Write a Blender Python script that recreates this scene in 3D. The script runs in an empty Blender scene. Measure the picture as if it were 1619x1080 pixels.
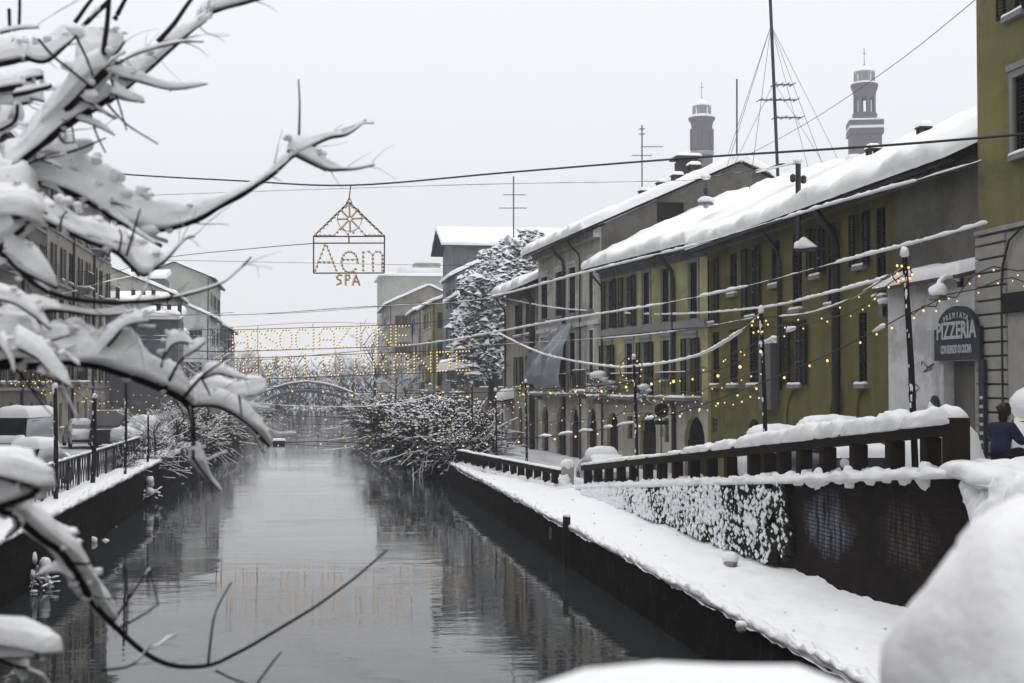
import bpy, math, random
from mathutils import Vector, Matrix, noise
R = math.radians
sc = bpy.context.scene
COL = sc.collection
# ---------------------------------------------------------------- camera
EYE = 4.8
F = 1619 * 50 / 36.0
YAW, PIT = R(8.24), R(1.83)
cd = bpy.data.cameras.new('camera'); cam = bpy.data.objects.new('camera', cd); COL.objects.link(cam)
cam.location = (0, 0, EYE); cam.rotation_euler = (R(90) + PIT, 0, -YAW)
cd.lens = 50; cd.sensor_width = 36; cd.clip_start = .05; cd.clip_end = 3000
cd.dof.use_dof = True; cd.dof.focus_distance = 42; cd.dof.aperture_fstop = 3.4
sc.camera = cam
# ---------------------------------------------------------------- overcast sky
w = bpy.data.worlds.new('World'); sc.world = w; w.use_nodes = True
nt = w.node_tree; nt.nodes.clear()
sky = nt.nodes.new('ShaderNodeTexSky'); sky.sky_type = 'NISHITA'; sky.sun_disc = False
sky.sun_elevation = R(60); sky.sun_rotation = R(200)
mx = nt.nodes.new('ShaderNodeMix'); mx.data_type = 'RGBA'; mx.inputs[0].default_value = .93
mx.inputs[7].default_value = (10.15, 10.2, 10.45, 1)          # the even cloud layer in front of the clear sky
bg = nt.nodes.new('ShaderNodeBackground'); bg.inputs[1].default_value = .1
wo = nt.nodes.new('ShaderNodeOutputWorld')
nt.links.new(sky.outputs[0], mx.inputs[6]); nt.links.new(mx.outputs[2], bg.inputs[0]); nt.links.new(bg.outputs[0], wo.inputs[0])
sl = bpy.data.lights.new('sun', 'SUN'); sl.energy = 1.2; sl.angle = R(75); sl.color = (1, .98, .95)
so = bpy.data.objects.new('sun', sl); COL.objects.link(so)
so.rotation_euler = (R(-5), 0, R(-12))
sc.view_settings.view_transform = 'Standard'; sc.view_settings.look = 'None'
sc.view_settings.exposure = .13; sc.view_settings.gamma = 1; sc.view_settings.use_curve_mapping = False

# ---------------------------------------------------------------- helpers
FW = Vector((math.sin(YAW) * math.cos(PIT), math.cos(YAW) * math.cos(PIT), math.sin(PIT)))
RT = Vector((math.cos(YAW), -math.sin(YAW), 0)); UP = RT.cross(FW)
CAM = Vector((0, 0, EYE))
def ray(px, py): return FW + RT * ((px - 809.5) / F) + UP * ((540 - py) / F)
def at(px, py, Y): d = ray(px, py); return CAM + d * (Y / d.y)
def nz(x, y=0, z=0, s=1.0): return noise.noise(Vector((x * s, y * s, z * s)))

class MB:
    def __init__(s): s.v = []; s.f = []; s.m = []
    def add(s, vs, fs, mi=0):
        b = len(s.v); s.v += [tuple(p) for p in vs]
        for f in fs: s.f.append([b + i for i in f]); s.m.append(mi)
    def quad(s, a, b, c, d, mi=0): s.add([a, b, c, d], [(0, 1, 2, 3)], mi)
    def obox(s, c, ax, ay, az, mi=0):
        c = Vector(c); ax = Vector(ax); ay = Vector(ay); az = Vector(az)
        vs = [c + ax * i + ay * j + az * k for k in (-1, 1) for j in (-1, 1) for i in (-1, 1)]
        s.add(vs, [(0, 2, 3, 1), (4, 5, 7, 6), (0, 1, 5, 4), (2, 6, 7, 3), (0, 4, 6, 2), (1, 3, 7, 5)], mi)
    def box(s, x0, x1, y0, y1, z0, z1, mi=0):
        s.obox(((x0 + x1) / 2, (y0 + y1) / 2, (z0 + z1) / 2), ((x1 - x0) / 2, 0, 0), (0, (y1 - y0) / 2, 0), (0, 0, (z1 - z0) / 2), mi)
    def tube(s, pts, rad, n=6, mi=0, cap=True):
        pts = [Vector(p) for p in pts]; N = len(pts); rings = []
        if not isinstance(rad, (list, tuple)): rad = [rad] * N
        for i, p in enumerate(pts):
            t = (pts[min(i + 1, N - 1)] - pts[max(i - 1, 0)])
            if t.length < 1e-9: t = Vector((0, 0, 1))
            t.normalize(); h = Vector((0, 0, 1)) if abs(t.z) < .9 else Vector((1, 0, 0))
            a = t.cross(h).normalized(); b = a.cross(t)
            rings.append([p + (a * math.cos(q) + b * math.sin(q)) * rad[i] for q in [2 * math.pi * k / n for k in range(n)]])
        vs = [q for r in rings for q in r]
        fs = [(i * n + k, i * n + (k + 1) % n, (i + 1) * n + (k + 1) % n, (i + 1) * n + k) for i in range(N - 1) for k in range(n)]
        if cap: fs += [tuple(range(n))[::-1], tuple(range((N - 1) * n, N * n))]
        s.add(vs, fs, mi)
    def drift(s, pts, wid, hei, n=8, mi=0, lump=.3, sc_=3.0, seed=0, lift=0.0, sq=.62, q0=-.35):
        """snow lying along a line: flat-bottomed loaf section, uneven"""
        pts = [Vector(p) for p in pts]; N = len(pts); vs = []
        if not isinstance(wid, (list, tuple)): wid = [wid] * N
        if not isinstance(hei, (list, tuple)): hei = [hei] * N
        for i, p in enumerate(pts):
            t = (pts[min(i + 1, N - 1)] - pts[max(i - 1, 0)]); t.z = 0
            if t.length < 1e-6: t = Vector((0, 1, 0))
            t.normalize(); a = Vector((t.y, -t.x, 0))
            for k in range(n):
                q = q0 + (math.pi - 2 * q0) * k / (n - 1)
                g = 1 + lump * nz(p.x + seed, p.y + k * .13, p.z + k * .21, sc_)
                g2 = 1 + lump * 1.3 * nz(p.x * 1.7 - seed, p.y * 1.7, p.z * 1.7, sc_) + lump * .45 * nz(p.x + k * .07, p.y - seed, p.z + k * .05, sc_ * 4.3)
                zz = math.sin(q); zz = zz ** sq if zz > 0 else zz * .35; cq = math.cos(q); cq = math.copysign(abs(cq) ** sq, cq)
                vs.append(p + a * cq * wid[i] * g + Vector((0, 0, zz * hei[i] * g2 * g + lift)))
        fs = [(i * n + k, (i + 1) * n + k, (i + 1) * n + (k + 1) % n, i * n + (k + 1) % n) for i in range(N - 1) for k in range(n)]
        fs += [tuple(range(n)), tuple(range((N - 1) * n, N * n))[::-1]]
        s.add(vs, fs, mi)
    def blob(s, c, rx, ry, rz, amp=.25, f=1.5, seed=0, nu=12, nv=7, mi=0):
        c = Vector(c); vs = [];
        for j in range(nv + 1):
            th = math.pi * j / nv
            for i in range(nu):
                ph = 2 * math.pi * i / nu
                d = Vector((math.sin(th) * math.cos(ph), math.sin(th) * math.sin(ph), math.cos(th)))
                g = 1 + amp * noise.noise(d * f + Vector((seed * 1.7, seed * .3, -seed)))+ amp*.5 * noise.noise(d * f*2.3 + Vector((seed * .7, seed * 1.3, seed))) + (amp * .22 * noise.noise(d * f * 6 + Vector((seed, seed * .2, -seed))) if nu > 11 else 0)
                vs.append(c + Vector((d.x * rx, d.y * ry, d.z * rz)) * g)
        fs = [(j * nu + i, (j + 1) * nu + i, (j + 1) * nu + (i + 1) % nu, j * nu + (i + 1) % nu) for j in range(nv) for i in range(nu)]
        s.add(vs, fs, mi)
    def lathe(s, c, prof, n=16, mi=0, sq=False):
        c = Vector(c); vs = []; off = math.pi / n if n <= 8 else 0
        for r, z in prof:
            for i in range(n):
                q = 2 * math.pi * i / n + off
                vs.append(c + Vector((r * math.cos(q), r * math.sin(q), z)))
        L = len(prof)
        fs = [(j * n + i, j * n + (i + 1) % n, (j + 1) * n + (i + 1) % n, (j + 1) * n + i) for j in range(L - 1) for i in range(n)]
        fs += [tuple(range(n))[::-1], tuple(range((L - 1) * n, L * n))]
        s.add(vs, fs, mi)
    def sheet(s, O, U, V, T, edge=.25, nu=20, nv=6, amp=.25, fr=.8, seed=0, wob=.05, mi=0, Nn=None, under=True):
        """snow blanket on a parallelogram, rounded at its edges"""
        O = Vector(O); U = Vector(U); V = Vector(V); N = Nn or U.cross(V).normalized()
        LU, LV = U.length, V.length; uu = U / LU; vv = V / LV
        def ax(L, n):
            e = min(edge, L * .45); a = [0, .1 * e, .3 * e, .6 * e]
            k = max(2, n); mid = [e + (L - 2 * e) * i / k for i in range(k + 1)]
            return a + mid + [L - q for q in a[::-1]]
        us, vs_ = ax(LU, nu), ax(LV, nv); P = []
        for a in us:
            for b in vs_:
                e = min(a, LU - a, b, LV - b) / edge; e = min(1, e)
                pr = math.sqrt(max(0, 1 - (1 - e) ** 2))
                p = O + uu * a + vv * b
                t = T * pr * (1 + amp * nz(p.x + seed, p.y, p.z, fr) + amp * .5 * nz(p.x, p.y + seed, p.z, fr * 3.1))
                k1, k2 = nz(p.x, p.y + seed * 3, p.z, 1.3) * wob, nz(p.x + 7, p.y, p.z + seed, 1.9) * wob
                k = 1 - e
                P.append(p + N * max(t, 0) + (uu * k1 + vv * k2) * k)
        n = len(vs_); m = len(us)
        fs = [(i * n + j, (i + 1) * n + j, (i + 1) * n + j + 1, i * n + j + 1) for i in range(m - 1) for j in range(n - 1)]
        s.add(P, fs, mi)
        if under: s.add([O, O + U, O + U + V, O + V], [(3, 2, 1, 0)], mi)
    def build(s, name, mats, parent=None, smooth=False, local=False):
        me = bpy.data.meshes.new(name); me.from_pydata(s.v, [], s.f)
        if not isinstance(mats, (list, tuple)): mats = [mats]
        for m in mats: me.materials.append(m)
        if len(mats) > 1: me.polygons.foreach_set('material_index', s.m)
        if smooth: me.polygons.foreach_set('use_smooth', [True] * len(me.polygons))
        me.update()
        return link(name, me, parent, local)
def link(name, me, parent=None, local=False):
    o = bpy.data.objects.new(name, me); COL.objects.link(o)
    if parent:
        o.parent = parent
        if not local:
            t = Vector(); p = parent
            while p: t += Vector(p.location); p = p.parent
            o.location = -t
    return o
USED = {}
def tag(o, label, cat, group=None, kind=None):
    o['label'] = label; o['category'] = cat
    if group: o['group'] = group
    if kind: o['kind'] = kind
    return o
def thing(name, label, cat, loc=(0, 0, 0), group=None, rz=0):
    o = bpy.data.objects.new(name, None); COL.objects.link(o); o.location = loc; o.rotation_euler[2] = rz
    o.empty_display_size = .2
    return tag(o, label, cat, group)
def struct(o): o['kind'] = 'structure'; return o
def stuff(o): o['kind'] = 'stuff'; return o
def kids(o): return [c for c in o.children]
def dup(o, parent=None):
    c = o.copy(); COL.objects.link(c)
    if parent: c.parent = parent
    for k in kids(o): dup(k, c)
    return c
def smoothpath(pts, k=4):
    """Catmull-Rom through points (tuples of any length)"""
    P = [tuple(p) for p in pts]; P = [P[0]] + P + [P[-1]]; out = []
    for i in range(1, len(P) - 2):
        a, b, c, d = P[i - 1:i + 3]
        for j in range(k):
            t = j / k
            out.append(tuple(.5 * (2 * b[q] + (c[q] - a[q]) * t + (2 * a[q] - 5 * b[q] + 4 * c[q] - d[q]) * t * t + (3 * b[q] - a[q] - 3 * c[q] + d[q]) * t ** 3) for q in range(len(b))))
    out.append(P[-2]); return out

# ---------------------------------------------------------------- materials
def mat(name, col, rough=.8, spec=.3, metal=0):
    m = bpy.data.materials.new(name); m.use_nodes = True
    b = m.node_tree.nodes['Principled BSDF']
    b.inputs['Base Color'].default_value = (*col, 1); b.inputs['Roughness'].default_value = rough
    b.inputs['Specular IOR Level'].default_value = spec; b.inputs['Metallic'].default_value = metal
    return m
def N_(m, t, **kw):
    n = m.node_tree.nodes.new(t)
    for k, v in kw.items(): setattr(n, k, v)
    return n
def L_(m, a, b): m.node_tree.links.new(a, b)
def tex(m, scale=1, stretch=(1, 1, 1), detail=6, rough=.6):
    c = N_(m, 'ShaderNodeTexCoord'); mp = N_(m, 'ShaderNodeMapping'); n = N_(m, 'ShaderNodeTexNoise')
    mp.inputs['Scale'].default_value = stretch; n.inputs['Scale'].default_value = scale
    n.inputs['Detail'].default_value = detail; n.inputs['Roughness'].default_value = rough
    L_(m, c.outputs['Object'], mp.inputs[0]); L_(m, mp.outputs[0], n.inputs['Vector']); return n
def mixc(m, fac, a, b, mode='MIX'):
    x = N_(m, 'ShaderNodeMix', data_type='RGBA', blend_type=mode)
    if hasattr(fac, 'links'): L_(m, fac, x.inputs[0])
    else: x.inputs[0].default_value = fac
    for i, q in ((6, a), (7, b)):
        if hasattr(q, 'links'): L_(m, q, x.inputs[i])
        else: x.inputs[i].default_value = (*q, 1)
    return x.outputs[2]
def ramp(m, src, lo, hi):
    r = N_(m, 'ShaderNodeMapRange'); L_(m, src, r.inputs[0]); r.inputs[1].default_value = lo; r.inputs[2].default_value = hi
    return r.outputs[0]
def bump(m, src, st=.3, d=.02, prev=None):
    b = N_(m, 'ShaderNodeBump'); b.inputs['Strength'].default_value = st; b.inputs['Distance'].default_value = d
    L_(m, src, b.inputs['Height'])
    if prev: L_(m, prev, b.inputs['Normal'])
    return b.outputs[0]
def BS(m): return m.node_tree.nodes['Principled BSDF']
def varied(name, col, col2, scale=2, stretch=(1, 1, 1), rough=.85, bs=.3, bd=.01, fscale=40, lo=.3, hi=.7, spec=.25):
    m = mat(name, col, rough, spec); n = tex(m, scale, stretch); f = tex(m, fscale, (1, 1, 1), 4)
    c = mixc(m, ramp(m, n.outputs['Fac'], lo, hi), col, col2)
    c = mixc(m, .25, c, mixc(m, f.outputs['Fac'], tuple(q * .5 for q in col), tuple(q * 1.5 for q in col)))
    L_(m, c, BS(m).inputs['Base Color']); L_(m, bump(m, f.outputs['Fac'], bs, bd), BS(m).inputs['Normal']); return m
def plaster(name, col, stain=.55, dirt=.6):
    m = mat(name, col, .92, .15)
    a = tex(m, .55, (1, 1, 1), 7, .65); b = tex(m, 1.6, (1, 1, .12), 5, .6); f = tex(m, 30, (1, 1, 1), 4)
    dk = tuple(q * stain for q in col); lt = tuple(min(1, q * 1.28) for q in col); d_ = tex(m, .23, (1, 1, 1.6), 8, .7); e_ = tex(m, 5, (1, 1, .5), 6, .7)
    c = mixc(m, ramp(m, a.outputs['Fac'], .35, .68), lt, col)
    c = mixc(m, ramp(m, d_.outputs['Fac'], .50, .56), c, mixc(m, .55, c, dk)); c = mixc(m, ramp(m, e_.outputs['Fac'], .55, .7), c, mixc(m, .5, c, dk)); c = mixc(m, ramp(m, b.outputs['Fac'], .48, .72), c, mixc(m, dirt, c, dk))
    L_(m, c, BS(m).inputs['Base Color']); L_(m, bump(m, f.outputs['Fac'], .25, .01), BS(m).inputs['Normal']); return m
M = {}
def snowmat(name, col, d=.08, big=3.0):
    m = mat(name, col, .75, .2)
    a = tex(m, big, (1, 1, 1), 8, .62); f = tex(m, 55, (1, 1, 1), 3)
    b = bump(m, a.outputs['Fac'], .55, d); L_(m, bump(m, f.outputs['Fac'], .3, .006, b), BS(m).inputs['Normal']); return m
M['snow'] = snowmat('snow', (.87, .875, .895))
M['snowfine'] = snowmat('snow_on_twigs', (.86, .865, .89), .012, 22)
m = M['street'] = snowmat('trodden_snow', (.7, .71, .74), .08, 1.5)
n1 = tex(m, .8, (1, .12, 1), 6); L_(m, mixc(m, ramp(m, n1.outputs['Fac'], .4, .7), (.74, .75, .78), (.42, .42, .44)), BS(m).inputs['Base Color'])
M['olive'] = plaster('olive_plaster', (.122, .116, .042), .6, .6)
M['olive2'] = plaster('ochre_green_plaster', (.160, .154, .064), .65, .6)
M['yellow'] = plaster('yellow_plaster', (.36, .345, .165), .58, .65)
M['grey'] = plaster('grey_plaster', (.39, .375, .325), .5, .8)
M['cream'] = plaster('cream_plaster', (.40, .38, .32), .6, .7)
M['dgrey'] = plaster('dark_grey_render', (.12, .115, .10), .6, .6)
M['bluegrey'] = plaster('slate_grey_plaster', (.15, .155, .17), .6, .6)
M['white'] = plaster('white_plaster', (.52, .52, .52), .55, .6)
M['pale'] = plaster('pale_green_plaster', (.33, .34, .30), .8, .3)
M['beige'] = plaster('beige_plaster', (.26, .24, .20), .55, .7)
M['stone'] = varied('grey_stone', (.34, .33, .30), (.25, .245, .225), 3)
M['trim'] = varied('stone_trim', (.26, .26, .27), (.18, .18, .19), 3)
M['shutter'] = varied('dark_shutter', (.014, .013, .016), (.024, .022, .025), 6, rough=.7, spec=.12)
M['shutterb'] = varied('brown_shutter', (.028, .021, .016), (.018, .014, .012), 6, rough=.7, spec=.12)
M['frame'] = varied('window_frame', (.16, .16, .17), (.10, .10, .11), 8)
M['iron'] = varied('black_iron', (.012, .012, .014), (.03, .026, .022), 9, rough=.5, spec=.4)
M['wood'] = varied('dark_wet_wood', (.016, .012, .009), (.032, .025, .018), 5, (6, 6, .6), spec=.1)
M['concrete'] = varied('dark_wet_concrete', (.024, .018, .013), (.011, .009, .007), 3, (1, 1, 1), bs=.5, bd=.02, spec=.08)
M['bark'] = varied('wet_bark', (.010, .009, .011), (.024, .021, .022), 14, (1, 1, 1), bs=.8, bd=.004, fscale=120)
M['twig'] = varied('grey_twigs', (.030, .027, .028), (.016, .014, .016), 14, spec=.08)
M['leaf'] = varied('evergreen_leaf', (.028, .042, .028), (.045, .06, .035), 3)
M['ivy'] = varied('dark_ivy', (.014, .018, .010), (.028, .032, .018), 4)
M['tile'] = varied('clay_roof_tiles', (.13, .075, .05), (.08, .05, .04), 4)
M['soffit'] = varied('dark_eaves_wood', (.014, .013, .013), (.024, .021, .02), 4, spec=.1)
M['metal'] = varied('zinc_grey_metal', (.09, .09, .10), (.14, .14, .15), 4, rough=.5, spec=.5)
M['pipe'] = varied('dark_copper_pipe', (.020, .018, .020), (.035, .03, .03), 4, rough=.5, spec=.5)
M['cable'] = mat('black_cable', (.02, .02, .022), .6)
M['chim'] = varied('dark_chimney_brick', (.06, .052, .045), (.03, .027, .025), 5)
M['towerbrick'] = varied('tower_brick', (.085, .075, .085), (.12, .105, .11), 1.5)
M['black'] = mat('black_rubber', (.012, .012, .012), .7)
M['inside'] = mat('dark_interior', (.012, .011, .011), .9)
M['gold'] = mat('gilt_rod', (.55, .38, .08), .45, .5)
m = M['glass'] = mat('window_glass', (.012, .013, .017), .08, .5)
m = M['curtain'] = varied('grey_curtain_behind_glass', (.065, .065, .075), (.03, .03, .036), 3, (3, 3, .3), rough=.15, spec=.5)
m = M['bulb'] = mat('lit_bulb', (.9, .6, .2), .4)
BS(m).inputs['Emission Color'].default_value = (1, .66, .14, 1); BS(m).inputs['Emission Strength'].default_value = 1.1
m.cycles.emission_sampling = 'NONE'
m = M['bulbdim'] = mat('amber_bulb', (.42, .26, .07), .3)
BS(m).inputs['Emission Color'].default_value = (1, .66, .2, 1); BS(m).inputs['Emission Strength'].default_value = .38
m.cycles.emission_sampling = 'NONE'
# brick of the retaining walls
m = M['brick'] = mat('old_dark_brick', (.03, .02, .017), .95, .06)
tc = N_(m, 'ShaderNodeTexCoord'); mp = N_(m, 'ShaderNodeMapping'); mp.inputs['Rotation'].default_value = (R(90), 0, R(90))
sx = N_(m, 'ShaderNodeSeparateXYZ'); cx = N_(m, 'ShaderNodeCombineXYZ')
L_(m, tc.outputs['Object'], sx.inputs[0]); ad = N_(m, 'ShaderNodeMath', operation='ADD')
L_(m, sx.outputs[0], ad.inputs[0]); L_(m, sx.outputs[1], ad.inputs[1]); L_(m, ad.outputs[0], cx.inputs[0]); L_(m, sx.outputs[2], cx.inputs[1])
br = N_(m, 'ShaderNodeTexBrick'); br.inputs['Scale'].default_value = 1; br.inputs['Brick Width'].default_value = .25; br.inputs['Row Height'].default_value = .075
br.inputs['Mortar Size'].default_value = .008; br.inputs['Color1'].default_value = (.030, .019, .015, 1); br.inputs['Color2'].default_value = (.014, .011, .010, 1); br.inputs['Mortar'].default_value = (.012, .011, .011, 1)
L_(m, cx.outputs[0], br.inputs['Vector']); nn = tex(m, 1.2, (1, 1, 1), 7)
cb = mixc(m, ramp(m, nn.outputs['Fac'], .4, .72), br.outputs['Color'], (.010, .009, .010))
# worn pale paint patch on the bricks (old graffiti), a stain with its own outline
gx = N_(m, 'ShaderNodeVectorMath', operation='DISTANCE'); mp2 = N_(m, 'ShaderNodeMapping'); mp2.inputs['Scale'].default_value = (.0, .62, 1.25)
L_(m, tc.outputs['Object'], mp2.inputs[0]); L_(m, mp2.outputs[0], gx.inputs[0]); gx.inputs[1].default_value = (0, 25.4 * .62, 2.25 * 1.25)
gn = tex(m, 2.6, (1, 1, 1), 5); g1 = N_(m, 'ShaderNodeMath', operation='MULTIPLY_ADD'); L_(m, gn.outputs['Fac'], g1.inputs[0]); g1.inputs[1].default_value = .9; L_(m, gx.outputs['Value'], g1.inputs[2])
gm = ramp(m, g1.outputs[0], 1.28, .92); gm2 = N_(m, 'ShaderNodeMath', operation='MULTIPLY'); L_(m, gm, gm2.inputs[0])
iv = N_(m, 'ShaderNodeMath', operation='SUBTRACT'); iv.inputs[0].default_value = 1; L_(m, br.outputs['Fac'], iv.inputs[1])
gs = tex(m, 6, (1, 1.6, .35), 5); g3 = N_(m, 'ShaderNodeMath', operation='MULTIPLY'); L_(m, ramp(m, gs.outputs['Fac'], .38, .62), g3.inputs[0]); L_(m, iv.outputs[0], g3.inputs[1]); L_(m, g3.outputs[0], gm2.inputs[1])
cb = mixc(m, gm2.outputs[0], cb, (.16, .17, .22))
gx2 = N_(m, 'ShaderNodeVectorMath', operation='DISTANCE'); L_(m, mp2.outputs[0], gx2.inputs[0]); gx2.inputs[1].default_value = (0, 21.9 * .62, 2.35 * 1.25); g4 = N_(m, 'ShaderNodeMath', operation='MULTIPLY_ADD'); L_(m, gn.outputs['Fac'], g4.inputs[0]); g4.inputs[1].default_value = 1.1; L_(m, gx2.outputs['Value'], g4.inputs[2])
g5 = N_(m, 'ShaderNodeMath', operation='MULTIPLY'); L_(m, ramp(m, g4.outputs[0], 1.35, .85), g5.inputs[0]); L_(m, g3.outputs[0], g5.inputs[1]); cb = mixc(m, g5.outputs[0], cb, (.085, .068, .066))
L_(m, cb, BS(m).inputs['Base Color']); L_(m, bump(m, br.outputs['Fac'], .6, .012), BS(m).inputs['Normal'])
BS(m).inputs['Normal'].links[0].from_node.invert = True
m = M['quay'] = varied('dark_wet_quay_brick', (.008, .007, .007), (.020, .015, .012), 2.5, (1, 1, 2.5), bs=.8, bd=.03, fscale=14, rough=.9, spec=.06)
# water
m = M['water'] = mat('canal_water', (.026, .028, .029), .035, .5); BS(m).inputs['IOR'].default_value = 1.333
n1 = tex(m, .30, (1, 2.2, 1), 3, .5); n2 = tex(m, 1.5, (1, 2.6, 1), 3, .55); n3 = tex(m, .07, (.7, 1.6, 1), 2)
ml = N_(m, 'ShaderNodeMath', operation='MULTIPLY'); L_(m, n2.outputs['Fac'], ml.inputs[0]); L_(m, ramp(m, n3.outputs['Fac'], .42, .62), ml.inputs[1])
b1 = bump(m, n1.outputs['Fac'], .040, .25); L_(m, bump(m, ml.outputs[0], .045, .12, b1), BS(m).inputs['Normal'])

# stone blocks of the quay walls
m = M['quay']; tc = N_(m, 'ShaderNodeTexCoord'); sx = N_(m, 'ShaderNodeSeparateXYZ'); cx = N_(m, 'ShaderNodeCombineXYZ'); L_(m, tc.outputs['Object'], sx.inputs[0]); L_(m, sx.outputs[1], cx.inputs[0]); L_(m, sx.outputs[2], cx.inputs[1])
br = N_(m, 'ShaderNodeTexBrick'); br.inputs['Scale'].default_value = 1; br.inputs['Brick Width'].default_value = .62; br.inputs['Row Height'].default_value = .24; br.inputs['Mortar Size'].default_value = .014
br.inputs['Color1'].default_value = (1, .95, .9, 1); br.inputs['Color2'].default_value = (.45, .42, .42, 1); br.inputs['Mortar'].default_value = (.25, .25, .25, 1); L_(m, cx.outputs[0], br.inputs['Vector'])
old = BS(m).inputs['Base Color'].links[0].from_socket; nn = tex(m, 3.5, (1, 1, .5), 7); c2 = mixc(m, 1.0, old, br.outputs['Color'], 'MULTIPLY'); c2 = mixc(m, ramp(m, nn.outputs['Fac'], .58, .72), c2, (.030, .034, .022)); L_(m, c2, BS(m).inputs['Base Color'])
bb = N_(m, 'ShaderNodeBump'); bb.invert = True; bb.inputs['Strength'].default_value = .7; bb.inputs['Distance'].default_value = .02; L_(m, br.outputs['Fac'], bb.inputs['Height']); L_(m, BS(m).inputs['Normal'].links[0].from_socket, bb.inputs['Normal']); L_(m, bb.outputs[0], BS(m).inputs['Normal'])
# ================================================================ SETTING
def zst(y):                                   # street on the right bank: ramps up to the bridge
    if y >= 50: return 1.22
    if y <= 20: return 3.52
    return 1.22 + (50 - y) * (2.30 / 30)
XQ, XR, ZT, XL, ZL = 7.0, 9.6, 1.0, -6.5, 1.4
XQ0 = 7.0
def lin(n, a, b): return [a + (b - a) * i / n for i in range(n + 1)]
def field(name, xs, ys, zf, m, seed=0, amp=.05, fr=.9):
    mb = MB(); vs = []; nx, ny = len(xs), len(ys)
    for x in xs:
        for y in ys: vs.append((x, y, zf(x, y) + amp * nz(x + seed, y, 0, fr) + amp * .5 * nz(x, y + seed, 0, fr * 3)))
    mb.add(vs, [(i * ny + j, (i + 1) * ny + j, (i + 1) * ny + j + 1, i * ny + j + 1) for i in range(nx - 1) for j in range(ny - 1)])
    return struct(mb.build(name, m, smooth=True))
def geo(a, b, n, r=1.0):
    out = [a]; st = [(1 + r) ** i for i in range(n)]; S = sum(st)
    for q in st: out.append(out[-1] + (b - a) * q / S)
    return out
# base ground under everything, to the horizon
mb = MB(); mb.quad((-900, -60, -.9), (900, -60, -.9), (900, 900, -.9), (-900, 900, -.9)); struct(mb.build('ground', M['street']))
mb = MB(); mb.quad((XL - .4, -40, 0), (XQ + .4, -40, 0), (XQ + .4, 520, 0), (XL - .4, 520, 0)); struct(mb.build('canal_water', M['water']))
# left bank
field('left_street', [-300, -80, -40] + lin(8, -30, -9) + [-8.2, -7.6, -7.0], geo(-30, 520, 60, .05), lambda x, y: ZL - .02 if x > -8 else ZL - .1, M['street'], 3, .07)
field('left_bank_snow', lin(8, -7.45, -6.52), geo(-6, 230, 260, .012), lambda x, y: ZL + .16 * math.sqrt(max(0, 1 - max(0, (x + 6.95) / .44) ** 2)) - .02, M['snow'], 4, .05, 1.6)
# right bank: towpath, street
tow = lambda x, y: ZT + .05 + (.09 * math.sqrt(max(0, 1 - max(0, (7.35 - x) / .36) ** 2)) - .05) + max(0, x - 8.9) ** 2 * .16 + (.10 * nz(x, y, 3, .35)) + .022 * nz(x * 1.6, y, 7, 5.5) + .03 * max(0, nz(x, y * .5, 9, 2.4))
field('towpath_snow', [6.92, 6.94, 6.99, 7.06, 7.2, 7.35] + lin(26, 7.45, 9.72), geo(2.4, 66.5, 480, .004), tow, M['snow'], 11, .06, 1.3)
field('right_street', [9.62, 10, 10.5] + lin(6, 11, 16.2), geo(2, 120, 110, .01), lambda x, y: zst(y) + .02 - .0 * x, M['street'], 5, .06)
field('far_right_street', [7.2, 7.6, 8, 8.6, 9.2, 9.62], geo(66, 140, 40, .01), lambda x, y: 1.08, M['street'], 6, .06)
field('right_yard', [16, 17, 30, 80, 300], geo(-30, 520, 40, .03), lambda x, y: min(zst(y), 1.4) - .05, M['street'], 8, .05)
field('far_right_bank', [7.0, 7.1, 7.5, 9, 16.2], geo(119, 520, 40, .02), lambda x, y: 1.06, M['street'], 9, .06)
mb = MB()
mb.drift([(6.99, y, ZT + .06 + .05 * nz(0, y, 3, .35)) for y in geo(2.4, 120, 620, .004)], .065, .085, 8, lump=.75, sc_=2.3, seed=2); mb.drift([(7.06, y, ZT + .03) for y in geo(2.4, 120, 420, .004)], .12, .12, 8, lump=.5, sc_=2.0, seed=9); struct(mb.build('towpath_edge', M['snow'], None, True))
mb = MB(); mb.drift([(XL - .03, y, ZL + .06) for y in geo(-4, 120, 520, .006)], .13, .13, 8, lump=.6, sc_=3.6, seed=6); struct(mb.build('left_quay_edge', M['snow'], None, True))
# quay walls
def wallmesh(name, pts, z0s, z1s, m, seed=0, rows=7, label=None, thick=.4, out=(-1, 0), rough=.04):
    mb = MB(); vs = []; n = len(pts)
    for i, (x, y) in enumerate(pts):
        for j in range(rows + 1):
            z = z0s[i] + (z1s[i] - z0s[i]) * j / rows; d = rough * nz(x + seed, y, z, 1.7) + rough * .6 * nz(x, y + seed, z, 5)
            vs.append((x + out[0] * d, y + out[1] * d, z))
    k = rows + 1
    mb.add(vs, [(i * k + j, (i + 1) * k + j, (i + 1) * k + j + 1, i * k + j + 1) for i in range(n - 1) for j in range(rows)])
    mb.add([(pts[i][0] - out[0] * t, pts[i][1] - out[1] * t, z1s[i] - .005) for i in range(n) for t in (0, thick)], [(2 * i, 2 * i + 1, 2 * i + 3, 2 * i + 2) for i in range(n - 1)])
    return mb.build(name, m)
ys = geo(1, 520, 240, .012)
struct(wallmesh('right_quay_wall', [(XQ, y) for y in ys], [-.9] * 241, [ZT] * 241, M['quay']))
struct(wallmesh('left_quay_wall', [(XL, y) for y in ys], [-.9] * 241, [ZL] * 241, M['quay'], 5, out=(1, 0)))
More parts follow.
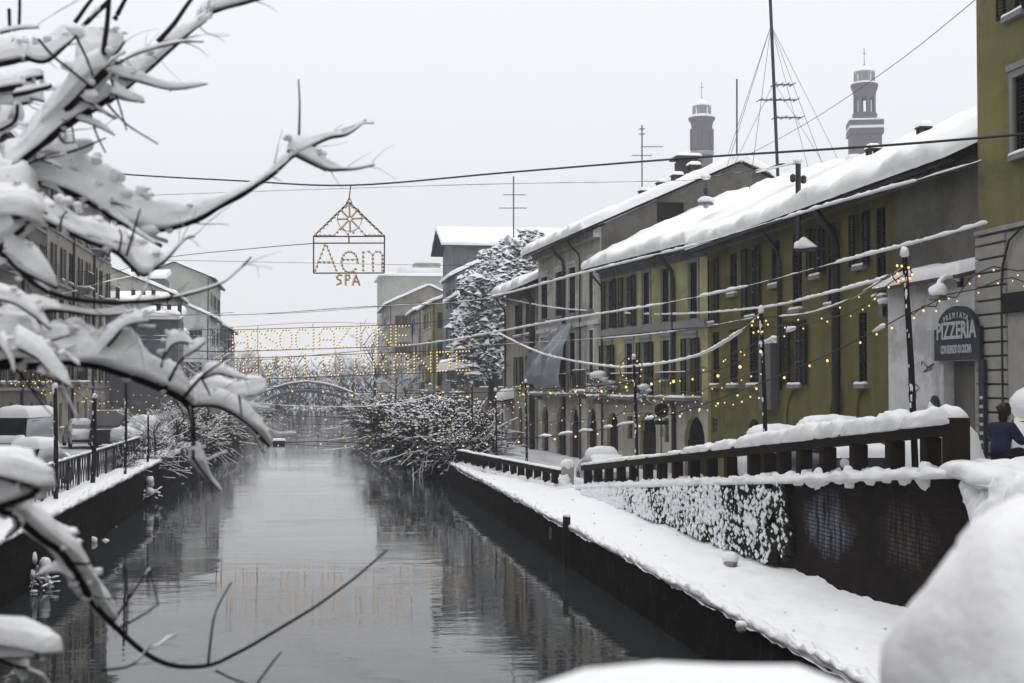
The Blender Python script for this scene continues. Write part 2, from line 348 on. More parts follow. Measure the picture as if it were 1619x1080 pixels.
# ramp retaining wall (brick) with its far-end taper and near wing
ys = lin(70, 52, 19.6)
rw = wallmesh('ramp_retaining_wall', [(XR, y) for y in ys] + [(9.5, 19.2), (9.3, 18.6), (9.1, 17.6), (8.9, 16), (8.6, 12), (8.4, 3)], [.6] * 77, [zst(y) - .04 for y in ys] + [3.45] * 6, M['brick'], 2, 10, out=(-1, 0), thick=.5)
tag(rw, 'dark brick retaining wall of the ramp with worn pale paint patch', 'retaining wall')
mb = MB()
pth = [(XR - .02, y, zst(y) - .06) for y in lin(150, 51.5, 20)]
mb.drift(pth, .17, .15, 9, lump=.45, sc_=2.6)
wl = smoothpath([(9.75, 20.6, 3.5), (9.62, 19.4, 3.5), (9.55, 18, 3.46), (9.75, 16, 3.42), (9.2, 12, 3.4), (8.8, 6, 3.4)], 8)
mb.drift(wl, [.20 + .22 * min(1, i / 14) for i in range(len(wl))], [.15 + .08 * min(1, i / 14) for i in range(len(wl))], 11, lump=.28, sc_=1.1, seed=4)
mb.build('wall_snow', M['snow'], rw, smooth=True)
# snow bank heaped by the wall end
mb = MB()
for (x, y, z, a, b, c) in ((10.4, 19.2, 3.45, .9, 1.6, .28), (9.9, 17.0, 3.42, .9, 2.0, .22), (11.3, 20.6, 3.45, .8, .9, .26), (10.9, 17.6, 3.4, 1.2, 2.0, .30), (9.62, 19.35, 3.3, .24, .35, .32), (9.55, 18.9, 3.16, .30, .45, .45), (9.45, 18.3, 3.0, .4, .6, .6), (9.3, 17.6, 2.9, .5, .8, .7), (9.2, 16.8, 2.8, .6, .9, .8), (10.3, 20.3, 3.5, .5, .5, .2)):
    mb.blob((x, y, z), a, b, c, .26, 2.1, x, 32, 18)
stuff(tag(mb.build('snow_bank', M['snow'], smooth=True), 'heaped snow bank at the near end of the ramp wall', 'snow bank'))
mb = MB(); q_ = [(9.75, 20.2), (9.8, 18.5), (9.3, 16), (9.0, 12), (8.8, 3), (8.8, -6), (16.4, -6), (16.4, 20.2)]; n = len(q_); mb.add([(x, y, z) for z in (3.46, 2.6) for x, y in q_], [tuple(range(n))[::-1]] + [(i, (i + 1) % n, n + (i + 1) % n, n + i) for i in range(n)]); struct(mb.build('bridge_approach', M['street']))
# ivy under snow on the retaining wall (far two thirds)
rnd = random.Random(5); mi = MB(); ms = MB()
for k in range(11500):
    y = 27.1 + 22.9 * rnd.random() ** 1.1; top = zst(y) - .12; z = 1.15 + (top - 1.15) * rnd.random()
    if top - 1.1 < .15: continue
    sn = nz(0, y, z * 1.3, .55) + .35 * ((y - 33) / 9) - .02
    if y < 28.4 and nz(y, z, 2, 1.5) > 0: continue
    x = XR - .05 - rnd.random() * .14; q = .055 + rnd.random() * .06; a = rnd.uniform(-.6, .6)
    c = Vector((x, y, z)); u = Vector((-.45, math.cos(a), math.sin(a))) * q; v = Vector((-.5, -math.sin(a), math.cos(a) * .9)) * q
    mi.add([c - u * .8, c + v * .7, c + u * .8, c - v * .9], [(0, 1, 2, 3)])
    if rnd.random() < max(.24, .34 + .62 * sn + .18 * nz(0, y * 1.3, z * 2, 1.6)):
        c2 = c + Vector((-.05, 0, .03)); s = q * (.50 + .62 * max(0, sn) + rnd.random() * .42)
        ms.add([c2 + Vector((-s * .5, 0, -s * .3)), c2 + Vector((0, s * .85, -s * .5)), c2 + Vector((s * .5, 0, 0)), c2 + Vector((0, -s * .85, -s * .35)), c2 + Vector((-s * .15, rnd.uniform(-.3, .3) * s, s * .75)), c2 + Vector((-s * .1, 0, -s))],
               [(0, 3, 4), (3, 2, 4), (2, 1, 4), (1, 0, 4), (3, 0, 5), (0, 1, 5)])
iv_ = stuff(mi.build('ivy', M['ivy'])); tag(iv_, 'dark ivy caked with snow on the ramp retaining wall', 'ivy')
stuff(ms.build('ivy_snow', M['snowfine'], iv_, smooth=False))

# ================================================================ HOUSES
SH = {}
def shutter_mesh(w, h, m, simple=False):
    k = (round(w, 1), round(h, 1), m.name, simple)
    if k in SH: return SH[k], k
    w, h = k[0], k[1]; mb = MB(); b = .06; t = .02
    mb.box(-w / 2, -w / 2 + b, -t, t, 0, h); mb.box(w / 2 - b, w / 2, -t, t, 0, h)
    for z in (0, h * .45, h - b): mb.box(-w / 2 + b, w / 2 - b, -t + .002, t - .002, z, z + b)
    n = int(h / (.16 if simple else .085))
    for i in range(n):
        z = b + (h - 2 * b) * (i + .5) / n
        mb.obox((0, 0, z), (w / 2 - b, 0, 0), (0, t * .9, -t * .9), (0, .004, .004))
    me = bpy.data.meshes.new('shutter'); me.from_pydata(mb.v, [], mb.f); me.materials.append(m); SH[k] = me; return me, k
class House:
    def __init__(s, name, label, A, B, z0, ze, depth, pitch, wall, group=None, ov=.55, cat='house', gable=.3):
        s.A = Vector((A[0], A[1], 0)); s.B = Vector((B[0], B[1], 0)); s.L = (s.B - s.A).length; s.d = (s.B - s.A) / s.L
        s.n = Vector((-s.d.y, s.d.x, 0)); s.z0, s.h, s.D, s.pit = z0, ze - z0, depth, R(pitch); s.wall = wall; s.ov = ov; s.gb = gable
        s.r = thing(name, label, cat, (A[0], A[1], z0), group, math.atan2(s.d.y, s.d.x)); s.ops = []
    def s_(s, px):
        r = ray(px, 612); # solve A + d*t = k*r
        det = s.d.x * (-r.y) - (-r.x) * s.d.y
        return ((-s.A.x) * (-r.y) - (-r.x) * (-s.A.y)) / det
    def part(s, mb, name, m, parent=None, smooth=False): return mb.build(name, m, parent or s.r, smooth, local=True)
    def opening(s, a, b, z0, z1, arch=False, depth=.16): s.ops.append((a, b, z0, z1, arch, depth))
    def window(s, a, b, z0, z1, kind='open', sm=None, glass=None, sill=True, snow=True, surround=None, arch=False, simple=False, name='window', pos=None):
        """a,b = s extents of all the dark; z relative to the house base"""
        sm = sm or M['shutter']; a, b = min(a, b), max(a, b); W = b - a
        if kind == 'open': a, b = a + W * .25, b - W * .25
        w, h = b - a, z1 - z0; c = (a + b) / 2; dp = .16
        s.opening(a, b, z0, z1, arch, dp)
        g = MB(); fb = .05
        g.quad((a, -dp + .02, z0), (b, -dp + .02, z0), (b, -dp + .02, z1 + (w / 2 if arch else 0)), (a, -dp + .02, z1 + (w / 2 if arch else 0)), 0)
        if kind != 'closed':
            for x in (a, c - fb / 2, b - fb): g.box(x, x + fb, -dp + .025, -dp + .06, z0, z1, 1)
            for z in (z0, z0 + h * .35, z0 + h * .68, z1 - fb): g.box(a + fb, b - fb, -dp + .027, -dp + .055, z, z + fb, 1)
        wo = s.part(g, name, [glass or M['glass'], M['frame']])
        if kind in ('open', 'closed', 'ajar'):
            me, k = shutter_mesh(w / 2, h, sm, simple)
            pos_ = {'open': ((a - w / 4 - .01, .05), (b + w / 4 + .01, .05)), 'closed': ((a + w / 4, -.06), (b - w / 4, -.06)), 'ajar': ((a - w / 4 - .01, .05), (b - w / 4, -.06))}[kind]
            for (x, o) in pos_:
                q = link('shutter', me, wo, True); q.location = (x, o + (.03 if kind == 'open' else 0), z0); q.rotation_euler[2] = (R(9) * nz(x * 3.1, z0 * 2.3, s.L)) if kind == 'open' else 0; q.scale = ((w / 2) / k[0], 1, h / k[1])
        if surround:
            t = MB(); e = .16
            t.box(a - e, a - .002, .0, .05, z0 - .05, z1 + e); t.box(b + .002, b + e, 0, .05, z0 - .05, z1 + e); t.box(a - e - .05, b + e + .05, 0.002, .09, z1 + e + .002, z1 + e + .14); t.box(a, b, 0, .05, z1 + .002, z1 + e)
            s.part(t, 'surround', surround, wo)
        if sill:
            t = MB(); t.box(a - .08, b + .08, -.02, .14, z0 - .12, z0 - .003); s.part(t, 'sill', M['trim'], wo)
            if snow:
                t = MB(); t.sheet((a - .07, -.0, z0), (w + .14, 0, 0), (0, .14, 0), .07, .06, 4, 2, .3, 2, a, .01); s.part(t, 'sill_snow', M['snow'], wo, True)
        return wo
    def door(s, a, b, z1, arch=True, m=None, name='door', z0=0.02):
        a, b = min(a, b), max(a, b); m = m or M['shutterb']
        s.opening(a, b, z0 - .02, z1, arch, .22); w = b - a; zt = z1 + (w / 2 if arch else 0)
        g = MB(); c = (a + b) / 2; g.quad((a, -.2, z0), (b, -.2, z0), (b, -.2, zt), (a, -.2, zt))
        do = s.part(g, name, M['inside'])
        t = MB()
        for (x0, x1) in ((a + .01, c - .01), (c + .01, b - .01)):
            t.box(x0, x1, -.19, -.15, z0, z1 - .02)
            for (q0, q1) in ((.12, .45), (.52, .93)): t.box(x0 + .08, x1 - .08, -.149, -.13, z0 + (z1 - z0) * q0, z0 + (z1 - z0) * q1)
        t.box(a, b, -.19, -.12, z1 - .01, z1 + .05)
        if arch:
            for k in range(1, 6):
                q = math.pi * k / 6; t.tube([(c, -.15, z1 + .05), (c - math.cos(q) * w / 2, -.15, z1 + math.sin(q) * w / 2)], .012, 4)
        s.part(t, 'door_leaf', m, do); return do
    def walls(s, name='wall', m=None, low=None, zlow=0):
        m = m or s.wall; L, h, D = s.L, s.h, s.D; g = MB()
        ss = {0, L}; zs = {0, h} | ({zlow} if low else set())
        for (a, b, z0, z1, ar, dp) in s.ops:
            ss |= {max(0, a), min(L, b)}; zs |= {z0, min(h, z1 + ((b - a) / 2 if ar else 0))}
        ss = sorted(ss); zs = sorted(zs)
        for i in range(len(ss) - 1):
            for j in range(len(zs) - 1):
                cs, cz = (ss[i] + ss[i + 1]) / 2, (zs[j] + zs[j + 1]) / 2
                if ss[i + 1] - ss[i] < 1e-5 or zs[j + 1] - zs[j] < 1e-5: continue
                if any(a < cs < b and z0 < cz < z1 + ((b - a) / 2 if ar else 0) for (a, b, z0, z1, ar, dp) in s.ops): continue
                g.quad((ss[i], 0, zs[j]), (ss[i + 1], 0, zs[j]), (ss[i + 1], 0, zs[j + 1]), (ss[i], 0, zs[j + 1]), 1 if low and cz < zlow else 0)
        for (a, b, z0, z1, ar, dp) in s.ops:
            g.quad((a, 0, z0), (a, -dp, z0), (a, -dp, z1), (a, 0, z1)); g.quad((b, 0, z0), (b, -dp, z0), (b, -dp, z1), (b, 0, z1)); g.quad((a, 0, z0), (b, 0, z0), (b, -dp, z0), (a, -dp, z0))
            if ar:
                r = (b - a) / 2; c = (a + b) / 2; zt = z1 + r; k = 10
                arc = [(c - r * math.cos(math.pi * q / k), z1 + r * math.sin(math.pi * q / k)) for q in range(k + 1)]
                for q in range(k):
                    (x0, y0), (x1, y1) = arc[q], arc[q + 1]; cx = a if q < k / 2 else b
                    g.add([(x0, 0, y0), (x1, 0, y1), (cx, 0, zt)], [(0, 1, 2)], 1 if low and zt < zlow + .3 else 0); g.quad((x0, 0, y0), (x1, 0, y1), (x1, -dp, y1), (x0, -dp, y0))
            else: g.quad((a, 0, z1), (b, 0, z1), (b, -dp, z1), (a, -dp, z1))
        rise = D / 2 * math.tan(s.pit)
        for x in (0, L): g.add([(x, 0, 0), (x, -D, 0), (x, -D, h), (x, -D / 2, h + rise), (x, 0, h)], [(0, 1, 2, 3, 4)])
        g.quad((0, -D, 0), (L, -D, 0), (L, -D, h), (0, -D, h))
        return s.part(g, name, [m, low] if low else m)
    def roof(s, T=.32, gutter=True, back=True, nu=30, nv=8, snowov=.12, name='roof', seed=1):
        L, h, D = s.L, s.h, s.D; c, si = math.cos(s.pit), math.sin(s.pit); sl = (D / 2) / c + s.ov; gb = s.gb
        rz = h + D / 2 * math.tan(s.pit); g = MB(); th = .1
        for sg in (1, -1):
            if sg < 0 and not back: continue
            O = Vector((-gb, -D / 2, rz)); dn = Vector((0, sg * c, -si)); nn = Vector((0, sg * si, c))
            cc = O + Vector((L / 2 + gb, 0, 0)) + dn * (sl / 2) + nn * (th / 2 + .01)
            g.obox(cc, ((L + 2 * gb) / 2, 0, 0), dn * (sl / 2), nn * (th / 2))
        n = max(4, int(L / .6))
        for i in range(n + 1):                                   # rafter ends under the eaves
            x = -gb + .06 + (L + 2 * gb - .12) * i / n; e = Vector((x, 0, h)) + Vector((0, c, -si)) * (s.ov / 2 - .05) + Vector((0, si, c)) * (-.05)
            g.obox(e, (.04, 0, 0), Vector((0, c, -si)) * (s.ov / 2 + .1), Vector((0, si, c)) * .055)
        ro = s.part(g, name, M['soffit'])
        g = MB()
        for sg in (1, -1):
            if sg < 0 and not back: continue
            dn = Vector((0, sg * c, -si)); nn = Vector((0, sg * si, c)); O = Vector((-gb - .06, -D / 2, rz)) + nn * (th + .012)
            U = Vector((L + 2 * gb + .12, 0, 0)); V = dn * (sl + snowov)
            g.sheet(O, U, V, T, .30, nu * 2, nv + 4, .42, .6, seed + sg, .24, Nn=nn)
        k = Vector((0, 0, rz + th + .02)); g.drift([Vector((x, -D / 2, rz + .06)) for x in lin(max(6, nu // 2), -gb, L + gb)], .5, T * .95, 9, lump=.15, sc_=.8)
        s.part(g, 'roof_snow', M['snow'], ro, True)
        if gutter:
            e = Vector((0, 0, h)) + Vector((0, c, -si)) * (s.ov + .03); g = MB()
            g.tube([(-gb, e.y, e.z), (L + gb, e.y, e.z)], .075, 8); s.part(g, 'gutter', M['pipe'], ro, True)
        return ro
    def pipe(s, x, z1=None, z0=.1, r=.06, m=None):
        z1 = z1 or s.h - .1; g = MB()
        e = s.ov * math.cos(s.pit) * .95; ez = s.h - s.ov * math.sin(s.pit)
        g.tube([(x, e, ez), (x, e * .7, ez - .35), (x, .14, ez - .75), (x, .1, ez - 1.1), (x, .1, z0)], r, 8)
        for z in lin(4, z0 + .5, ez - 1.4): g.tube([(x, .1, z), (x, .1, z + .05)], r * 1.35, 8)
        return s.part(g, 'drainpipe', m or M['pipe'], None, True)
    def chimney(s, x, o, hh=1.1, w=.45, cap=True, m=None, roofp=None, hole=True):
        rz = s.h + (s.D / 2 - abs(o + s.D / 2)) * math.tan(s.pit); g = MB(); v = w / 2
        g.box(x - v, x + v, o - v, o + v, rz - .3, rz + hh * .62)
        for (dx, dy) in ((-1, -1), (1, -1), (-1, 1), (1, 1)): g.box(x + dx * v * .82 - .05, x + dx * v * .82 + .05, o + dy * v * .82 - .05, o + dy * v * .82 + .05, rz + hh * .62, rz + hh * .86)
        g.box(x - v - .06, x + v + .06, o - v - .06, o + v + .06, rz + hh * .86, rz + hh * .92)
        ch = s.part(g, 'chimney', m or M['chim'], roofp)
        if cap:
            g = MB(); g.sheet((x - v - .06, o - v - .06, rz + hh * .92), (w + .12, 0, 0), (0, w + .12, 0), .2, .15, 3, 3, .2, 1, x, .02); s.part(g, 'chimney_snow', M['snow'], ch, True) if roofp is None else None
            if roofp is not None: ch2 = s.part(g, 'chimney_snow', M['snow'], roofp, True)
        return ch
    def balcony(s, a, b, z, dep=.75, hh=1.0, snow=True):
        a, b = min(a, b), max(a, b); g = MB(); g.box(a, b, .0, dep, z - .12, z)
        for x in (a + .2, b - .2): g.obox((x, dep * .35, z - .25), (.05, 0, 0), (0, dep * .33, 0), (0, .0, .12))
        bo = s.part(g, 'balcony', M['trim']); g = MB(); n = max(4, int((b - a) / .13))
        pts = [(a + .03, .03), (a + .03, dep - .03), (b - .03, dep - .03), (b - .03, .03)]
        for (p, q) in zip(pts, pts[1:]):
            L = math.dist(p, q); k = max(3, int(L / .12))
            for z_ in (z + .08, z + hh): g.tube([(p[0], p[1], z_), (q[0], q[1], z_)], .02, 4)
            for i in range(k + 1):
                x, y = p[0] + (q[0] - p[0]) * i / k, p[1] + (q[1] - p[1]) * i / k
                g.tube([(x, y, z), (x, y, z + hh)], .011, 4)
        s.part(g, 'railing', M['iron'], bo)
        if snow:
            g = MB(); g.sheet((a - .02, .02, z), (b - a + .04, 0, 0), (0, dep + .02, 0), .1, .08, 6, 3, .3, 2, a, .02)
            g.drift([(x, dep - .03, z + hh + .01) for x in lin(8, a, b)], .03, .035, 7, lump=.5, sc_=4); s.part(g, 'balcony_snow', M['snow'], bo, True)
        return bo
E = EYE
RG = 'houses along the right bank'
# ---- tall olive house at the right edge, ashlar ground floor
TH = House('tall_house', 'tall olive house at the right edge with grey ashlar ground floor', (15.3, 16.5), (15.3, 30.75), 2.3, E + 13.5, 10, 20, M['olive2'], RG)
bz = lambda z: E + z - TH.z0
asz = bz(3.46)
TH.window(TH.s_(1640), TH.s_(1588), bz(8.15), bz(10.2), 'open', surround=None)
TH.window(TH.s_(1660), TH.s_(1609), bz(5.05), bz(6.75), 'closed', surround=M['trim'])
TH.window(TH.s_(1810), TH.s_(1760), bz(5.05), bz(6.75), 'open'); TH.window(TH.s_(1780), TH.s_(1730), bz(8.15), bz(10.2), 'open')
TH.door(TH.s_(1690), TH.s_(1632), 2.6, True)
TH.walls(); TH.roof()
g = MB(); g.box(0, TH.L - 1.42, .004, .05, 0, asz - .06); TH.part(g, 'stone_facing', M['stone'])
g = MB(); g.box(0, TH.L, .0, .12, asz, asz + .10); TH.part(g, 'string_course', M['stone'])
# ashlar quoin blocks
zb = .05; k = 0; x1, x0 = TH.L, TH.L - 1.38
while zb < asz - .1:
    hh = min(.315, asz - .02 - zb); g = MB(); w_ = x1 - x0 - (.0 if k % 2 else .02)
    e = .02; g.add([(x0, .002, zb), (x1, .002, zb), (x1, .002, zb + hh - .02), (x0, .002, zb + hh - .02), (x0 + e, .09, zb + e), (x1 - .0, .09, zb + e), (x1 - .0, .09, zb + hh - .02 - e), (x0 + e, .09, zb + hh - .02 - e)],
                   [(4, 5, 6, 7), (0, 1, 5, 4), (1, 2, 6, 5), (2, 3, 7, 6), (3, 0, 4, 7)])
    TH.part(g, 'stone_block', M['stone']); zb += hh; k += 1
g = MB(); a, b = TH.s_(1640), TH.s_(1596); g.box(a, b, .06, .16, bz(1.62), bz(2.05)); TH.part(g, 'dark_fascia', M['shutter'])
g = MB(); pts = [(TH.s_(1592), .1, 0.1), (TH.s_(1592), .1, bz(2.2)), (TH.s_(1596), .12, bz(2.7)), (TH.s_(1606), .12, bz(3.2)), (TH.s_(1625), .12, bz(3.4))]
g.tube(pts, .03, 6); TH.part(g, 'conduit', M['pipe'])
# ---- low pizzeria with lean-to roof
PZ = House('pizzeria', 'low whitish pizzeria between the olive house and the tall house', (15.2, 30.8), (15.2, 35.7), zst(33) - .1, E + 2.62, 1.2, 12, M['white'], RG, ov=.3, gable=0)
pz = lambda z: E + z - PZ.z0
a, b = PZ.s_(1552), PZ.s_(1492)
PZ.opening(min(a, b), max(a, b), 0, pz(.62), False, .5)
PZ.walls()
g = MB(); g.quad((a, -.48, 0), (b, -.48, 0), (b, -.48, pz(.62)), (a, -.48, pz(.62))); dz = PZ.part(g, 'doorway', M['olive2'])
g = MB(); g.box(PZ.s_(1513), b, -.46, -.40, 0, pz(.6)); PZ.part(g, 'door_panel', M['pale'], dz)
g = MB(); g.box(a, PZ.s_(1514), -.44, -.3, pz(.34), pz(.55)); PZ.part(g, 'dark_transom', M['shutter'], dz)
# lean-to roof with tile ends
g = MB(); Lp = PZ.L; g.obox((Lp / 2, -.25, pz(2.70)), (Lp / 2, 0, 0), (0, .65, -.16), (0, .012, .04)); lr = PZ.part(g, 'lean_to_roof', M['tile'])
for i in range(26):
    x = .08 + (Lp - .16) * i / 25; g = MB(); g.tube([(x, .36, pz(2.575)), (x, -.1, pz(2.69))], .06, 6); PZ.part(g, 'roof_tile', M['tile'], lr)
g = MB(); g.sheet((-.02, -.95, pz(2.92)), (Lp + .04, 0, 0), (0, 1.36, -.33), .27, .25, 14, 4, .3, .8, 3, .07); PZ.part(g, 'roof_snow', M['snow'], lr, True)
# sign board: arched top
g = MB(); sa, sb = PZ.s_(1557), PZ.s_(1485); c = (sa + sb) / 2; ww = abs(sb - sa) / 2; zb, zs, zt = pz(.63), pz(1.38), pz(1.90)
def arch_pts(w, z0, z1, z2, n=14):
    return [(c - w, z0), (c + w, z0), (c + w, z1)] + [(c + w * .86 * math.cos(math.pi * k / n), z1 + (z2 - z1) * math.sin(math.pi * k / n)) for k in range(n + 1)] + [(c - w, z1)]
def plate(mb, pts, o0, o1, mi=0):
    n = len(pts); mb.add([(x, o1, z) for x, z in pts] + [(x, o0, z) for x, z in pts], [tuple(range(n)), tuple(range(n, 2 * n))[::-1]] + [(i, (i + 1) % n, n + (i + 1) % n, n + i) for i in range(n)], mi)
plate(g, arch_pts(ww, zb, zs, zt), .03, .12); M['signnavy'] = varied('slate_blue_sign_paint', (.022, .026, .036), (.034, .038, .05), 4, rough=.5)
sg = PZ.part(g, 'pizzeria_sign', M['signnavy']); sg['label'] = 'dark arched signboard reading PREMIATA PIZZERIA'
g = MB(); plate(g, arch_pts(ww * .96, zb + .05, zs, zt - .04), .121, .126); g2 = MB(); 
M['signwhite'] = varied('worn_white_lettering', (.50, .51, .52), (.36, .37, .39), 9)
def text(body, size, loc, rot, m, parent, name='lettering', fit=None, ext=.006):
    cu = bpy.data.curves.new(name, 'FONT'); cu.body = body; cu.size = size; cu.align_x = 'CENTER'; cu.align_y = 'BOTTOM'; cu.extrude = ext; cu.resolution_u = 2
    cu.offset = .012 * size / .5
    tmp = bpy.data.objects.new(name, cu); COL.objects.link(tmp); dg = bpy.context.evaluated_depsgraph_get(); me = bpy.data.meshes.new_from_object(tmp.evaluated_get(dg))
    bpy.data.objects.remove(tmp); me.materials.clear(); me.materials.append(m); o = bpy.data.objects.new(name, me); COL.objects.link(o); o.parent = parent
    o.location = loc; o.rotation_euler = rot
    xs = [v.co.x for v in me.vertices]; o.scale = ((fit / (max(xs) - min(xs))) if fit else 1, 1, 1); return o
RT180 = (R(90), 0, R(180))
text('PIZZERIA', .56, (c, .128, pz(1.03)), RT180, M['signwhite'], sg, fit=ww * 1.74)
text('CON SERVIZIO DI CUCINA', .27, (c, .128, pz(.74)), RT180, M['signwhite'], sg, fit=ww * 1.36)
for i, ch in enumerate('PREMIATA'):
    q = R(140 - 100 * i / 7); text(ch, .19, (c - ww * .60 * math.cos(q), .128, pz(1.40) + .20 * math.sin(q) - .02), (R(90), (R(90) - q) * .5, R(180)), M['signwhite'], sg)
# menu board with white strips, striped board at the left of the door
g = MB(); a_, b_ = PZ.s_(1562), PZ.s_(1553.5); g.box(a_, b_, .03, .1, .1, pz(.62)); mb_ = PZ.part(g, 'menu_board', M['signnavy']); g = MB()
for z in lin(8, .5, 2.1): g.box(a_ + .05, b_ - .05, .1, .108, z, z + .07)
PZ.part(g, 'menu_strips', M['signwhite'], mb_)
g = MB(); a_, b_ = PZ.s_(1489), PZ.s_(1474); c_ = (a_ + b_) / 2; w_ = abs(b_ - a_) / 2
pts = [(c_ - w_, 0), (c_ + w_, 0), (c_ + w_, 1.55)] + [(c_ + w_ * math.cos(math.pi * k / 10), 1.55 + .62 * math.sin(math.pi * k / 10)) for k in range(11)] + [(c_ - w_, 1.55)]
plate(g, pts, .03, .1); sb_ = PZ.part(g, 'striped_board', M['signnavy']); g = MB()
for z in (.25, .65, 1.05): g.obox((c_, .104, z + .1), (w_ * .8, 0, .28), (0, .004, 0), (-.0, 0, .05))
PZ.part(g, 'white_stripe', M['signwhite'], sb_); g = MB(); g.blob((c_ + .05, .12, 1.75), .22, .08, .24, .4, 2, 1); g.blob((c_ + .12, .12, 1.38), .12, .07, .1, .4, 2, 2); PZ.part(g, 'snow_clump', M['snow'], sb_, True)
# graffiti scribbles on the wall
g = MB(); rg = random.Random(4)
gs0 = PZ.s_(1455)
for (ox, oz, sc2) in ((0, 1.25, 1), (.25, 2.3, 1.2), (-.45, 2.9, .9)):
    p = [(gs0 + ox + rg.uniform(-.45, .45) * sc2, .012, oz + rg.uniform(-.18, .18) * sc2) for _ in range(9)]; g.tube(smoothpath(p, 4), .012, 4)
M['spray'] = mat('dark_spray_paint', (.10, .09, .10), .8); PZ.part(g, 'graffiti', M['spray'])
# ---- olive house: one long roof, with the dark grey bay beyond the pizzeria
OH = House('olive_house', 'long dark olive house with staggered shuttered windows', (15.5, 30.9), (15.5, 53.35), 1.2, E + 5.62, 13, 25, M['olive'], RG, ov=.85, gable=.05)
oz = lambda z: E + z - OH.z0
S = OH.s_
for (p, q) in ((1155, 1166), (1221, 1234), ): OH.window(S(p), S(q), oz(3.42), oz(4.9), 'closed')
for (p, q) in ((1280, 1308), (1349, 1378)): OH.window(S(p), S(q), oz(3.42), oz(4.9), 'open')
for (p, q, k) in ((1119, 1138, 'open'), (1177, 1205, 'open'), (1254, 1269, 'closed'), (1310, 1323, 'closed'), (1387, 1402, 'closed')): OH.window(S(p), S(q), oz(2.48), oz(4.9), k)
for (p, q, k) in ((1127, 1137, 'closed'), (1154, 1167, 'closed'), (1185, 1200, 'closed'), (1243, 1278, 'open'), (1358, 1371, 'closed')):
    OH.window(S(p), S(q), oz(.08), oz(2.1), k, glass=M['curtain'] if p == 1243 else None)
def blind(s, a, b, z0, z1): a, b = min(a, b), max(a, b); s.opening(a, b, z0, z1, True, .07); g = MB(); g.quad((a, -.068, z0), (b, -.068, z0), (b, -.068, z1 + (b - a) / 2), (a, -.068, z1 + (b - a) / 2)); s.part(g, 'blind_arch', s.wall)
for (p, q) in ((1242, 1277), (1312, 1342), (1354, 1380)): blind(OH, S(p), S(q), .9, oz(-.05) - abs(S(p) - S(q)) / 2)
OH.door(S(1181), S(1203), oz(-1.1) - abs(S(1181) - S(1203)) / 2, True)
OH.window(S(1126), S(1134), oz(-1.75), oz(-1.2), 'plain', sill=False)
ow = OH.walls(); orf = OH.roof(T=.42, nu=60, nv=14, snowov=.16)
g = MB(); g.box(0, S(1420), .004, .03, 0, OH.h - .05); OH.part(g, 'grey_bay', M['dgrey'])
g = MB(); g.box(.1, OH.L - .02, .0, .22, OH.h - .42, OH.h - .05); OH.part(g, 'cornice', M['dgrey'])
OH.pipe(S(1327), r=.13); OH.pipe(S(1237), z0=oz(-.1), r=.07)
g = MB(); a, b = S(1232), S(1213); g.box(a, b, .03, .30, oz(-.75), oz(1.45)); bx = OH.part(g, 'meter_cabinet', M['metal']); g = MB(); g.sheet((a, .02, oz(1.45)), (b - a, 0, 0), (0, .3, 0), .14, .1, 4, 3); OH.part(g, 'cabinet_snow', M['snow'], bx, True)
for (px, o, hh, ww) in ((1308, -5.6, .8, .34), (1296, -6.3, .7, .28), (1380, -4.6, .85, .34), (1461, -4.8, .85, .32), (1214, -3.2, .8, .62)):
    # place on the sight line of that pixel, on the roof slope
    r = ray(px, 300); n = OH.n; t = (OH.A.x - o) / r.x; yy = t * r.y
    OH.chimney(yy - OH.A.y, o, hh, ww, roofp=orf)
# ---- yellow house
YH = House('yellow_house', 'yellow house with grey balconies and window surrounds', (15.4, 53.45), (13.8, 65.7), .95, E + 5.85, 13, 25, M['yellow'], RG, ov=.85, gable=.02)
yz = lambda z: E + z - YH.z0; S = YH.s_
for (p, q, k) in ((954, 976, 'open'), (981, 1007, 'open'), (1017, 1028, 'closed'), (1047, 1059, 'closed'), (1091, 1104, 'closed')): YH.window(S(p), S(q), yz(2.72), yz(4.95), k, sill=False, surround=M['trim'], glass=M['curtain'])
for (p, q, k) in ((950, 973, 'open'), (990, 1001, 'closed'), (1008, 1034, 'open'), (1047, 1059, 'closed'), (1080, 1108, 'open')):
    YH.window(S(p), S(q), yz(-.35 if k == 'open' else .25), yz(1.95), k, sill=(k != 'open'), surround=M['trim'], glass=M['curtain'])
for (p, q, zt, nm) in ((960, 977, -1.15, 'door'), (1012, 1037, -1.05, 'door'), (1082, 1114, -1.15, 'gateway')): a, b = S(p), S(q); YH.door(a, b, yz(zt) - abs(a - b) / 2, True, name=nm, m=M['shutterb'])
for (p, q) in ((992, 1000), (1050, 1057)): YH.window(S(p), S(q), yz(-2.3), yz(-1.3), 'plain', sill=False)
YH.walls(low=M['cream'], zlow=yz(-.6)); yrf = YH.roof(T=.42, nu=40, nv=12, snowov=.15, seed=7)
g = MB(); g.box(0, YH.L, .0, .14, yz(2.36), yz(2.66)); YH.part(g, 'string_course', M['trim'])
g = MB(); g.box(0, YH.L, .0, .10, yz(-.78), yz(-.52)); YH.part(g, 'lower_string_course', M['trim'])
g = MB(); g.box(0, YH.L, .0, .3, YH.h - .5, YH.h - .05); g.box(0, YH.L, .0, .12, YH.h - .75, YH.h - .5); YH.part(g, 'cornice', M['bluegrey'])
YH.pipe(S(1068), r=.09); YH.pipe(S(955), z0=.1, r=.05)
YH.balcony(S(1062), S(1110), yz(-.42)); YH.balcony(S(990), S(1034), yz(-.42)); YH.balcony(S(951), S(974), yz(-.42))
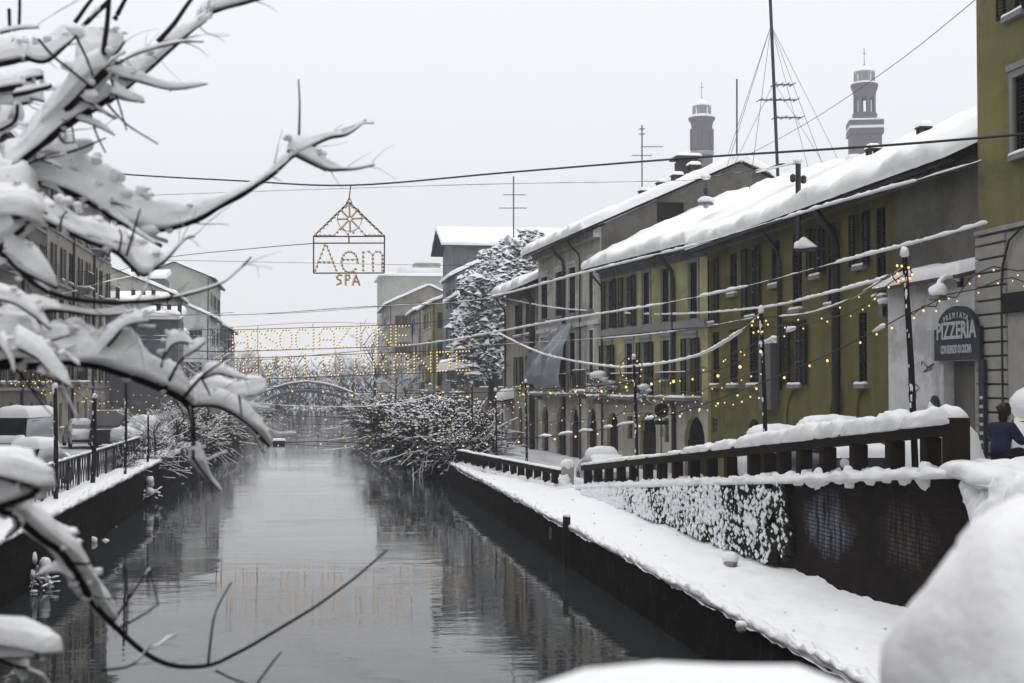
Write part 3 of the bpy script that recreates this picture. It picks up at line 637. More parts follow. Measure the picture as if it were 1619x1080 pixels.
# ---- grey house, taller, gable wall showing over the yellow roof
GH = House('grey_house', 'grey weathered house with hanging plastic sheet and tall dark windows', (13.75, 65.8), (13.0, 79.4), .9, E + 7.7, 14, 24, M['grey'], RG, ov=.9, gable=.15)
gz = lambda z: E + z - GH.z0; S = GH.s_
for (p, q) in ((856, 867), (879, 890), (900, 911), (932, 939)): GH.window(S(p), S(q), gz(3.75), gz(6.1), 'closed', sm=M['shutterb'], surround=M['white'], snow=False)
for (p, q) in ((856, 867), (880, 890), (901, 910), (932, 939)): GH.window(S(p), S(q), gz(.6), gz(2.75), 'closed', sm=M['shutterb'], surround=M['white'], snow=False)
for (p, q) in ((857, 867), (880, 893), (901, 915), (928, 943)): a, b = S(p), S(q); GH.door(a, b, gz(-1.0) - abs(a - b) / 2, True)
GH.walls(); grf = GH.roof(T=.40, nu=40, nv=12, seed=3)
g = MB(); g.box(0, GH.L, 0, .12, gz(3.0), gz(3.22)); GH.part(g, 'string_course', M['white'])
g = MB(); g.box(0, GH.L, 0, .35, GH.h - .6, GH.h - .05); GH.part(g, 'cornice', M['grey'])
GH.pipe(S(894), r=.09); GH.pipe(S(920), r=.05)
GH.balcony(S(856), S(915), gz(-.35), .7); GH.balcony(S(926), S(947), gz(-.2), .7)
for (s_, o, hh) in ((4, -6, 1.0), (8, -6.4, .9), (12, -6.8, .9), (15.5, -6.8, .9)): GH.chimney(s_, o, hh, .5, roofp=grf)
g = MB(); g.quad((-.052, -2.9, gz(7.6)), (-.052, -4.0, gz(7.6)), (-.052, -4.0, gz(8.75)), (-.052, -2.9, gz(8.75)));
for (o0, o1, z0, z1) in ((-2.8, -2.92, 7.55, 8.82), (-3.98, -4.1, 7.55, 8.82), (-2.92, -3.98, 8.7, 8.82), (-2.92, -3.98, 7.55, 7.65)): g.box(-.10, -.04, o1, o0, gz(z0), gz(z1), 1)
GH.part(g, 'gable_window', [M['inside'], M['soffit']])
g = MB(); rz_ = GH.h + 7 * math.tan(GH.pit); pl = [(-.06, yz(5.2)), (-13.9, yz(5.2)), (-13.9, GH.h - .03), (-7, rz_ - .03), (-.06, GH.h - .03)]; g.add([(-.04, a, b) for a, b in pl] + [(-.004, a, b) for a, b in pl], [(0, 1, 2, 3, 4)] + [(i, (i + 1) % 5, 5 + (i + 1) % 5, 5 + i) for i in range(5)]); GH.part(g, 'gable_render', M['dgrey'])
# plastic sheet hanging over the facade
g = MB(); top = [(S(896), .5, gz(3.2)), (S(912), .5, gz(3.3))]; vs = []; nu_, nv_ = 16, 22
for j in range(nv_ + 1):
    t = j / nv_
    for i in range(nu_ + 1):
        u = i / nu_; x = S(896) * (1 - u) + S(912) * u; xb = S(852) * (1 - u) + S(914) * u
        tt = t ** 1.15; xx = x * (1 - tt) + xb * tt; o = .25 + 1.1 * math.sin(t * 2.6) * (.6 + .4 * (1 - u)) + .22 * nz(xx * 1.1, t * 3, u, 1.6) + .12 * math.sin(u * 16 + t * 5) * (1 - .3 * t)
        vs.append((xx, o, gz(3.25) - t * (3.25 + (.35 if u > .25 else -.2)) + .25 * nz(u * 4, t, 1)))
g.add(vs, [(j * (nu_ + 1) + i, j * (nu_ + 1) + i + 1, (j + 1) * (nu_ + 1) + i + 1, (j + 1) * (nu_ + 1) + i) for j in range(nv_) for i in range(nu_)])
m = M['plastic'] = mat('translucent_plastic', (.34, .38, .41), .35, .5); BS(m).inputs['Alpha'].default_value = .72
o = g.build('plastic_sheet', m, None, True); o.location = (13.75, 65.8, .9); o.rotation_euler[2] = GH.r.rotation_euler[2]
tag(o, 'translucent plastic sheet billowing over the grey house front', 'sheet')
# ---- small house beyond
SHh = House('small_house', 'small dark house with low snowy roof beside the snowy evergreen', (12.9, 79.6), (12.6, 89.7), .9, E + 6.0, 9, 24, M['beige'], RG, ov=.8, gable=.1)
sz = lambda z: E + z - SHh.z0; S = SHh.s_
for (p, q) in ((814, 826), (831, 842)): SHh.window(S(p), S(q), sz(3.1), sz(5.0), 'closed', sm=M['shutterb'])
for (p, q) in ((815, 828), (833, 842)): SHh.window(S(p), S(q), sz(.0), sz(1.8), 'open')
for (p, q) in ((803, 810), (820, 826)): a, b = S(p), S(q); SHh.door(a, b, sz(-1.2) - abs(a - b) / 2, True)
SHh.walls(); SHh.roof(T=.4, nu=20); SHh.pipe(S(801)); SHh.pipe(.5, r=.2)
# ---- rear snowy-roofed house behind the yellow roof
RH = House('rear_house', 'snow roofed rear house with dark chimney behind the yellow house', (31.5, 80), (24.2, 80), .9, E + 10.0, 12, 27, M['grey'], RG, ov=.6)
RH.walls(); rr = RH.roof(T=.4, nu=24)
g = MB(); p = at(1090, 280, 84); 
for (x0, x1, z0, z1) in ((1073, 1106, 282, 255), ):
    a, b = at(x0, z0, 86), at(x1, z1, 86); g.box(a.x, b.x, 85.5, 87, a.z - 2.5, b.z)
ck = g.build('chimney', M['chim'], None)
tag(ck, 'broad dark chimney stack on the rear snowy roof left of the masts', 'chimney')
g = MB(); a, b = at(1073, 250, 86), at(1096, 247, 86); g.box(a.x - .3, b.x + .3, 85.2, 87.2, a.z - .06, a.z + .05); g.box(a.x, a.x + .2, 85.6, 85.8, a.z - .5, a.z); g.build('cowl', M['chim'], ck)
g = MB(); g.sheet((a.x - .35, 85.2, a.z + .05), (b.x - a.x + .7, 0, 0), (0, 2, 0), .2, .2, 4, 3); g.build('chimney_snow', M['snow'], ck, True)

# ---- farther houses of the right bank, each with gable side wall towards us
def row_house(label, side, eave, ridge_px, Xf, Lg, wall, pitch=24, win=None, z0=.9, ov=.6, dfac=1.0, name='row_house', group=RG, floors=3, balc=False, sm=None, T=.32, cols=None):
    ex, ey = eave; r = ray(ex, ey); Y = Xf * 1.0 / r.x * r.y if abs(r.x) > 1e-6 else 200; p = at(ex, ey, Y); ze = p.z + ov * math.sin(R(pitch)) - .1
    q = at(ridge_px, 500, Y); D = max(4, 2 * abs(q.x - p.x) * dfac)
    n, f = (Xf + (ov if side > 0 else -ov), Y), (Xf + (ov if side > 0 else -ov) * 1.0, Y + Lg)
    H = House(name, label, n if side > 0 else f, f if side > 0 else n, z0, ze, D, pitch, wall, group, ov=ov)
    nf = floors; nc = cols or max(2, int(Lg / 2.6)); fh = (H.h - .4) / nf
    for j in range(nf):
        for i in range(nc):
            c = H.L * (i + .5) / nc; z = j * fh + (.9 if j else .05)
            if j == 0:
                if i % 2: H.door(c - .55, c + .55, 2.0, True)
                else: H.window(c - .5, c + .5, 1.0, 2.4, 'plain')
            else:
                H.window(c - .85, c + .85, z, z + min(1.9, fh - 1.1), 'open' if (i + j) % 3 else 'closed', sm=sm, simple=True, glass=M['curtain'] if (i * 7 + j) % 3 == 0 else None)
    xs_ = 0 if side > 0 else H.L; sd = -1 if side > 0 else 1; ncol = max(2, min(4, int(D / 3.2)))
    for j in range(1, nf):
        for i in range(ncol):
            o = -1.5 - (D * .62 - 1.5) * (i + .2) / ncol; z = j * fh + .8; hh = min(1.8, fh - 1.1)
            if (i * 3 + j + int(ex)) % 7 == 0: continue
            g = MB(); g.box(xs_ - .03, xs_ + .03, o - .45, o + .45, z, z + hh, 0); g.box(xs_ + sd * .06 - .03, xs_ + sd * .06 + .03, o - .04, o + .04, z, z + hh, 1); g.box(xs_ - .09, xs_ + .09, o - .55, o + .55, z - .12, z - .01, 1)
            wq = H.part(g, 'side_window', [M['glass'], M['frame']])
            for q in (-.72, .72): g = MB(); g.box(xs_ - .075, xs_ + .075, o + q - .24, o + q + .24, z, z + hh); H.part(g, 'shutter', sm or M['shutter'], wq)
            g = MB(); g.sheet((xs_ - .1, o - .5, z - .01), (.2, 0, 0), (0, 1.0, 0), .08, .06, 3, 3, .3, 2, i, .01); H.part(g, 'sill_snow', M['snow'], wq, True)
    g = MB(); g.tube([(xs_ + sd * .1, -.25, .1), (xs_ + sd * .1, -.25, H.h - .2)], .07, 6); H.part(g, 'drainpipe', M['pipe'])
    H.walls(); H.roof(T=T, nu=14, nv=6, seed=ex)
    if balc: H.balcony(.4, H.L * .5, fh + .3); H.balcony(H.L * .55, H.L - .4, 2 * fh + .3)
    return H
row_house('slate grey house with steep side roof behind the snowy evergreen', 1, (722, 466), 790, 14.0, 12, M['dgrey'], 24, floors=4, balc=True, ov=.8)
h2 = row_house('dark tall house under the big snowy transverse roof', 1, (712, 436), 760, 14.2, 9, M['bluegrey'], 26, floors=4, ov=.5)
row_house('ochre house with dark loggia and snowy canopy', 1, (674, 481), 705, 13.3, 12, M['yellow'], 22, floors=4, balc=True, sm=M['shutterb'])
row_house('narrow grey house with low snowy eave before the pale block', 1, (653, 491), 690, 13.0, 12, M['grey'], 22, floors=4, balc=True)
row_house('pale weathered house, farthest gable of the right row', 1, (609, 481), 672, 12.0, 24, M['beige'], 24, floors=4, cols=6)
# big transverse roof: ridge runs across, gable faces the canal
Yt = 150
a, b, c = at(703, 362, Yt), at(880, 362, Yt), at(712, 392, Yt)
g = MB(); zb = 1.0; zr, zev = a.z, c.z; dy = 5.5
xg = at(708, 400, Yt).x; xe = b.x + 4
g.add([(xg, Yt - dy, zb), (xg, Yt + dy, zb), (xg, Yt + dy, zev), (xg, Yt, zr - .3), (xg, Yt - dy, zev), (xe, Yt - dy, zb), (xe, Yt + dy, zb), (xe, Yt + dy, zev), (xe, Yt, zr - .3), (xe, Yt - dy, zev)], [(0, 1, 2, 3, 4), (5, 6, 7, 8, 9), (0, 5, 9, 4), (1, 6, 7, 2)])
tr = thing('tall_block', 'tall slate block with a big snowy roof running across the row', 'house', (xg, Yt, 1), RG); g.build('wall', M['bluegrey'], tr)
for i in range(5):
    for j in range(4):
        x = xg + 2.5 + i * 3.2; z = 3 + j * 3.1; g = MB(); g.box(x, x + 1.1, Yt - dy - .05, Yt - dy + .02, z, z + 1.7); wq = g.build('window', M['glass'], tr)
        for q in (-.56, 1.12): g = MB(); g.box(x + q, x + q + .54, Yt - dy - .1, Yt - dy - .052, z, z + 1.7); g.build('shutter', M['shutter'], wq)
g = MB()
for s_ in (-1, 1):
    O = Vector((a.x - .9, Yt, zr)); V = Vector((0, s_ * (dy + .8), -(zr - zev) * (dy + .8) / dy)); nn = Vector((0, s_ * (zr - zev), dy)).normalized()
    g.obox(O + Vector((xe - a.x + 1, 0, 0)) * .5 + V * .5 - nn * .06, ((xe - a.x + 1) / 2, 0, 0), V * .5, nn * .06)
rf = g.build('roof', M['soffit'], tr); g = MB()
for s_ in (-1, 1):
    O = Vector((a.x - .95, Yt, zr)); V = Vector((0, s_ * (dy + .9), -(zr - zev) * (dy + .9) / dy)); nn = Vector((0, s_ * (zr - zev), dy)).normalized()
    g.sheet(O + nn * .01, (xe - a.x + 1.1, 0, 0), V, .35, .3, 14, 8, .25, .4, 2, .1, Nn=nn)
g.build('roof_snow', M['snow'], rf, True)
# pale flat block at the far end
Yp = 235; a, b = at(604, 436, Yp), at(705, 436, Yp); z1 = a.z
pb = thing('apartment_block', 'pale flat roofed apartment block farthest on the right bank', 'building', ((a.x + b.x) / 2, Yp, 1), RG)
g = MB(); g.box(a.x, b.x + 4, Yp, Yp + 16, 1, z1); g.build('wall', M['pale'], pb)
g = MB(); g.sheet((a.x - .6, Yp - .6, z1), (b.x - a.x + 5, 0, 0), (0, 17, 0), .5, .4, 8, 8); g.obox(((a.x + b.x) / 2 + 1.7, Yp + 5, z1 + 1.0), ((b.x - a.x) / 2 - 1, 0, 0), (0, 4, 0), (0, 0, .5)); rf = g.build('flat_roof', M['snow'], pb, True)
c, d = at(658, 412, Yp), at(700, 421, Yp); g = MB(); g.box(c.x, d.x, Yp + 4, Yp + 9, z1 - .5, c.z); g.build('penthouse', M['grey'], pb)
for i in range(6):
    for j in range(4):
        x = a.x + .8 + i * 1.9; z = 3.0 + j * 3.6
        if z + 1.8 < z1: g = MB(); g.box(x, x + .9, Yp - .06, Yp + .02, z, z + 1.6); g.build('window', M['curtain'], pb)
for j in range(5):
    for i in range(5): g = MB(); g.box(a.x - .06, a.x + .02, Yp + 1.5 + i * 3, Yp + 2.6 + i * 3, 3 + j * 3.3, 4.7 + j * 3.3); g.build('window', M['glass'], pb)

# ================================================================ LEFT BANK HOUSES
LG = 'houses along the left bank'
XLh = -15.0
def lyY(px, X): r = ray(px, 612); return X / r.x * r.y
y1 = lyY(173, XLh); ze = at(173, 345, y1).z
def left_block(label, Yn, Yf, ze, wall, cols, floors, X=XLh, balc=(), sm=None, pitch=22, D=12):
    H = House('tenement', label, (X, Yf), (X, Yn), ZL - .1, ze, D, pitch, wall, LG, ov=.8); fh = (H.h - .9) / floors
    for j in range(floors):
        for i in range(cols):
            c = H.L * (i + .5) / cols
            if j == 0:
                H.door(c - .6, c + .6, 2.1, True) if i % 2 else H.window(c - .5, c + .5, 1, 2.5, 'plain')
            else: H.window(c - .95, c + .95, j * fh + .75, j * fh + fh - .45, 'open' if (i * 5 + j) % 4 else 'closed', sm=sm, simple=True, glass=M['curtain'] if (i + j) % 3 == 0 else None)
    for (i, j) in balc: c = H.L * (i + .5) / cols; H.balcony(c - 1.2, c + 1.2, j * fh + .7, .8)
    H.walls(); H.roof(T=.35, nu=16, nv=6, seed=Yn)
    for i in range(1, 3): H.pipe(H.L * i / 3, r=.08)
    g = MB()
    for j in range(1, floors): g.box(0, H.L, 0, .1, j * fh + .3, j * fh + .45)
    H.part(g, 'string_course', M['trim']); return H
left_block('tall brown tenement with balconies at the end of the left row', 86, y1, ze, M['beige'], 8, 5, balc=((1, 2), (2, 4), (4, 3), (5, 1), (0, 3)), sm=M['shutter'])
left_block('tall dark tenement second on the left bank', 64, 85.7, ze - .6, M['dgrey'], 8, 5, balc=((1, 2), (4, 3)), sm=M['shutterb'])
left_block('tall olive tenement nearest on the left bank', 44, 63.7, ze + .3, M['olive2'], 7, 5, sm=M['shutter'])
row_house('low dim house with snowy sloping roof past the left tenement', -1, (277, 519), 222, -11.5, 14, M['beige'], 25, floors=2, z0=1.3, group=LG)
row_house('grey house with bright snowy verge behind the left tenement', -1, (279, 466), 178, -13.0, 14, M['grey'], 23, floors=3, z0=1.3, group=LG)
row_house('white trimmed house stepping down before the pale gable', -1, (340, 502), 280, -11.0, 14, M['white'], 24, floors=3, z0=1.3, group=LG)
row_house('pale green gable house, highest on the left bank', -1, (340, 440), 282, -11.6, 22, M['pale'], 22, floors=4, z0=1.3, group=LG, T=.2)
row_house('dim slate house, last before the left bank trees', -1, (366, 520), 340, -10.6, 20, M['bluegrey'], 24, floors=3, z0=1.3, group=LG)
# snowy terraces and sheds between the left houses
for (px, py, Y, w_, lab) in ((205, 440, 150, 7, 'snowy flat roof with little chimneys left of the pale gable'), (205, 480, 118, 5, 'dark shed under a thick snow roof beside the tenement'), (245, 505, 112, 3.5, 'small snowy annex roof under the grey house')):
    p = at(px, py, Y); g = MB(); g.box(p.x - w_ / 2, p.x + w_ / 2, Y, Y + 5, 1.3, p.z); o = g.build('shed', M['bluegrey']); tag(o, lab, 'shed', 'sheds of the left bank')
    g = MB(); g.sheet((p.x - w_ / 2 - .2, Y - .3, p.z), (w_ + .4, 0, 0), (0, 5.6, .9), .5, .35, 8, 6, .35, .6, px, .1); g.build('shed_snow', M['snow'], o, True)
    for k in range(3): g = MB(); g.box(p.x + k * .8, p.x + k * .8 + .3, Y + 1, Y + 1.3, p.z, p.z + 1.2); g.build('chimney', M['chim'], o)

# the rows go on behind us, out of frame
for (lab, Yn, Yf, w_) in (('grey tenement beyond the left edge, nearest the bridge', 20, 43.8, 'grey'), ('brown tenement behind the bridge on the left bank', -14, 19.8, 'beige'), ('dark tenement farthest behind us on the left bank', -48, -14.2, 'dgrey')):
    H = House('tenement', lab, (XLh + 1, Yf), (XLh + 1, Yn), ZL - .1, E + 11, 12, 22, M[w_], LG, ov=.8); H.walls(); H.roof(T=.35, nu=8, nv=4)
for (lab, Yn, Yf, w_) in (('olive house behind the bridge on the right bank', -14, 16.3, 'olive2'), ('grey house farthest behind us on the right bank', -48, -14.2, 'grey')):
    H = House('row_house', lab, (15.3, Yn), (15.3, Yf), 2.3, E + 12, 10, 20, M[w_], RG); H.walls(); H.roof(nu=8, nv=4)
# ================================================================ BALUSTRADES ON THE RIGHT
def balustrade(label, ys, xf, zf, h, bw, snow_h, group='concrete balustrades', endpost=True, seed=0, gap=()):
    t = thing('balustrade', label, 'balustrade', (xf(ys[0]), ys[0], zf(ys[0])), group)
    P = [Vector((xf(y), y, zf(y))) for y in lin(40, ys[0] - (.9 if endpost else .3), ys[-1] + .5)]
    g = MB(); vs = []; n = len(P)
    for i, p in enumerate(P):
        for (dx, dz) in ((-.15, h - .2), (.15, h - .2), (.15, h), (-.15, h)): vs.append((p.x + dx + .008 * nz(p.y, dx * 9, seed, 2), p.y, p.z + dz + .012 * nz(p.y, dz * 5, seed, 1.5)))
    g.add(vs, [(i * 4 + k, i * 4 + (k + 1) % 4, (i + 1) * 4 + (k + 1) % 4, (i + 1) * 4 + k) for i in range(n - 1) for k in range(4)] + [(3, 2, 1, 0), tuple(range((n - 1) * 4, n * 4))])
    g.build('top_rail', M['concrete'], t)
    base = None
    for y in ys:
        if base is None:
            g = MB(); w_ = bw / 2; g.box(-w_, w_, -w_, w_, -.05, h - .2); base = bpy.data.meshes.new('baluster'); base.from_pydata(g.v, [], g.f); base.materials.append(M['concrete'])
        o = link('baluster', base, t, True); o.location = Vector((xf(y), y, zf(y))) - Vector(t.location); o.rotation_euler[2] = math.atan2(xf(y + 1) - xf(y), 1) * -1
    if endpost:
        y = ys[0] - .9; g = MB(); g.box(xf(y) - .16, xf(y) + .16, y - .12, y + .16, zf(y) - .1, zf(y) + h + .06); g.build('end_post', M['concrete'], t)
    # snow on the rail in uneven lengths
    rg = random.Random(seed); y = ys[0] - 1.0; 
    while y < ys[-1] + .3:
        L = rg.uniform(1.2, 3.6); y2 = min(y + L, ys[-1] + .5); sh = snow_h(y) * rg.uniform(.75, 1.15); m = max(4, int((y2 - y) / .12))
        pts = [Vector((xf(q), q, zf(q) + h - .01)) for q in lin(m, y, y2)]; e = [min(1, .6 + min(i, m - i) * .25) for i in range(m + 1)]
        g = MB(); g.drift(pts, [.175 * (.85 + .15 * k) for k in e], [sh * k for k in e], 13, lump=.22, sc_=3.2, seed=seed + y); g.build('rail_snow', M['snow'], t, True); y = y2 + (.05 if rg.random() < .6 else .3)
    g = MB()
    for q in ys:
        for k in range(3): g.blob((xf(q) - .1 + .1 * k, q + rg.uniform(-.12, .12), zf(q) + .02), .16, .22, rg.uniform(.08, .24), .35, 2, q + k, 8, 5)
    for y in lin(len(ys) * 2, ys[0], ys[-1]): g.blob((xf(y) - .05, y, zf(y)), .2, .3, rg.uniform(.06, .18), .3, 2, y, 8, 5)
    stuff(g.build('snow_at_foot', M['snow'], t, True)); return t
bal_x = [924, 940, 957, 976, 996, 1018, 1040, 1064, 1090, 1117, 1147, 1184, 1206, 1230, 1262, 1299, 1347, 1404, 1460]
ysn = []
for px in bal_x[::-1]: r = ray(px, 700); ysn.append(XR / r.x * r.y)
balustrade('dark concrete balustrade climbing the ramp, thick snow on its rail', [y for y in ysn], lambda y: XR + .12, lambda y: zst(y) - .02, .80, .25, lambda y: .10 + .16 * max(0, min(1, (36 - y) / 8)), seed=3)
balustrade('low balustrade curving away along the towpath beyond the ramp', lin(13, 52.6, 68), lambda y: 9.45 - (y - 51) * .122, lambda y: ZT + .08, .68, .24, lambda y: .06, seed=8, endpost=False)
gp = thing('gate_post', 'short stone post with snow cap between the two balustrades', 'post', (9.35, 50.6, ZT)); g = MB(); g.box(9.15, 9.55, 50.4, 50.8, ZT, ZT + .95); g.build('shaft', M['stone'], gp); g = MB(); g.blob((9.35, 50.6, ZT + 1.0), .28, .28, .2, .3, 2, 3); g.blob((9.2, 50.35, ZT + .45), .2, .16, .22, .4, 2, 5); g.blob((9.3, 50.3, ZT + .15), .3, .2, .2, .4, 2, 6); g.build('snow_cap', M['snow'], gp, True)
# towpath furniture
mp_ = thing('mooring_post', 'dark timber mooring post standing against the quay edge', 'post', (6.9, 37.6, 0)); p = at(909, 838, 37.4); g = MB(); g.box(6.80, 6.97, 37.3, 37.5, -.5, ZT + .35); g.build('timber', M['wood'], mp_); g = MB(); g.blob((6.9, 37.4, ZT + .37), .11, .12, .07, .3, 2, 1); g.build('snow_cap', M['snow'], mp_, True)
g = MB(); q = at(882, 872, 39.8); pts = [(6.93, 40.2 + .16 * math.cos(a), .62 + .16 * math.sin(a)) for a in lin(16, 0, 2 * math.pi)]; g.tube(pts, .025, 6); tag(g.build('mooring_ring', M['metal']), 'iron mooring ring on the right quay wall', 'ring')
for (px, py, z, rr, lab) in ((1155, 888, 1.16, .17, 'round snow capped stone on the towpath below the ivy'), (1172, 992, 1.02, .09, 'small snow lump hanging over the quay edge')):
    r = ray(px, py); k = (z - EYE) / r.z; c = CAM + r * k; st = thing('stone', lab, 'stone', (c.x, c.y, ZT)); g = MB(); g.blob((c.x, c.y, z - .02), rr * .9, rr * .9, rr * .7, .3, 2, px, 12, 8); g.build('rock', M['stone'], st); g = MB(); g.blob((c.x, c.y, z + rr * .45), rr * 1.05, rr * 1.05, rr * .75, .25, 2, px + 1, 14, 8); g.build('snow_cap', M['snow'], st, True)
g = MB(); rg = random.Random(12)
for k in range(70):
    y = 3 + 60 * rg.random() ** 1.2; x = 7.3 + 2.1 * rg.random(); s_ = rg.uniform(.015, .045); g.blob((x, y, tow(x, y) + s_ * .3), s_, s_ * 1.2, s_ * .8, .4, 2, k, 7, 4)
stuff(tag(g.build('snow_lumps', M['snow'], None, True), 'small lumps of fallen snow scattered on the towpath', 'snow'))

# ================================================================ LEFT RAILING
t = thing('iron_railing', 'black iron railing with crossed bars along the left quay', 'railing', (-7.5, 20, ZL + .1)); xr_, zb_, ht = -7.5, ZL + .12, 1.0
panel = None; y = 14.0; k = 0; P_ = 2.2
while y < 66:
    if panel is None:
        g = MB(); n = 4
        for i in range(n):
            a = P_ * i / n; b = P_ * (i + 1) / n; c = (a + b) / 2
            g.tube([(0, a, .06), (0, c, ht - .06)], .017, 5); g.tube([(0, c, ht - .06), (0, b, .06)], .017, 5); g.tube([(0, a + .1, ht - .06), (0, c, .5), (0, b - .1, ht - .06)], .014, 5)
        panel = bpy.data.meshes.new('lattice_panel'); panel.from_pydata(g.v, [], g.f); panel.materials.append(M['iron'])
        g = MB(); g.box(-.04, .04, -.04, .04, -.1, ht); pm = bpy.data.meshes.new('post'); pm.from_pydata(g.v, [], g.f); pm.materials.append(M['iron'])
        g = MB(); g.box(-.04, .04, 0, P_, ht - .05, ht); rm = bpy.data.meshes.new('top_rail'); rm.from_pydata(g.v, [], g.f); rm.materials.append(M['iron'])
    for nm, me in (('lattice_panel', panel), ('post', pm), ('top_rail', rm)):
        o = link(nm, me, t, True); o.location = Vector((xr_, y, zb_)) - Vector(t.location)
    g = MB(); g.drift([(xr_, q, zb_ + ht - .005) for q in lin(18, y, y + P_)], .055, .05, 7, lump=.6, sc_=2.3, seed=k); g.build('rail_snow', M['snowfine'], t, True)
    y += P_; k += 1

# ================================================================ FOOTBRIDGE, far
YB = 214; fb = thing('footbridge', 'arched iron footbridge crossing the canal far away', 'footbridge', (.3, YB, 1))
A_ = [at(*p, YB) for p in ((412, 622), (440, 612), (462, 606.5), (486, 604.5), (510, 607), (536, 613.5), (568, 626))]; A_ = [Vector(q) for q in smoothpath([tuple(v) for v in A_], 6)]
def offz(P, d): return [p + Vector((0, 0, d)) for p in P]
for dy, nm in ((0, 'near'), (3, 'far')):
    D_ = Vector((0, dy, 0)); g = MB(); g.tube([p + D_ for p in A_], .12, 6); g.tube([p + D_ for p in offz(A_, -1.15)], .2, 6)
    for i in range(0, len(A_) - 2, 2): g.tube([A_[i] + D_, A_[i + 1] + D_ + Vector((0, 0, -1.1))], .06, 4); g.tube([A_[i + 1] + D_ + Vector((0, 0, -1.1)), A_[i + 2] + D_], .06, 4)
    g.build('parapet_truss', M['bluegrey'], fb)
    g = MB(); g.drift([p + D_ for p in offz(A_, .08)], .16, .22, 7, lump=.2, sc_=1); g.build('parapet_snow', M['snow'], fb, True)
g = MB(); vs = []
for p in offz(A_, -1.2):
    for dy in (0, 3): vs += [(p.x, p.y + dy, p.z), (p.x, p.y + dy, p.z - .3)]
n = len(A_); g.add(vs, [f for i in range(n - 1) for f in ((4 * i, 4 * i + 4, 4 * i + 6, 4 * i + 2), (4 * i + 1, 4 * i + 3, 4 * i + 7, 4 * i + 5), (4 * i, 4 * i + 1, 4 * i + 5, 4 * i + 4), (4 * i + 2, 4 * i + 6, 4 * i + 7, 4 * i + 3))]); g.build('deck', M['bluegrey'], fb)
for x0, x1 in ((A_[0].x - 3, A_[0].x + .6), (A_[-1].x - .6, A_[-1].x + 3)): g = MB(); g.box(x0, x1, YB - .5, YB + 3.5, 0, A_[0].z - .6); g.build('abutment', M['grey'], fb)

# ================================================================ POLES
def pole(px, Y, ytop, label, zbase, r=.06, lean=0.0, grp='timber poles carrying the lights', snow=True, ybot=None):
    tp = at(px, ytop, Y); r *= .82; o = thing('light_pole', label, 'pole', (tp.x - lean * 0, Y, zbase), grp); b = Vector((tp.x + lean, Y, zbase - .05)); g = MB()
    g.tube([b, b * .5 + tp * .5 + Vector((.02, 0, 0)), tp], [r, r * .9, r * .75], 8); g.build('shaft', M['bark'], o)
    if snow:
        g = MB(); rg = random.Random(px); g.blob(tp + Vector((0, 0, .03)), r * 1.15, r * 1.15, .10, .3, 2, px)
        for i in range(int(20 * min(1.5, (tp.z - zbase) / 4))):
            q = rg.random(); c = b + (tp - b) * q + Vector((-r * rg.uniform(.1, .95), -r * .9, 0)); s_ = rg.uniform(.008, .024); g.blob(c, s_, s_ * .6, s_ * rg.uniform(1.2, 4), .5, 2, i, 6, 4)
        stuff(g.build('clinging_snow', M['snowfine'], o, True))
    return tp
TP = {}
TP[1] = pole(1430, 22.4, 402, 'nearest timber pole leaning by the pizzeria wall', zst(22.4), .075, .16)
TP[2] = pole(1203, 29.6, 492, 'second timber pole, before the olive house', zst(29.6), .065, .1)
TP[3] = pole(1002, 41.4, 566, 'third timber pole, before the yellow balconies', zst(41.4), .065, .1)
TP[4] = pole(831, 60.5, 604, 'fourth timber pole, before the grey house', ZT, .07, .05)
TP[5] = pole(783, 66, 617, 'fifth timber pole, left of the white porch', ZT, .07, .05)
TP[6] = pole(746, 74, 606, 'sixth timber pole, among the bank bushes', ZT, .07)
TP[7] = pole(721, 80, 650, 'farthest timber pole on the right bank', ZT, .07)
TP[8] = pole(199, 55, 600, 'slim timber pole behind the left railing', ZL, .07)
TP[9] = pole(150, 50, 628, 'thick timber pole by the dark van on the left', ZL, .10, -.05)
TP[10] = pole(87, 43, 612, 'timber pole nearest the van on the left', ZL, .09, .05)
TP[11] = pole(234, 62, 655, 'short timber pole beyond the covered car on the left', ZL, .06)

# ================================================================ CABLES
CG = 'cables slung across the canal'
def cable(label, pts, r=.018, snow=(), sw=.05, sh=.08, grp=CG, k=6):
    """pts: (px, py, Y); snow: list of (i0, i1) fractions of length carrying snow"""
    P3 = [tuple(at(*p)) for p in pts]; S_ = [Vector(q) for q in smoothpath(P3, k)]; g = MB(); g.tube(S_, r, 5); o = g.build('cable', M['cable']); tag(o, label, 'cable', grp)
    # px -> param
    if snow:
        g = MB(); Sd = [Vector(q) for q in smoothpath([tuple(v) for v in S_], 5)]
        g.drift(Sd, sw * .30, sh * .30, 6, lump=.7, sc_=1.3, seed=3)
        pxs = [809.5 + F * ((v - CAM).dot(RT)) / ((v - CAM).dot(FW)) for v in Sd]
        for (x0, x1) in snow:
            idx = [i for i, x in enumerate(pxs) if x0 <= x <= x1]
            if len(idx) < 3: continue
            pp = [Sd[i] for i in idx]; m = len(pp); e = [min(1, .35 + min(i, m - 1 - i) * .3) for i in range(m)]
            g.drift(offz(pp, -r * .6), [sw * .72 * q for q in e], [sh * .8 * q for q in e], 8, lump=.4, sc_=2.6, seed=x0)
        stuff(g.build('cable_snow', M['snowfine'], o, True))
    return o
cable('main dark cable carrying the house shaped bulb sign', [(100, 262, 62), (190, 275, 60), (380, 286, 55), (555, 293, 50), (800, 273, 45), (1075, 251, 38.5), (1400, 230, 30.8), (1690, 206, 26.7)], .03)
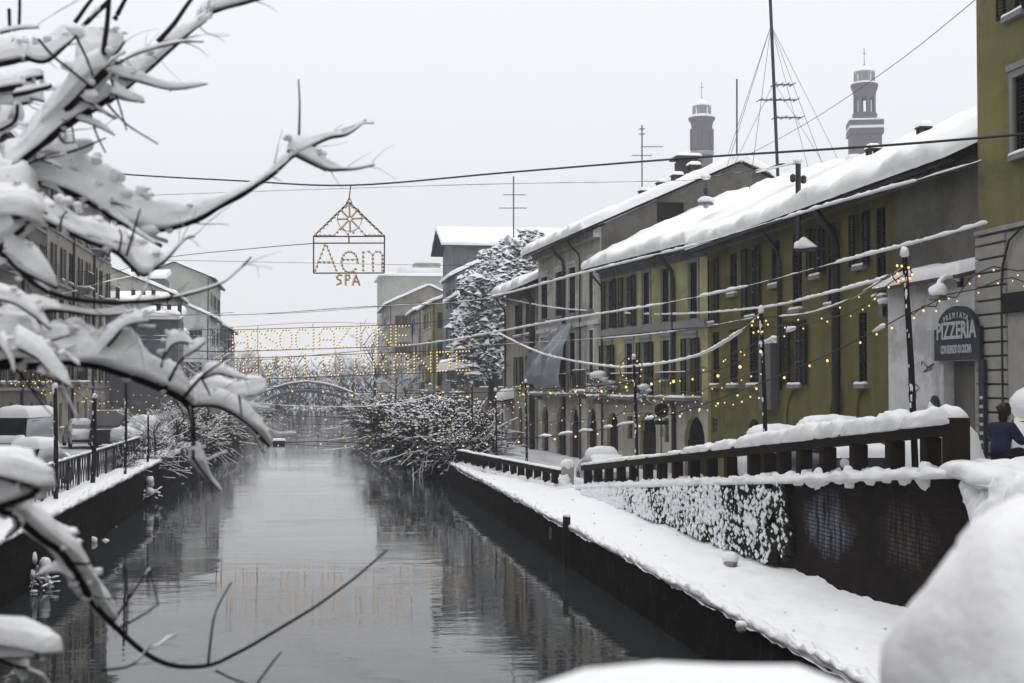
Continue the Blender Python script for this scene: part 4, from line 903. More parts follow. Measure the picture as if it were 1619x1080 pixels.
cable('thin upper wire behind the house shaped sign', [(150, 312, 75), (480, 300, 64), (780, 291, 60), (1060, 286, 57), (1115, 281, 56), (1240, 262, 50), (1262, 260, 46.5)], .014, [(1190, 1262)], .04, .05)
cable('guy wire pulling the house shaped sign to the left', [(150, 442, 78), (250, 410, 70), (400, 393, 58), (495, 385, 50)], .016)
cable('faint wire crossing behind the bottom of the house sign', [(250, 411, 90), (600, 418, 82), (760, 420, 80), (835, 421, 78)], .012)
cable('snow laden cable high before the yellow house', [(150, 480, 90), (270, 497, 84), (400, 497, 80), (560, 486, 76), (700, 480, 70), (780, 469, 64), (905, 436, 55), (1033, 404, 50), (1105, 386, 47), (1290, 330, 38), (1450, 285, 31.5), (1552, 254, 29.6)], .018, [(770, 1035), (1040, 1105), (1230, 1450)], .065, .10)
cable('long snowy cable from the tall house to the left bank', [(250, 588, 95), (350, 575, 88), (560, 556, 80), (700, 540, 72), (780, 526, 66), (900, 504, 56), (1050, 480, 48), (1183, 452, 42), (1317, 417, 36), (1460, 380, 31.5), (1562, 352, 30)], .018, [(640, 1050), (1098, 1183), (1317, 1562)], .06, .09)
cable('sagging snow cable from the evergreen to the olive house', [(790, 470, 90), (865, 485, 76), (950, 493, 66), (1060, 497, 57), (1200, 487, 45), (1300, 466, 36), (1397, 440, 29), (1430, 420, 22.6)], .018, [(795, 1397)], .055, .085)
cable('deeply sagging snow rope before the grey house', [(770, 515, 80), (800, 533, 74), (860, 560, 62), (950, 578, 52), (1010, 579, 46), (1100, 563, 38), (1172, 523, 31.5), (1203, 495, 29.6)], .018, [(780, 1175)], .06, .085)
cable('thin rope between the second and the nearest pole', [(1205, 502, 29.6), (1275, 495, 27.5), (1340, 474, 25.5), (1380, 452, 24), (1430, 425, 22.4)], .012, [(1230, 1400)], .02, .03)
cable('short snowy wire along the middle of the yellow house', [(780, 545, 70), (950, 535, 55), (1080, 522, 46), (1205, 500, 30)], .012, [(945, 1080)], .035, .05)
cable('steep thin wire from the roofs up to the tall house', [(1070, 300, 80), (1240, 215, 60), (1400, 112, 45), (1560, -15, 33)], .012)
cable('faint wire low between the left houses and the slate house', [(330, 498, 100), (460, 495, 96), (620, 483, 92), (720, 470, 90)], .014)
cable('low snowy cable over the water before the footbridge', [(330, 625, 66), (430, 640, 64), (560, 643, 60), (640, 636, 62), (690, 624, 66), (746, 612, 74)], .016, [(380, 685)], .03, .045)
cable('thin wire sloping under the letters of the light sign', [(345, 640, 84), (500, 600, 82), (640, 583, 82), (780, 560, 82)], .012)
for i, (y0, y1_, nm) in enumerate(((505, 478, 'topmost'), (520, 515, 'second'), (528, 521, 'third'), (537, 541, 'lowest'))):
    cable(f'{nm} thin wire between the tenement and the left bank trees', [(0, y0, 60), (180, (y0 + y1_) / 2 + 12, 66), (370, y1_ + 16, 74)], .012, [(60, 150), (230, 300)] if i in (1, 2) else (), .03, .035)
cable('thin wire from the slate house to the left trees', [(330, 520, 88), (500, 510, 84), (648, 512, 80), (770, 495, 90)], .012)
cable('snowy tram wire before the left tenement', [(60, 470, 58), (110, 462, 62), (165, 446, 66), (230, 432, 70)], .012, [(160, 215)], .04, .05)

# ================================================================ BULB STRINGS
def bulbmesh(mb, p, r, dark=True):
    p = Vector(p); mb.lathe(p, [(r * .15, -r * 1.15), (r * .8, -r * .75), (r, -.05 * r), (r * .75, r * .6), (r * .3, r * .95)], 7, 0)
    if dark: mb.lathe(p + Vector((0, 0, r * .95)), [(r * .5, 0), (r * .5, r * .9), (r * .2, r * 1.2)], 6, 1)
LGT = 'strings of yellow lights'
def string(label, pts, Y0, Y1, r=.045, sp=None, snow=(), grp=LGT, ext=True):
    x0, x1 = pts[0][0], pts[-1][0]; dep = lambda x: 1 / ((1 / Y0) + (1 / Y1 - 1 / Y0) * (x - x0) / (x1 - x0))
    Q = [at(px, py, dep(px)) for px, py in pts]; S_ = [v + Vector((0, 0, r * 2)) for v in Q]
    g = MB(); g.tube(S_, .011, 4); o = g.build('light_string', M['cable']); tag(o, label, 'light string', grp); g = MB(); bm = None
    rg = random.Random(int(x0))
    for q in Q: bulbmesh(g, q + Vector((0, 0, rg.uniform(-.02, .02))), r * .54 * rg.uniform(.8, 1.15))
    stuff(g.build('bulbs', [M['bulb'], M['iron']], o))
    if snow:
        g = MB()
        for (a, b) in snow:
            i0 = [i for i, p in enumerate(pts) if p[0] >= a]; pa, pb = a, b
            def yy(x):
                for (u, v), (u2, v2) in zip(pts, pts[1:]):
                    if u <= x <= u2: return v + (v2 - v) * (x - u) / (u2 - u)
                return pts[-1][1]
            pp = [at(x, yy(x), dep(x)) + Vector((0, 0, r * 2)) for x in lin(8, a, b)]; g.drift(pp, [.02, .04, .05, .05, .05, .05, .05, .04, .02], [.03, .05, .06, .07, .06, .07, .06, .05, .02], 7, lump=.3)
        stuff(g.build('string_snow', M['snowfine'], o, True))
    return o
string('row of large yellow bulbs stretched over the canal to the second pole', [(400, 616), (462, 619), (511, 620), (557, 626), (605, 626), (650, 628), (695, 629), (739, 628), (784, 626), (827, 624), (870, 621), (910, 620), (951, 617), (990, 613), (1030, 608), (1065, 604), (1095, 600), (1135, 593), (1170, 580), (1203, 556)], 56, 29.6, .058)
string('row of yellow bulbs low over the water ending at the fifth pole', [(385, 655), (446, 660), (480, 662), (515, 663), (549, 665), (582, 666), (615, 666), (647, 666), (680, 665), (712, 663), (745, 660), (783, 652)], 62, 66, .055)
string('lowest long string of lights rising over the towpath to the nearest pole', [(415, 706), (440, 704), (507, 702), (546, 704), (582, 706), (621, 706), (660, 706), (697, 706), (732, 705), (770, 702), (820, 699), (877, 695), (910, 690), (945, 686), (1011, 673), (1043, 665), (1075, 658), (1106, 648), (1135, 638), (1166, 626), (1196, 615), (1240, 598), (1280, 580), (1308, 569), (1360, 542), (1386, 530), (1410, 517), (1437, 502)], 48, 22.4, .04, snow=((852, 872), (883, 905), (916, 937), (955, 968), (976, 1002), (1020, 1033), (1380, 1400)))
string('string of small lights over the water before the footbridge', [(395, 664), (422, 668), (450, 671), (470, 673), (497, 674), (524, 674), (549, 673), (600, 672), (660, 668)], 90, 92, .06)
string('faint string of small lights just above the reflections', [(420, 704), (469, 706), (499, 708), (529, 710), (559, 710), (587, 710), (647, 710), (700, 708)], 72, 70, .05)
string('upper string of lights from the nearest pole to the second pole', [(1205, 524), (1241, 519), (1262, 506), (1299, 502), (1328, 487), (1358, 470), (1386, 455), (1410, 437), (1430, 425)], 29.6, 22.4, .032)
string('lower string of lights from the nearest pole to the second pole', [(1205, 548), (1225, 541), (1240, 532), (1270, 518), (1308, 509), (1345, 500), (1364, 490), (1374, 483), (1383, 474), (1405, 455), (1430, 440)], 29.6, 22.4, .032, snow=((1210, 1228), (1244, 1258)))
string('string of lights from the second pole to the third pole', [(1005, 600), (1043, 603), (1060, 606), (1075, 602), (1112, 585), (1134, 594), (1144, 572), (1147, 569), (1171, 557), (1177, 560), (1203, 540)], 41.4, 29.6, .036)
string('string of lights from the nearest pole past the pizzeria lamp', [(1437, 502), (1445, 503), (1460, 490), (1480, 491), (1485, 476), (1513, 476), (1533, 447), (1548, 437), (1571, 427), (1609, 434), (1640, 430)], 22.4, 27, .034)
string('string of lights by the grey ashlar pier', [(1437, 502), (1460, 492), (1500, 471), (1547, 462), (1578, 448), (1601, 444), (1619, 451), (1650, 440)], 22.4, 28, .032)
rg = random.Random(9)
def zig(label, a, b, n, Ya, Yb, amp, r=.034):
    string(label, [(a[0] + (b[0] - a[0]) * i / n, a[1] + (b[1] - a[1]) * i / n + rg.uniform(-amp, amp) + 6 * math.sin(math.pi * i / n)) for i in range(n + 1)], Ya, Yb, r)
zig('string of lights from the third pole to the fourth pole', (833, 622), (1003, 600), 15, 60.5, 41.4, 9)
zig('drooping string of lights before the grey house doors', (833, 640), (1003, 634), 12, 60.5, 41.4, 14)
zig('string of lights from the fourth pole to the sixth pole', (746, 640), (831, 628), 9, 74, 60.5, 12, .042)
zig('lower string of lights around the fifth and sixth poles', (722, 668), (831, 655), 11, 80, 60.5, 14, .042)
zig('string of lights hanging in the bank bushes', (640, 640), (746, 672), 12, 92, 74, 16, .05)
zig('string of lights from the left railing pole into the bushes', (199, 640), (360, 655), 15, 55, 78, 16, .045)
zig('string of lights from the left bushes over the water', (330, 668), (420, 690), 9, 76, 88, 12, .05)
zig('string of lights between the thick and slim left poles', (130, 630), (199, 640), 10, 50, 55, 9, .036)
zig('string of lights at the left edge above the van', (18, 600), (87, 604), 11, 40, 43, 10, .032)
string('garland of lights looped on the left before the tenement', [(60, 612), (66, 621), (72, 624), (80, 622), (84, 614), (100, 608), (118, 622), (133, 634), (147, 634), (153, 625)], 42, 50, .034)
def cluster(tp, label, n=9, rad=.22, seed=1):
    rg = random.Random(seed); g = MB(); c = Vector(tp) + Vector((-.1, -.08, -.32)); pts = [c + Vector((math.cos(a) * rad, -.03, math.sin(a) * rad)) for a in lin(12, 0, 2 * math.pi)]; g.tube(pts, .012, 4)
    o = g.build('light_ornament', M['iron']); tag(o, label, 'light ornament', 'round light ornaments on the poles'); g = MB()
    for i in range(n): a = 2 * math.pi * (i + rg.uniform(-.3, .3)) / n; bulbmesh(g, c + Vector((math.cos(a) * rad * rg.uniform(.5, 1.1), -.06, math.sin(a) * rad * rg.uniform(.6, 1.1))), .021)
    stuff(g.build('bulbs', [M['bulb'], M['iron']], o))
cluster(TP[1], 'ring of lights on top of the nearest pole', 8, .17, 1); cluster(TP[2], 'ring of lights on top of the second pole', 8, .2, 2); cluster(TP[3], 'ring of lights on the third pole', 10, .36, 3); cluster(TP[4], 'ring of lights on the fourth pole', 8, .3, 4)

# ================================================================ BIG LIGHT SIGNS
GL = {'A': [[(0, 0), (0, .75), (.25, 1), (.75, 1), (1, .75), (1, 0)], [(0, .42), (1, .42)]], 'S': [[(1, .86), (.8, 1), (.2, 1), (0, .84), (.1, .64), (.9, .36), (1, .18), (.8, 0), (.2, 0), (0, .14)]],
      'O': [[(.25, 0), (0, .25), (0, .75), (.25, 1), (.75, 1), (1, .75), (1, .25), (.75, 0), (.25, 0)]], 'C': [[(1, .82), (.75, 1), (.25, 1), (0, .75), (0, .25), (.25, 0), (.75, 0), (1, .18)]],
      'I': [[(.5, 0), (.5, 1)]], 'Z': [[(0, 1), (1, 1), (0, 0), (1, 0)]], 'N': [[(0, 0), (0, 1), (1, 0), (1, 1)]], 'E': [[(1, 1), (0, 1), (0, 0), (1, 0)], [(0, .5), (.75, .5)]],
      'V': [[(0, 1), (.5, 0), (1, 1)]], 'G': [[(1, .82), (.75, 1), (.25, 1), (0, .75), (0, .25), (.25, 0), (.75, 0), (1, .2), (1, .45), (.6, .45)]], 'L': [[(0, 1), (0, 0), (1, 0)]],
      'R': [[(0, 0), (0, 1), (.8, 1), (1, .85), (1, .62), (.8, .48), (0, .48)], [(.5, .48), (1, 0)]], 'D': [[(0, 0), (0, 1), (.7, 1), (1, .75), (1, .25), (.7, 0), (0, 0)]]}
def along(pl, sp):
    out = []
    for (a, b) in zip(pl, pl[1:]):
        L = (b - a).length; n = max(1, round(L / sp)); out += [a + (b - a) * i / n for i in range(n)]
    if (pl[0] - pl[-1]).length > 1e-4: out.append(pl[-1])
    return out
def light_row(label, letters, tl, tr, hl, Y, sp=.19, r=.042):
    p0 = at(tl[0], tl[1], Y); root = thing('light_sign', label, 'light sign', p0, 'lit letter banners over the canal')
    top = lambda x: tl[1] + (tr[1] - tl[1]) * (x - tl[0]) / (tr[0] - tl[0])
    for (ch, x0, x1) in letters:
        g = MB(); gb = MB()
        for st in GL[ch]:
            pl = [at(x0 + (x1 - x0) * u, top(x0 + (x1 - x0) * u) + hl * (1 - v) , Y) for u, v in st]
            g.tube([p + Vector((0, .05, 0)) for p in pl], .010, 4)
            for q in along(pl, sp): gb.lathe(q, [(r * .3, -r), (r, -r * .3), (r, r * .3), (r * .4, r)], 6, 0); gb.obox(q + Vector((r * .9, .02, -r * .9)), (r * .8, 0, 0), (0, .03, 0), (0, 0, r * .8), 1)
        lt = g.build('letter', M['iron'], root); stuff(gb.build('bulbs', [M['bulb'], M['iron']], lt))
    g = MB(); xa, xb = tl[0] - 4, tr[0] + 4
    c = [at(xa, top(xa) - 2, Y), at(xb, top(xb) - 2, Y), at(xb, top(xb) + hl + 2, Y), at(xa, top(xa) + hl + 2, Y)]
    for a, b in zip(c, c[1:] + c[:1]): g.tube([a, b], .022, 5)
    for q in (.02, .16, .46, .72): x = xa + (xb - xa) * q; g.tube([at(x, top(x) - 8, Y), at(x, top(x) + hl + 8, Y)], .014, 4)
    g.build('frame', M['iron'], root)
    g = MB(); g.tube([at(xa, top(xa) - 2, Y), at(xa - 60, top(xa) - 4, Y)], .016, 4); g.tube([at(xb, top(xb) - 2, Y), at(xb + 60, top(xb) - 10, Y)], .016, 4); g.tube([at(xa, top(xa) + hl + 2, Y), at(xa - 60, top(xa) + hl, Y)], .016, 4); g.tube([at(xb, top(xb) + hl + 2, Y), at(xb + 60, top(xb) + hl - 8, Y)], .016, 4); g.build('stay_wire', M['cable'], root)
light_row('lit banner reading ASSOCIAZIONE, the upper of two', [('A', 368, 390), ('S', 396, 412), ('S', 418, 437), ('O', 442, 460), ('C', 467, 486), ('I', 490, 500), ('A', 504, 527), ('Z', 530, 552), ('I', 558, 568), ('O', 571, 591), ('N', 597, 618), ('E', 626, 647)], (365, 524), (648, 515), 30, 80)
light_row('lit banner reading NAVIGLIO GRANDE, the lower of two', [('N', 350, 373), ('A', 385, 406), ('V', 413, 434), ('I', 440, 450), ('G', 455, 472), ('L', 482, 499), ('I', 506, 514), ('O', 519, 540), ('G', 561, 579), ('R', 591, 610), ('A', 623, 645), ('N', 655, 681), ('D', 691, 711), ('E', 722, 742)], (348, 570), (744, 555), 30, 80)
# house shaped sign
Y = 50; px_ = lambda x, y: at(480 + x / 6, 280 + y / 6, Y)
rt = thing('house_light_sign', 'house shaped bulb sign reading Aem SPA with a wheel', 'light sign', px_(432, 920)); g = MB()
for a, b in (((95, 560), (430, 235)), ((430, 235), (768, 560)), ((95, 565), (768, 562)), ((95, 560), (95, 912)), ((768, 560), (764, 912)), ((95, 912), (764, 910)), ((95, 628), (768, 626)), ((430, 565), (430, 628))): g.tube([px_(*a), px_(*b)], .024, 5)
g.tube([px_(430, 225), px_(447, 75)], .02, 5); g.tube([px_(405, 250), px_(435, 190), px_(460, 250)], .02, 5); g.build('frame', M['iron'], rt)
def bulbrow(pl, sp, name, par, m, r=.030, rod=True, rodm=None):
    pl = [px_(*p) for p in pl]; g = MB(); gb = MB()
    if rod: g.tube([p + Vector((0, .04, 0)) for p in pl], .016 if rodm else .010, 4)
    for q in along(pl, sp): gb.lathe(q + Vector((0, -.01, 0)), [(r * .3, -r), (r, -r * .4), (r, r * .4), (r * .4, r)], 6, 0); gb.obox(q + Vector((0, .03, 0)), (r * 1.05, 0, 0), (0, .022, 0), (0, 0, r * 1.05), 1); gb.obox(q + Vector((r * .7, -.0, -r * .7)), (r * .6, 0, 0), (0, .04, 0), (0, 0, r * .6), 1)
    o = g.build(name, rodm or M['iron'], par); stuff(gb.build('bulbs', [m, M['iron']], o)); return o
circ = lambda cx, cy, rx, ry, a0=0, a1=360, n=16: [(cx + rx * math.cos(R(a)), cy - ry * math.sin(R(a))) for a in lin(n, a0, a1)]
for pl in ([(115, 545), (430, 250)], [(430, 250), (750, 548)], [(110, 552), (290, 552)], [(580, 552), (760, 552)], [(290, 552), (345, 492), (375, 495), (420, 540)], [(470, 525), (520, 480), (580, 545)]): bulbrow(pl, .17, 'gable_row', rt, M['bulbdim'], .034)
for pl in ([(110, 885), (200, 645), (220, 655), (308, 882)], [(150, 805), (280, 805)]): bulbrow(pl, .15, 'letter', rt, M['bulbdim'], .034)
for pl in (circ(435, 805, 76, 98, -2, 318), [(375, 783), (505, 783)]): bulbrow(pl, .15, 'letter', rt, M['bulbdim'], .034)
for pl in ([(564, 882), (564, 712), (620, 706), (655, 735), (658, 885)], [(655, 735), (690, 706), (725, 710), (746, 740), (746, 885)]): bulbrow(pl, .15, 'letter', rt, M['bulbdim'], .034)
g = MB(); c_ = px_(437, 395)
for k in range(8):
    a = R(45 * k + 2); bulbrow([(437 + 24 * math.cos(a), 395 - 24 * math.sin(a)), (437 + 116 * math.cos(a), 395 - 122 * math.sin(a))], .06, 'wheel_spoke', rt, M['bulbdim'], .026, rodm=M['gold'])
g = MB(); g.tube([px_(*p) for p in circ(437, 395, 116, 120, 0, 360, 28)], .012, 5); g.tube([px_(*p) for p in circ(437, 395, 24, 24, 0, 360, 12)], .016, 5); g.build('wheel_rim', M['metal'], rt)
for pl in ([(360, 930), (335, 925), (315, 945), (318, 962), (350, 980), (352, 1005), (318, 1018)], ):
    bulbrow(pl, .05, 'letter', rt, M['bulbdim'], .028, rodm=M['gold'])
bulbrow([(398, 1020), (398, 928), (432, 930), (436, 955), (425, 972), (400, 972)], .05, 'letter', rt, M['bulbdim'], .028, rodm=M['gold'])
bulbrow([(465, 1020), (495, 930), (528, 1020)], .05, 'letter', rt, M['bulbdim'], .028, rodm=M['gold']); bulbrow([(475, 990), (518, 990)], .05, 'letter', rt, M['bulbdim'], .028, rodm=M['gold'])

# ================================================================ BELL TOWERS
def tower(label, cx, prof, Y, lant, arches, square=None, rod=None):
    """prof: list of rings (ypx, halfwidth px)"""
    m = Y / F / math.cos(math.atan((cx - 809.5) / F) ) ; base = at(cx, 300, Y); o = thing('bell_tower', label, 'tower', (base.x, Y, 1), 'twin brick bell towers'); X0 = base.x
    zf = lambda py: at(cx, py, Y).z; s_ = (at(cx + 10, 300, Y).x - X0) / 10
    for nm, mt, ring, n in prof: g = MB(); g.lathe((X0, Y, 0), [(w_ * s_, zf(y) if y < 600 else 1) for y, w_ in ring], n); g.build(nm, M[mt], o)
    if square:
        for nm, mt, y0, y1_, w_ in square: g = MB(); zlo = zf(y1_) if y1_ < 500 else 1; az = math.atan2(X0, Y) - .12; w2 = w_ * s_ * .93; g.obox((X0, Y, (zlo + zf(y0)) / 2), (w2 * math.cos(az), -w2 * math.sin(az), 0), (w2 * math.sin(az), w2 * math.cos(az), 0), (0, 0, (zf(y0) - zlo) / 2)); g.build(nm, M[mt], o)
    y0, y1_, w_, n = lant
    for k in range(n):
        a = 2 * math.pi * (k + .5) / n; c = Vector((X0 + math.cos(a) * w_ * s_, Y + math.sin(a) * w_ * s_, 0)); g = MB(); g.lathe(c, [(.24, zf(y1_)), (.16, zf(y0))], 8); g.build('lantern_column', M['stone'], o)
        g = MB(); g.blob(c + Vector((0, 0, zf(y0) + .1)), .3, .3, .25, .3, 2, k, 8, 5); g.build('column_snow', M['snow'], o, True)
    y0, y1_, w_, n, cw = arches
    for k in range(n):
        a = 2 * math.pi * (k + .5) / n + .35; c = Vector((X0 + math.cos(a) * w_ * s_, Y + math.sin(a) * w_ * s_, 0)); t_ = Vector((-math.sin(a), math.cos(a), 0)); r_ = Vector((math.cos(a), math.sin(a), 0)); g = MB()
        g.obox(c + Vector((0, 0, (zf(y0) + zf(y1_)) / 2)), t_ * cw * s_, r_ * .35, (0, 0, (zf(y0) - zf(y1_)) / 2)); g.build('belfry_pier', M['towerbrick'], o)
        a2 = a + math.pi / n; c2 = Vector((X0 + math.cos(a2) * w_ * s_ * .94, Y + math.sin(a2) * w_ * s_ * .94, zf(y0) - .3)); t2 = Vector((-math.sin(a2), math.cos(a2), 0)); g = MB(); q = math.pi / n * w_ * s_
        g.obox(c2, t2 * q, Vector((math.cos(a2), math.sin(a2), 0)) * .3, (0, 0, .35)); g.build('arch_head', M['towerbrick'], o)
    g = MB(); g.tube([(X0, Y, zf(rod[1])), (X0, Y, zf(rod[0]))], .09, 5); zc = zf(rod[0] + (rod[1] - rod[0]) * .3); g.tube([(X0 - .5, Y, zc), (X0 + .5, Y, zc)], .06, 4); g.lathe((X0, Y, zf(rod[1]) - .1), [(.05, 0), (.3, .25), (.05, .6)], 8); g.build('finial', M['metal'], o)
tower('right bell tower with open belfry arches and snowy lantern', 1368, [('belfry_crown', 'towerbrick', [(152, 16.5), (147, 17), (142, 19), (136, 20.5), (134, 20.5)], 16), ('cornice_snow', 'snow', [(134, 20.5), (131.5, 19.5), (130, 14)], 16), ('dome', 'snow', [(114, 16), (112, 15), (109, 10), (105, 3), (103, .6)], 16), ('lantern_core', 'stone', [(132, 9), (113, 9)], 12), ('belfry_floor', 'towerbrick', [(192, 17), (188, 18), (182, 18.5), (180, 18)], 16)], 340, (114, 131, 14.5, 10), (152, 181, 14.5, 8, 2.6),
      [('square_shaft', 'towerbrick', 215, 700, 24), ('corbel_cornice', 'towerbrick', 206.5, 215, 27), ('cornice_snow', 'snow', 202, 206.5, 26.5), ('upper_cornice', 'towerbrick', 194, 202, 27), ('parapet_snow', 'snow', 191.5, 194, 27.3)], (76, 104))
tower('left bell tower with closed round shaft and snowy lantern', 1110, [('shaft', 'towerbrick', [(700, 16.5), (245, 16.5), (200, 16.2), (195, 17), (190, 20), (187, 21)], 16), ('cornice_snow', 'snow', [(187, 21), (184, 20), (182, 15)], 16), ('dome', 'snow', [(168, 14.5), (165, 13), (161, 8), (157, 2)], 16), ('lantern_core', 'stone', [(184, 8), (167, 8)], 12), ('lower_gallery', 'stone', [(246, 17.5), (243, 19), (241, 19), (240, 17)], 16)], 350, (168, 183, 13, 10), (205, 238, 16.0, 8, 2.4), None, (130, 158))

# ================================================================ MASTS AND ANTENNAS
def antenna(label, px, ytop, ybot, Y, arms, r=.03, top=None, lean=0):
    a = at(px, ytop, Y); b = at(px + lean, ybot, Y); o = thing('antenna', label, 'antenna', b, 'rooftop antennas'); g = MB(); g.tube([b - Vector((0, 0, 1)), a], r, 6); g.build('mast', M['pipe'], o)
    for (y, x0, x1, n) in arms:
        g = MB(); c0, c1 = at(px + x0, y, Y), at(px + x1, y, Y); g.tube([c0, c1], r * .55, 4)
        for i in range(n + 1): c = c0 + (c1 - c0) * i / max(1, n); g.tube([c - Vector((0, .45, 0)), c + Vector((0, .45, 0))], r * .35, 4)
        e = g.build('element', M['metal'], o)
    return o
antenna('thin television antenna with two arms before the sky, left of the towers', 1015, 198, 315, 95, [(232, 0, 32, 5), (246, -15, 14, 4), (204, -4, 4, 2), (212, -4, 4, 2)], .045)
antenna('television antenna above the snowy evergreen', 812, 279, 385, 120, [(308, -16, 18, 5), (329, -22, 20, 5)], .06)
antenna('pale distant mast between the two bell towers', 1165, 125, 275, 200, [], .13)
mast = antenna('tall guyed mast with cross arms on the yellow roof', 1217, -20, 300, 62, [(134, 6, 36, 3), (158, -16, 42, 4), (186, 8, 50, 3)], .075, lean=15)
g = MB(); top = at(1219, 40, 62)
for (px, py, yy) in ((1150, 262, 62), (1185, 300, 60), (1300, 258, 60), (1282, 282, 64), (1128, 315, 68), (1330, 262, 70)): g.tube([top, at(px, py, yy)], .012, 4)
for (px, py, yy) in ((1160, 262, 66), (1300, 256, 56)): g.tube([at(1224, 130, 62), at(px, py, yy)], .012, 4)
g.build('guy_wire', M['metal'], mast)
ut = thing('bracket_mast', 'dark bracket mast with insulators and lamp on the olive house', 'mast', at(1262, 392, 40.8)); Y = 40.8
g = MB(); g.tube([at(1262, 395, Y), at(1262, 257, Y)], .085, 8); g.build('shaft', M['pipe'], ut)
g = MB(); c = at(1262, 283, Y); g.tube([c - Vector((.2, .1, 0)), c + Vector((.2, .1, 0))], .05, 6)
for q in (-.2, .2): g.lathe(c + Vector((q, q / 2, -.12)), [(.04, 0), (.09, .05), (.09, .2), (.04, .25)], 8)
g.build('insulator_arm', M['pipe'], ut); g = MB(); a_ = at(1262, 258, Y); g.tube([a_, a_ + Vector((-.6, 0, -.05)), a_ + Vector((-1.3, 0, -.35))], .03, 5); g.build('curved_arm', M['pipe'], ut)
g = MB(); g.drift([a_ + Vector((-1.3 + 1.3 * i / 8, 0, -.33 + .35 * i / 8)) for i in range(9)], .05, .06, 7, lump=.4); g.blob(a_ + Vector((0, 0, .06)), .16, .16, .1, .2, 2, 1); g.build('arm_snow', M['snowfine'], ut, True)
g = MB(); l0 = at(1259, 394, Y - .5); l1 = at(1291, 393, Y - 1.3); g.tube([at(1330, 394, 39.4) + Vector((-.1, 0, 0)), l1, l0], .035, 5); g.obox(l0 * .55 + l1 * .45 - Vector((0, 0, .02)), (l1 - l0) * .5, (0.05, .14, 0), (0, 0, .05)); g.build('lamp_arm', M['pipe'], ut)
g = MB(); g.drift([l0 + (l1 - l0) * (i / 10) + Vector((0, 0, .04)) for i in range(11)], [.1, .14, .15, .16, .16, .15, .14, .12, .1, .07, .04], [.16, .2, .12, .26, .3, .27, .22, .17, .12, .08, .04], 9, lump=.15); g.build('lamp_snow', M['snow'], ut, True)
# hanging street lamp over the canal
def hlamp(label, px, y0, y1_, Y, w_):
    a = at(px, y0, Y); b = at(px, y1_, Y); h = a.z - b.z; o = thing('hanging_lamp', label, 'street lamp', a); g = MB(); g.tube([a, b + Vector((0, 0, h * .5))], .02, 5); g.lathe(b, [(.05, h * .62), (.09, h * .6), (.12, h * .45), (.07, h * .4), (.14, h * .2)], 10); g.build('stem', M['iron'], o)
    g = MB(); g.lathe(b, [(w_ * .2, h * .22), (w_ * .55, h * .16), (w_, -.02), (w_ * .9, -.05), (w_ * .3, -.02)], 16); g.build('shade', M['metal'], o); g = MB(); g.lathe(b, [(.02, -.2), (.1, -.16), (.12, -.06), (.1, .0)], 10); g.build('lamp_glass', M['signwhite'], o)
    g = MB(); g.blob(b + Vector((0, 0, h * .12)), w_ * 1.02, w_ * 1.02, h * .16, .2, 2, 3, 14, 8); g.blob(a + Vector((0, 0, .03)), .2, .2, .12, .3, 2, 4); g.build('lamp_snow', M['snow'], o, True)
hlamp('snow capped street lamp hanging from the thin wire before the roofs', 1116, 281, 322, 56, .34)
wl_ = thing('wall_lantern', 'small square wall lantern with snow cap on the olive house', 'lantern', at(1400, 490, 36.1)); c = at(1399, 491, 36.2); g = MB(); g.box(c.x - .14, c.x + .14, c.y - .14, c.y + .14, c.z - .18, c.z + .17); g.build('body', M['metal'], wl_)
for s_ in (-.07, .07): g = MB(); g.box(c.x + s_ - .045, c.x + s_ + .045, c.y - .147, c.y - .141, c.z - .13, c.z + .1); g.build('pane', M['glass'], wl_)
g = MB(); g.blob(c + Vector((0, 0, .24)), .2, .2, .11, .15, 2, 1); g.build('lamp_snow', M['snow'], wl_, True); g = MB(); g.tube([c + Vector((0, 0, .1)), (15.5, c.y + .1, c.z + .1)], .025, 5); g.build('bracket', M['iron'], wl_)
pl_ = thing('gooseneck_lamp', 'gooseneck wall lamp buried in snow above the pizzeria sign', 'lamp', at(1516, 447, 31)); pts = [tuple(at(*p)) for p in ((1519, 447, 31.4), (1505, 441, 31.1), (1494, 441, 30.8), (1487, 447, 30.5), (1483, 456, 30.3))]; g = MB(); g.tube([Vector(p) for p in smoothpath(pts, 5)], .025, 6); g.box(pts[0][0] - .05, pts[0][0] + .05, pts[0][1] - .08, pts[0][1] + .08, pts[0][2] - .1, pts[0][2] + .1); g.build('gooseneck', M['iron'], pl_)
b = at(1483, 468, 30.3); g = MB(); g.lathe(b, [(.06, .12), (.16, .05), (.22, -.08), (.18, -.1)], 12); g.build('shade', M['metal'], pl_); g = MB(); g.blob(b + Vector((0, 0, .1)), .21, .21, .17, .3, 2, 2, 16, 10); g.drift([Vector(p) for p in smoothpath(pts, 5)][2:], .06, .09, 8, lump=.3); g.build('lamp_snow', M['snow'], pl_, True)
# road sign seen from behind
rs = thing('road_sign', 'round road sign seen dark from behind by the yellow house', 'road sign', at(1046, 700, 46)); Y = 46; c = at(1046, 649, Y); g = MB(); g.tube([(c.x, Y + .05, zst(46)), (c.x, Y + .05, c.z + .1)], .035, 8); g.build('post', M['metal'], rs)
g = MB(); g.tube([c - Vector((0, .015, 0)), c + Vector((0, .015, 0))], .24, 20); g.build('disc', M['shutter'], rs); g = MB(); d = at(1046, 668, Y); g.obox(d, (.22, 0, 0), (0, .012, 0), (0, 0, .07)); g.build('upper_plate', M['shutter'], rs); g = MB(); d = at(1046, 683, Y); g.obox(d, (.06, 0, 0), (0, .012, 0), (0, 0, .16)); g.build('lower_plate', M['metal'], rs)
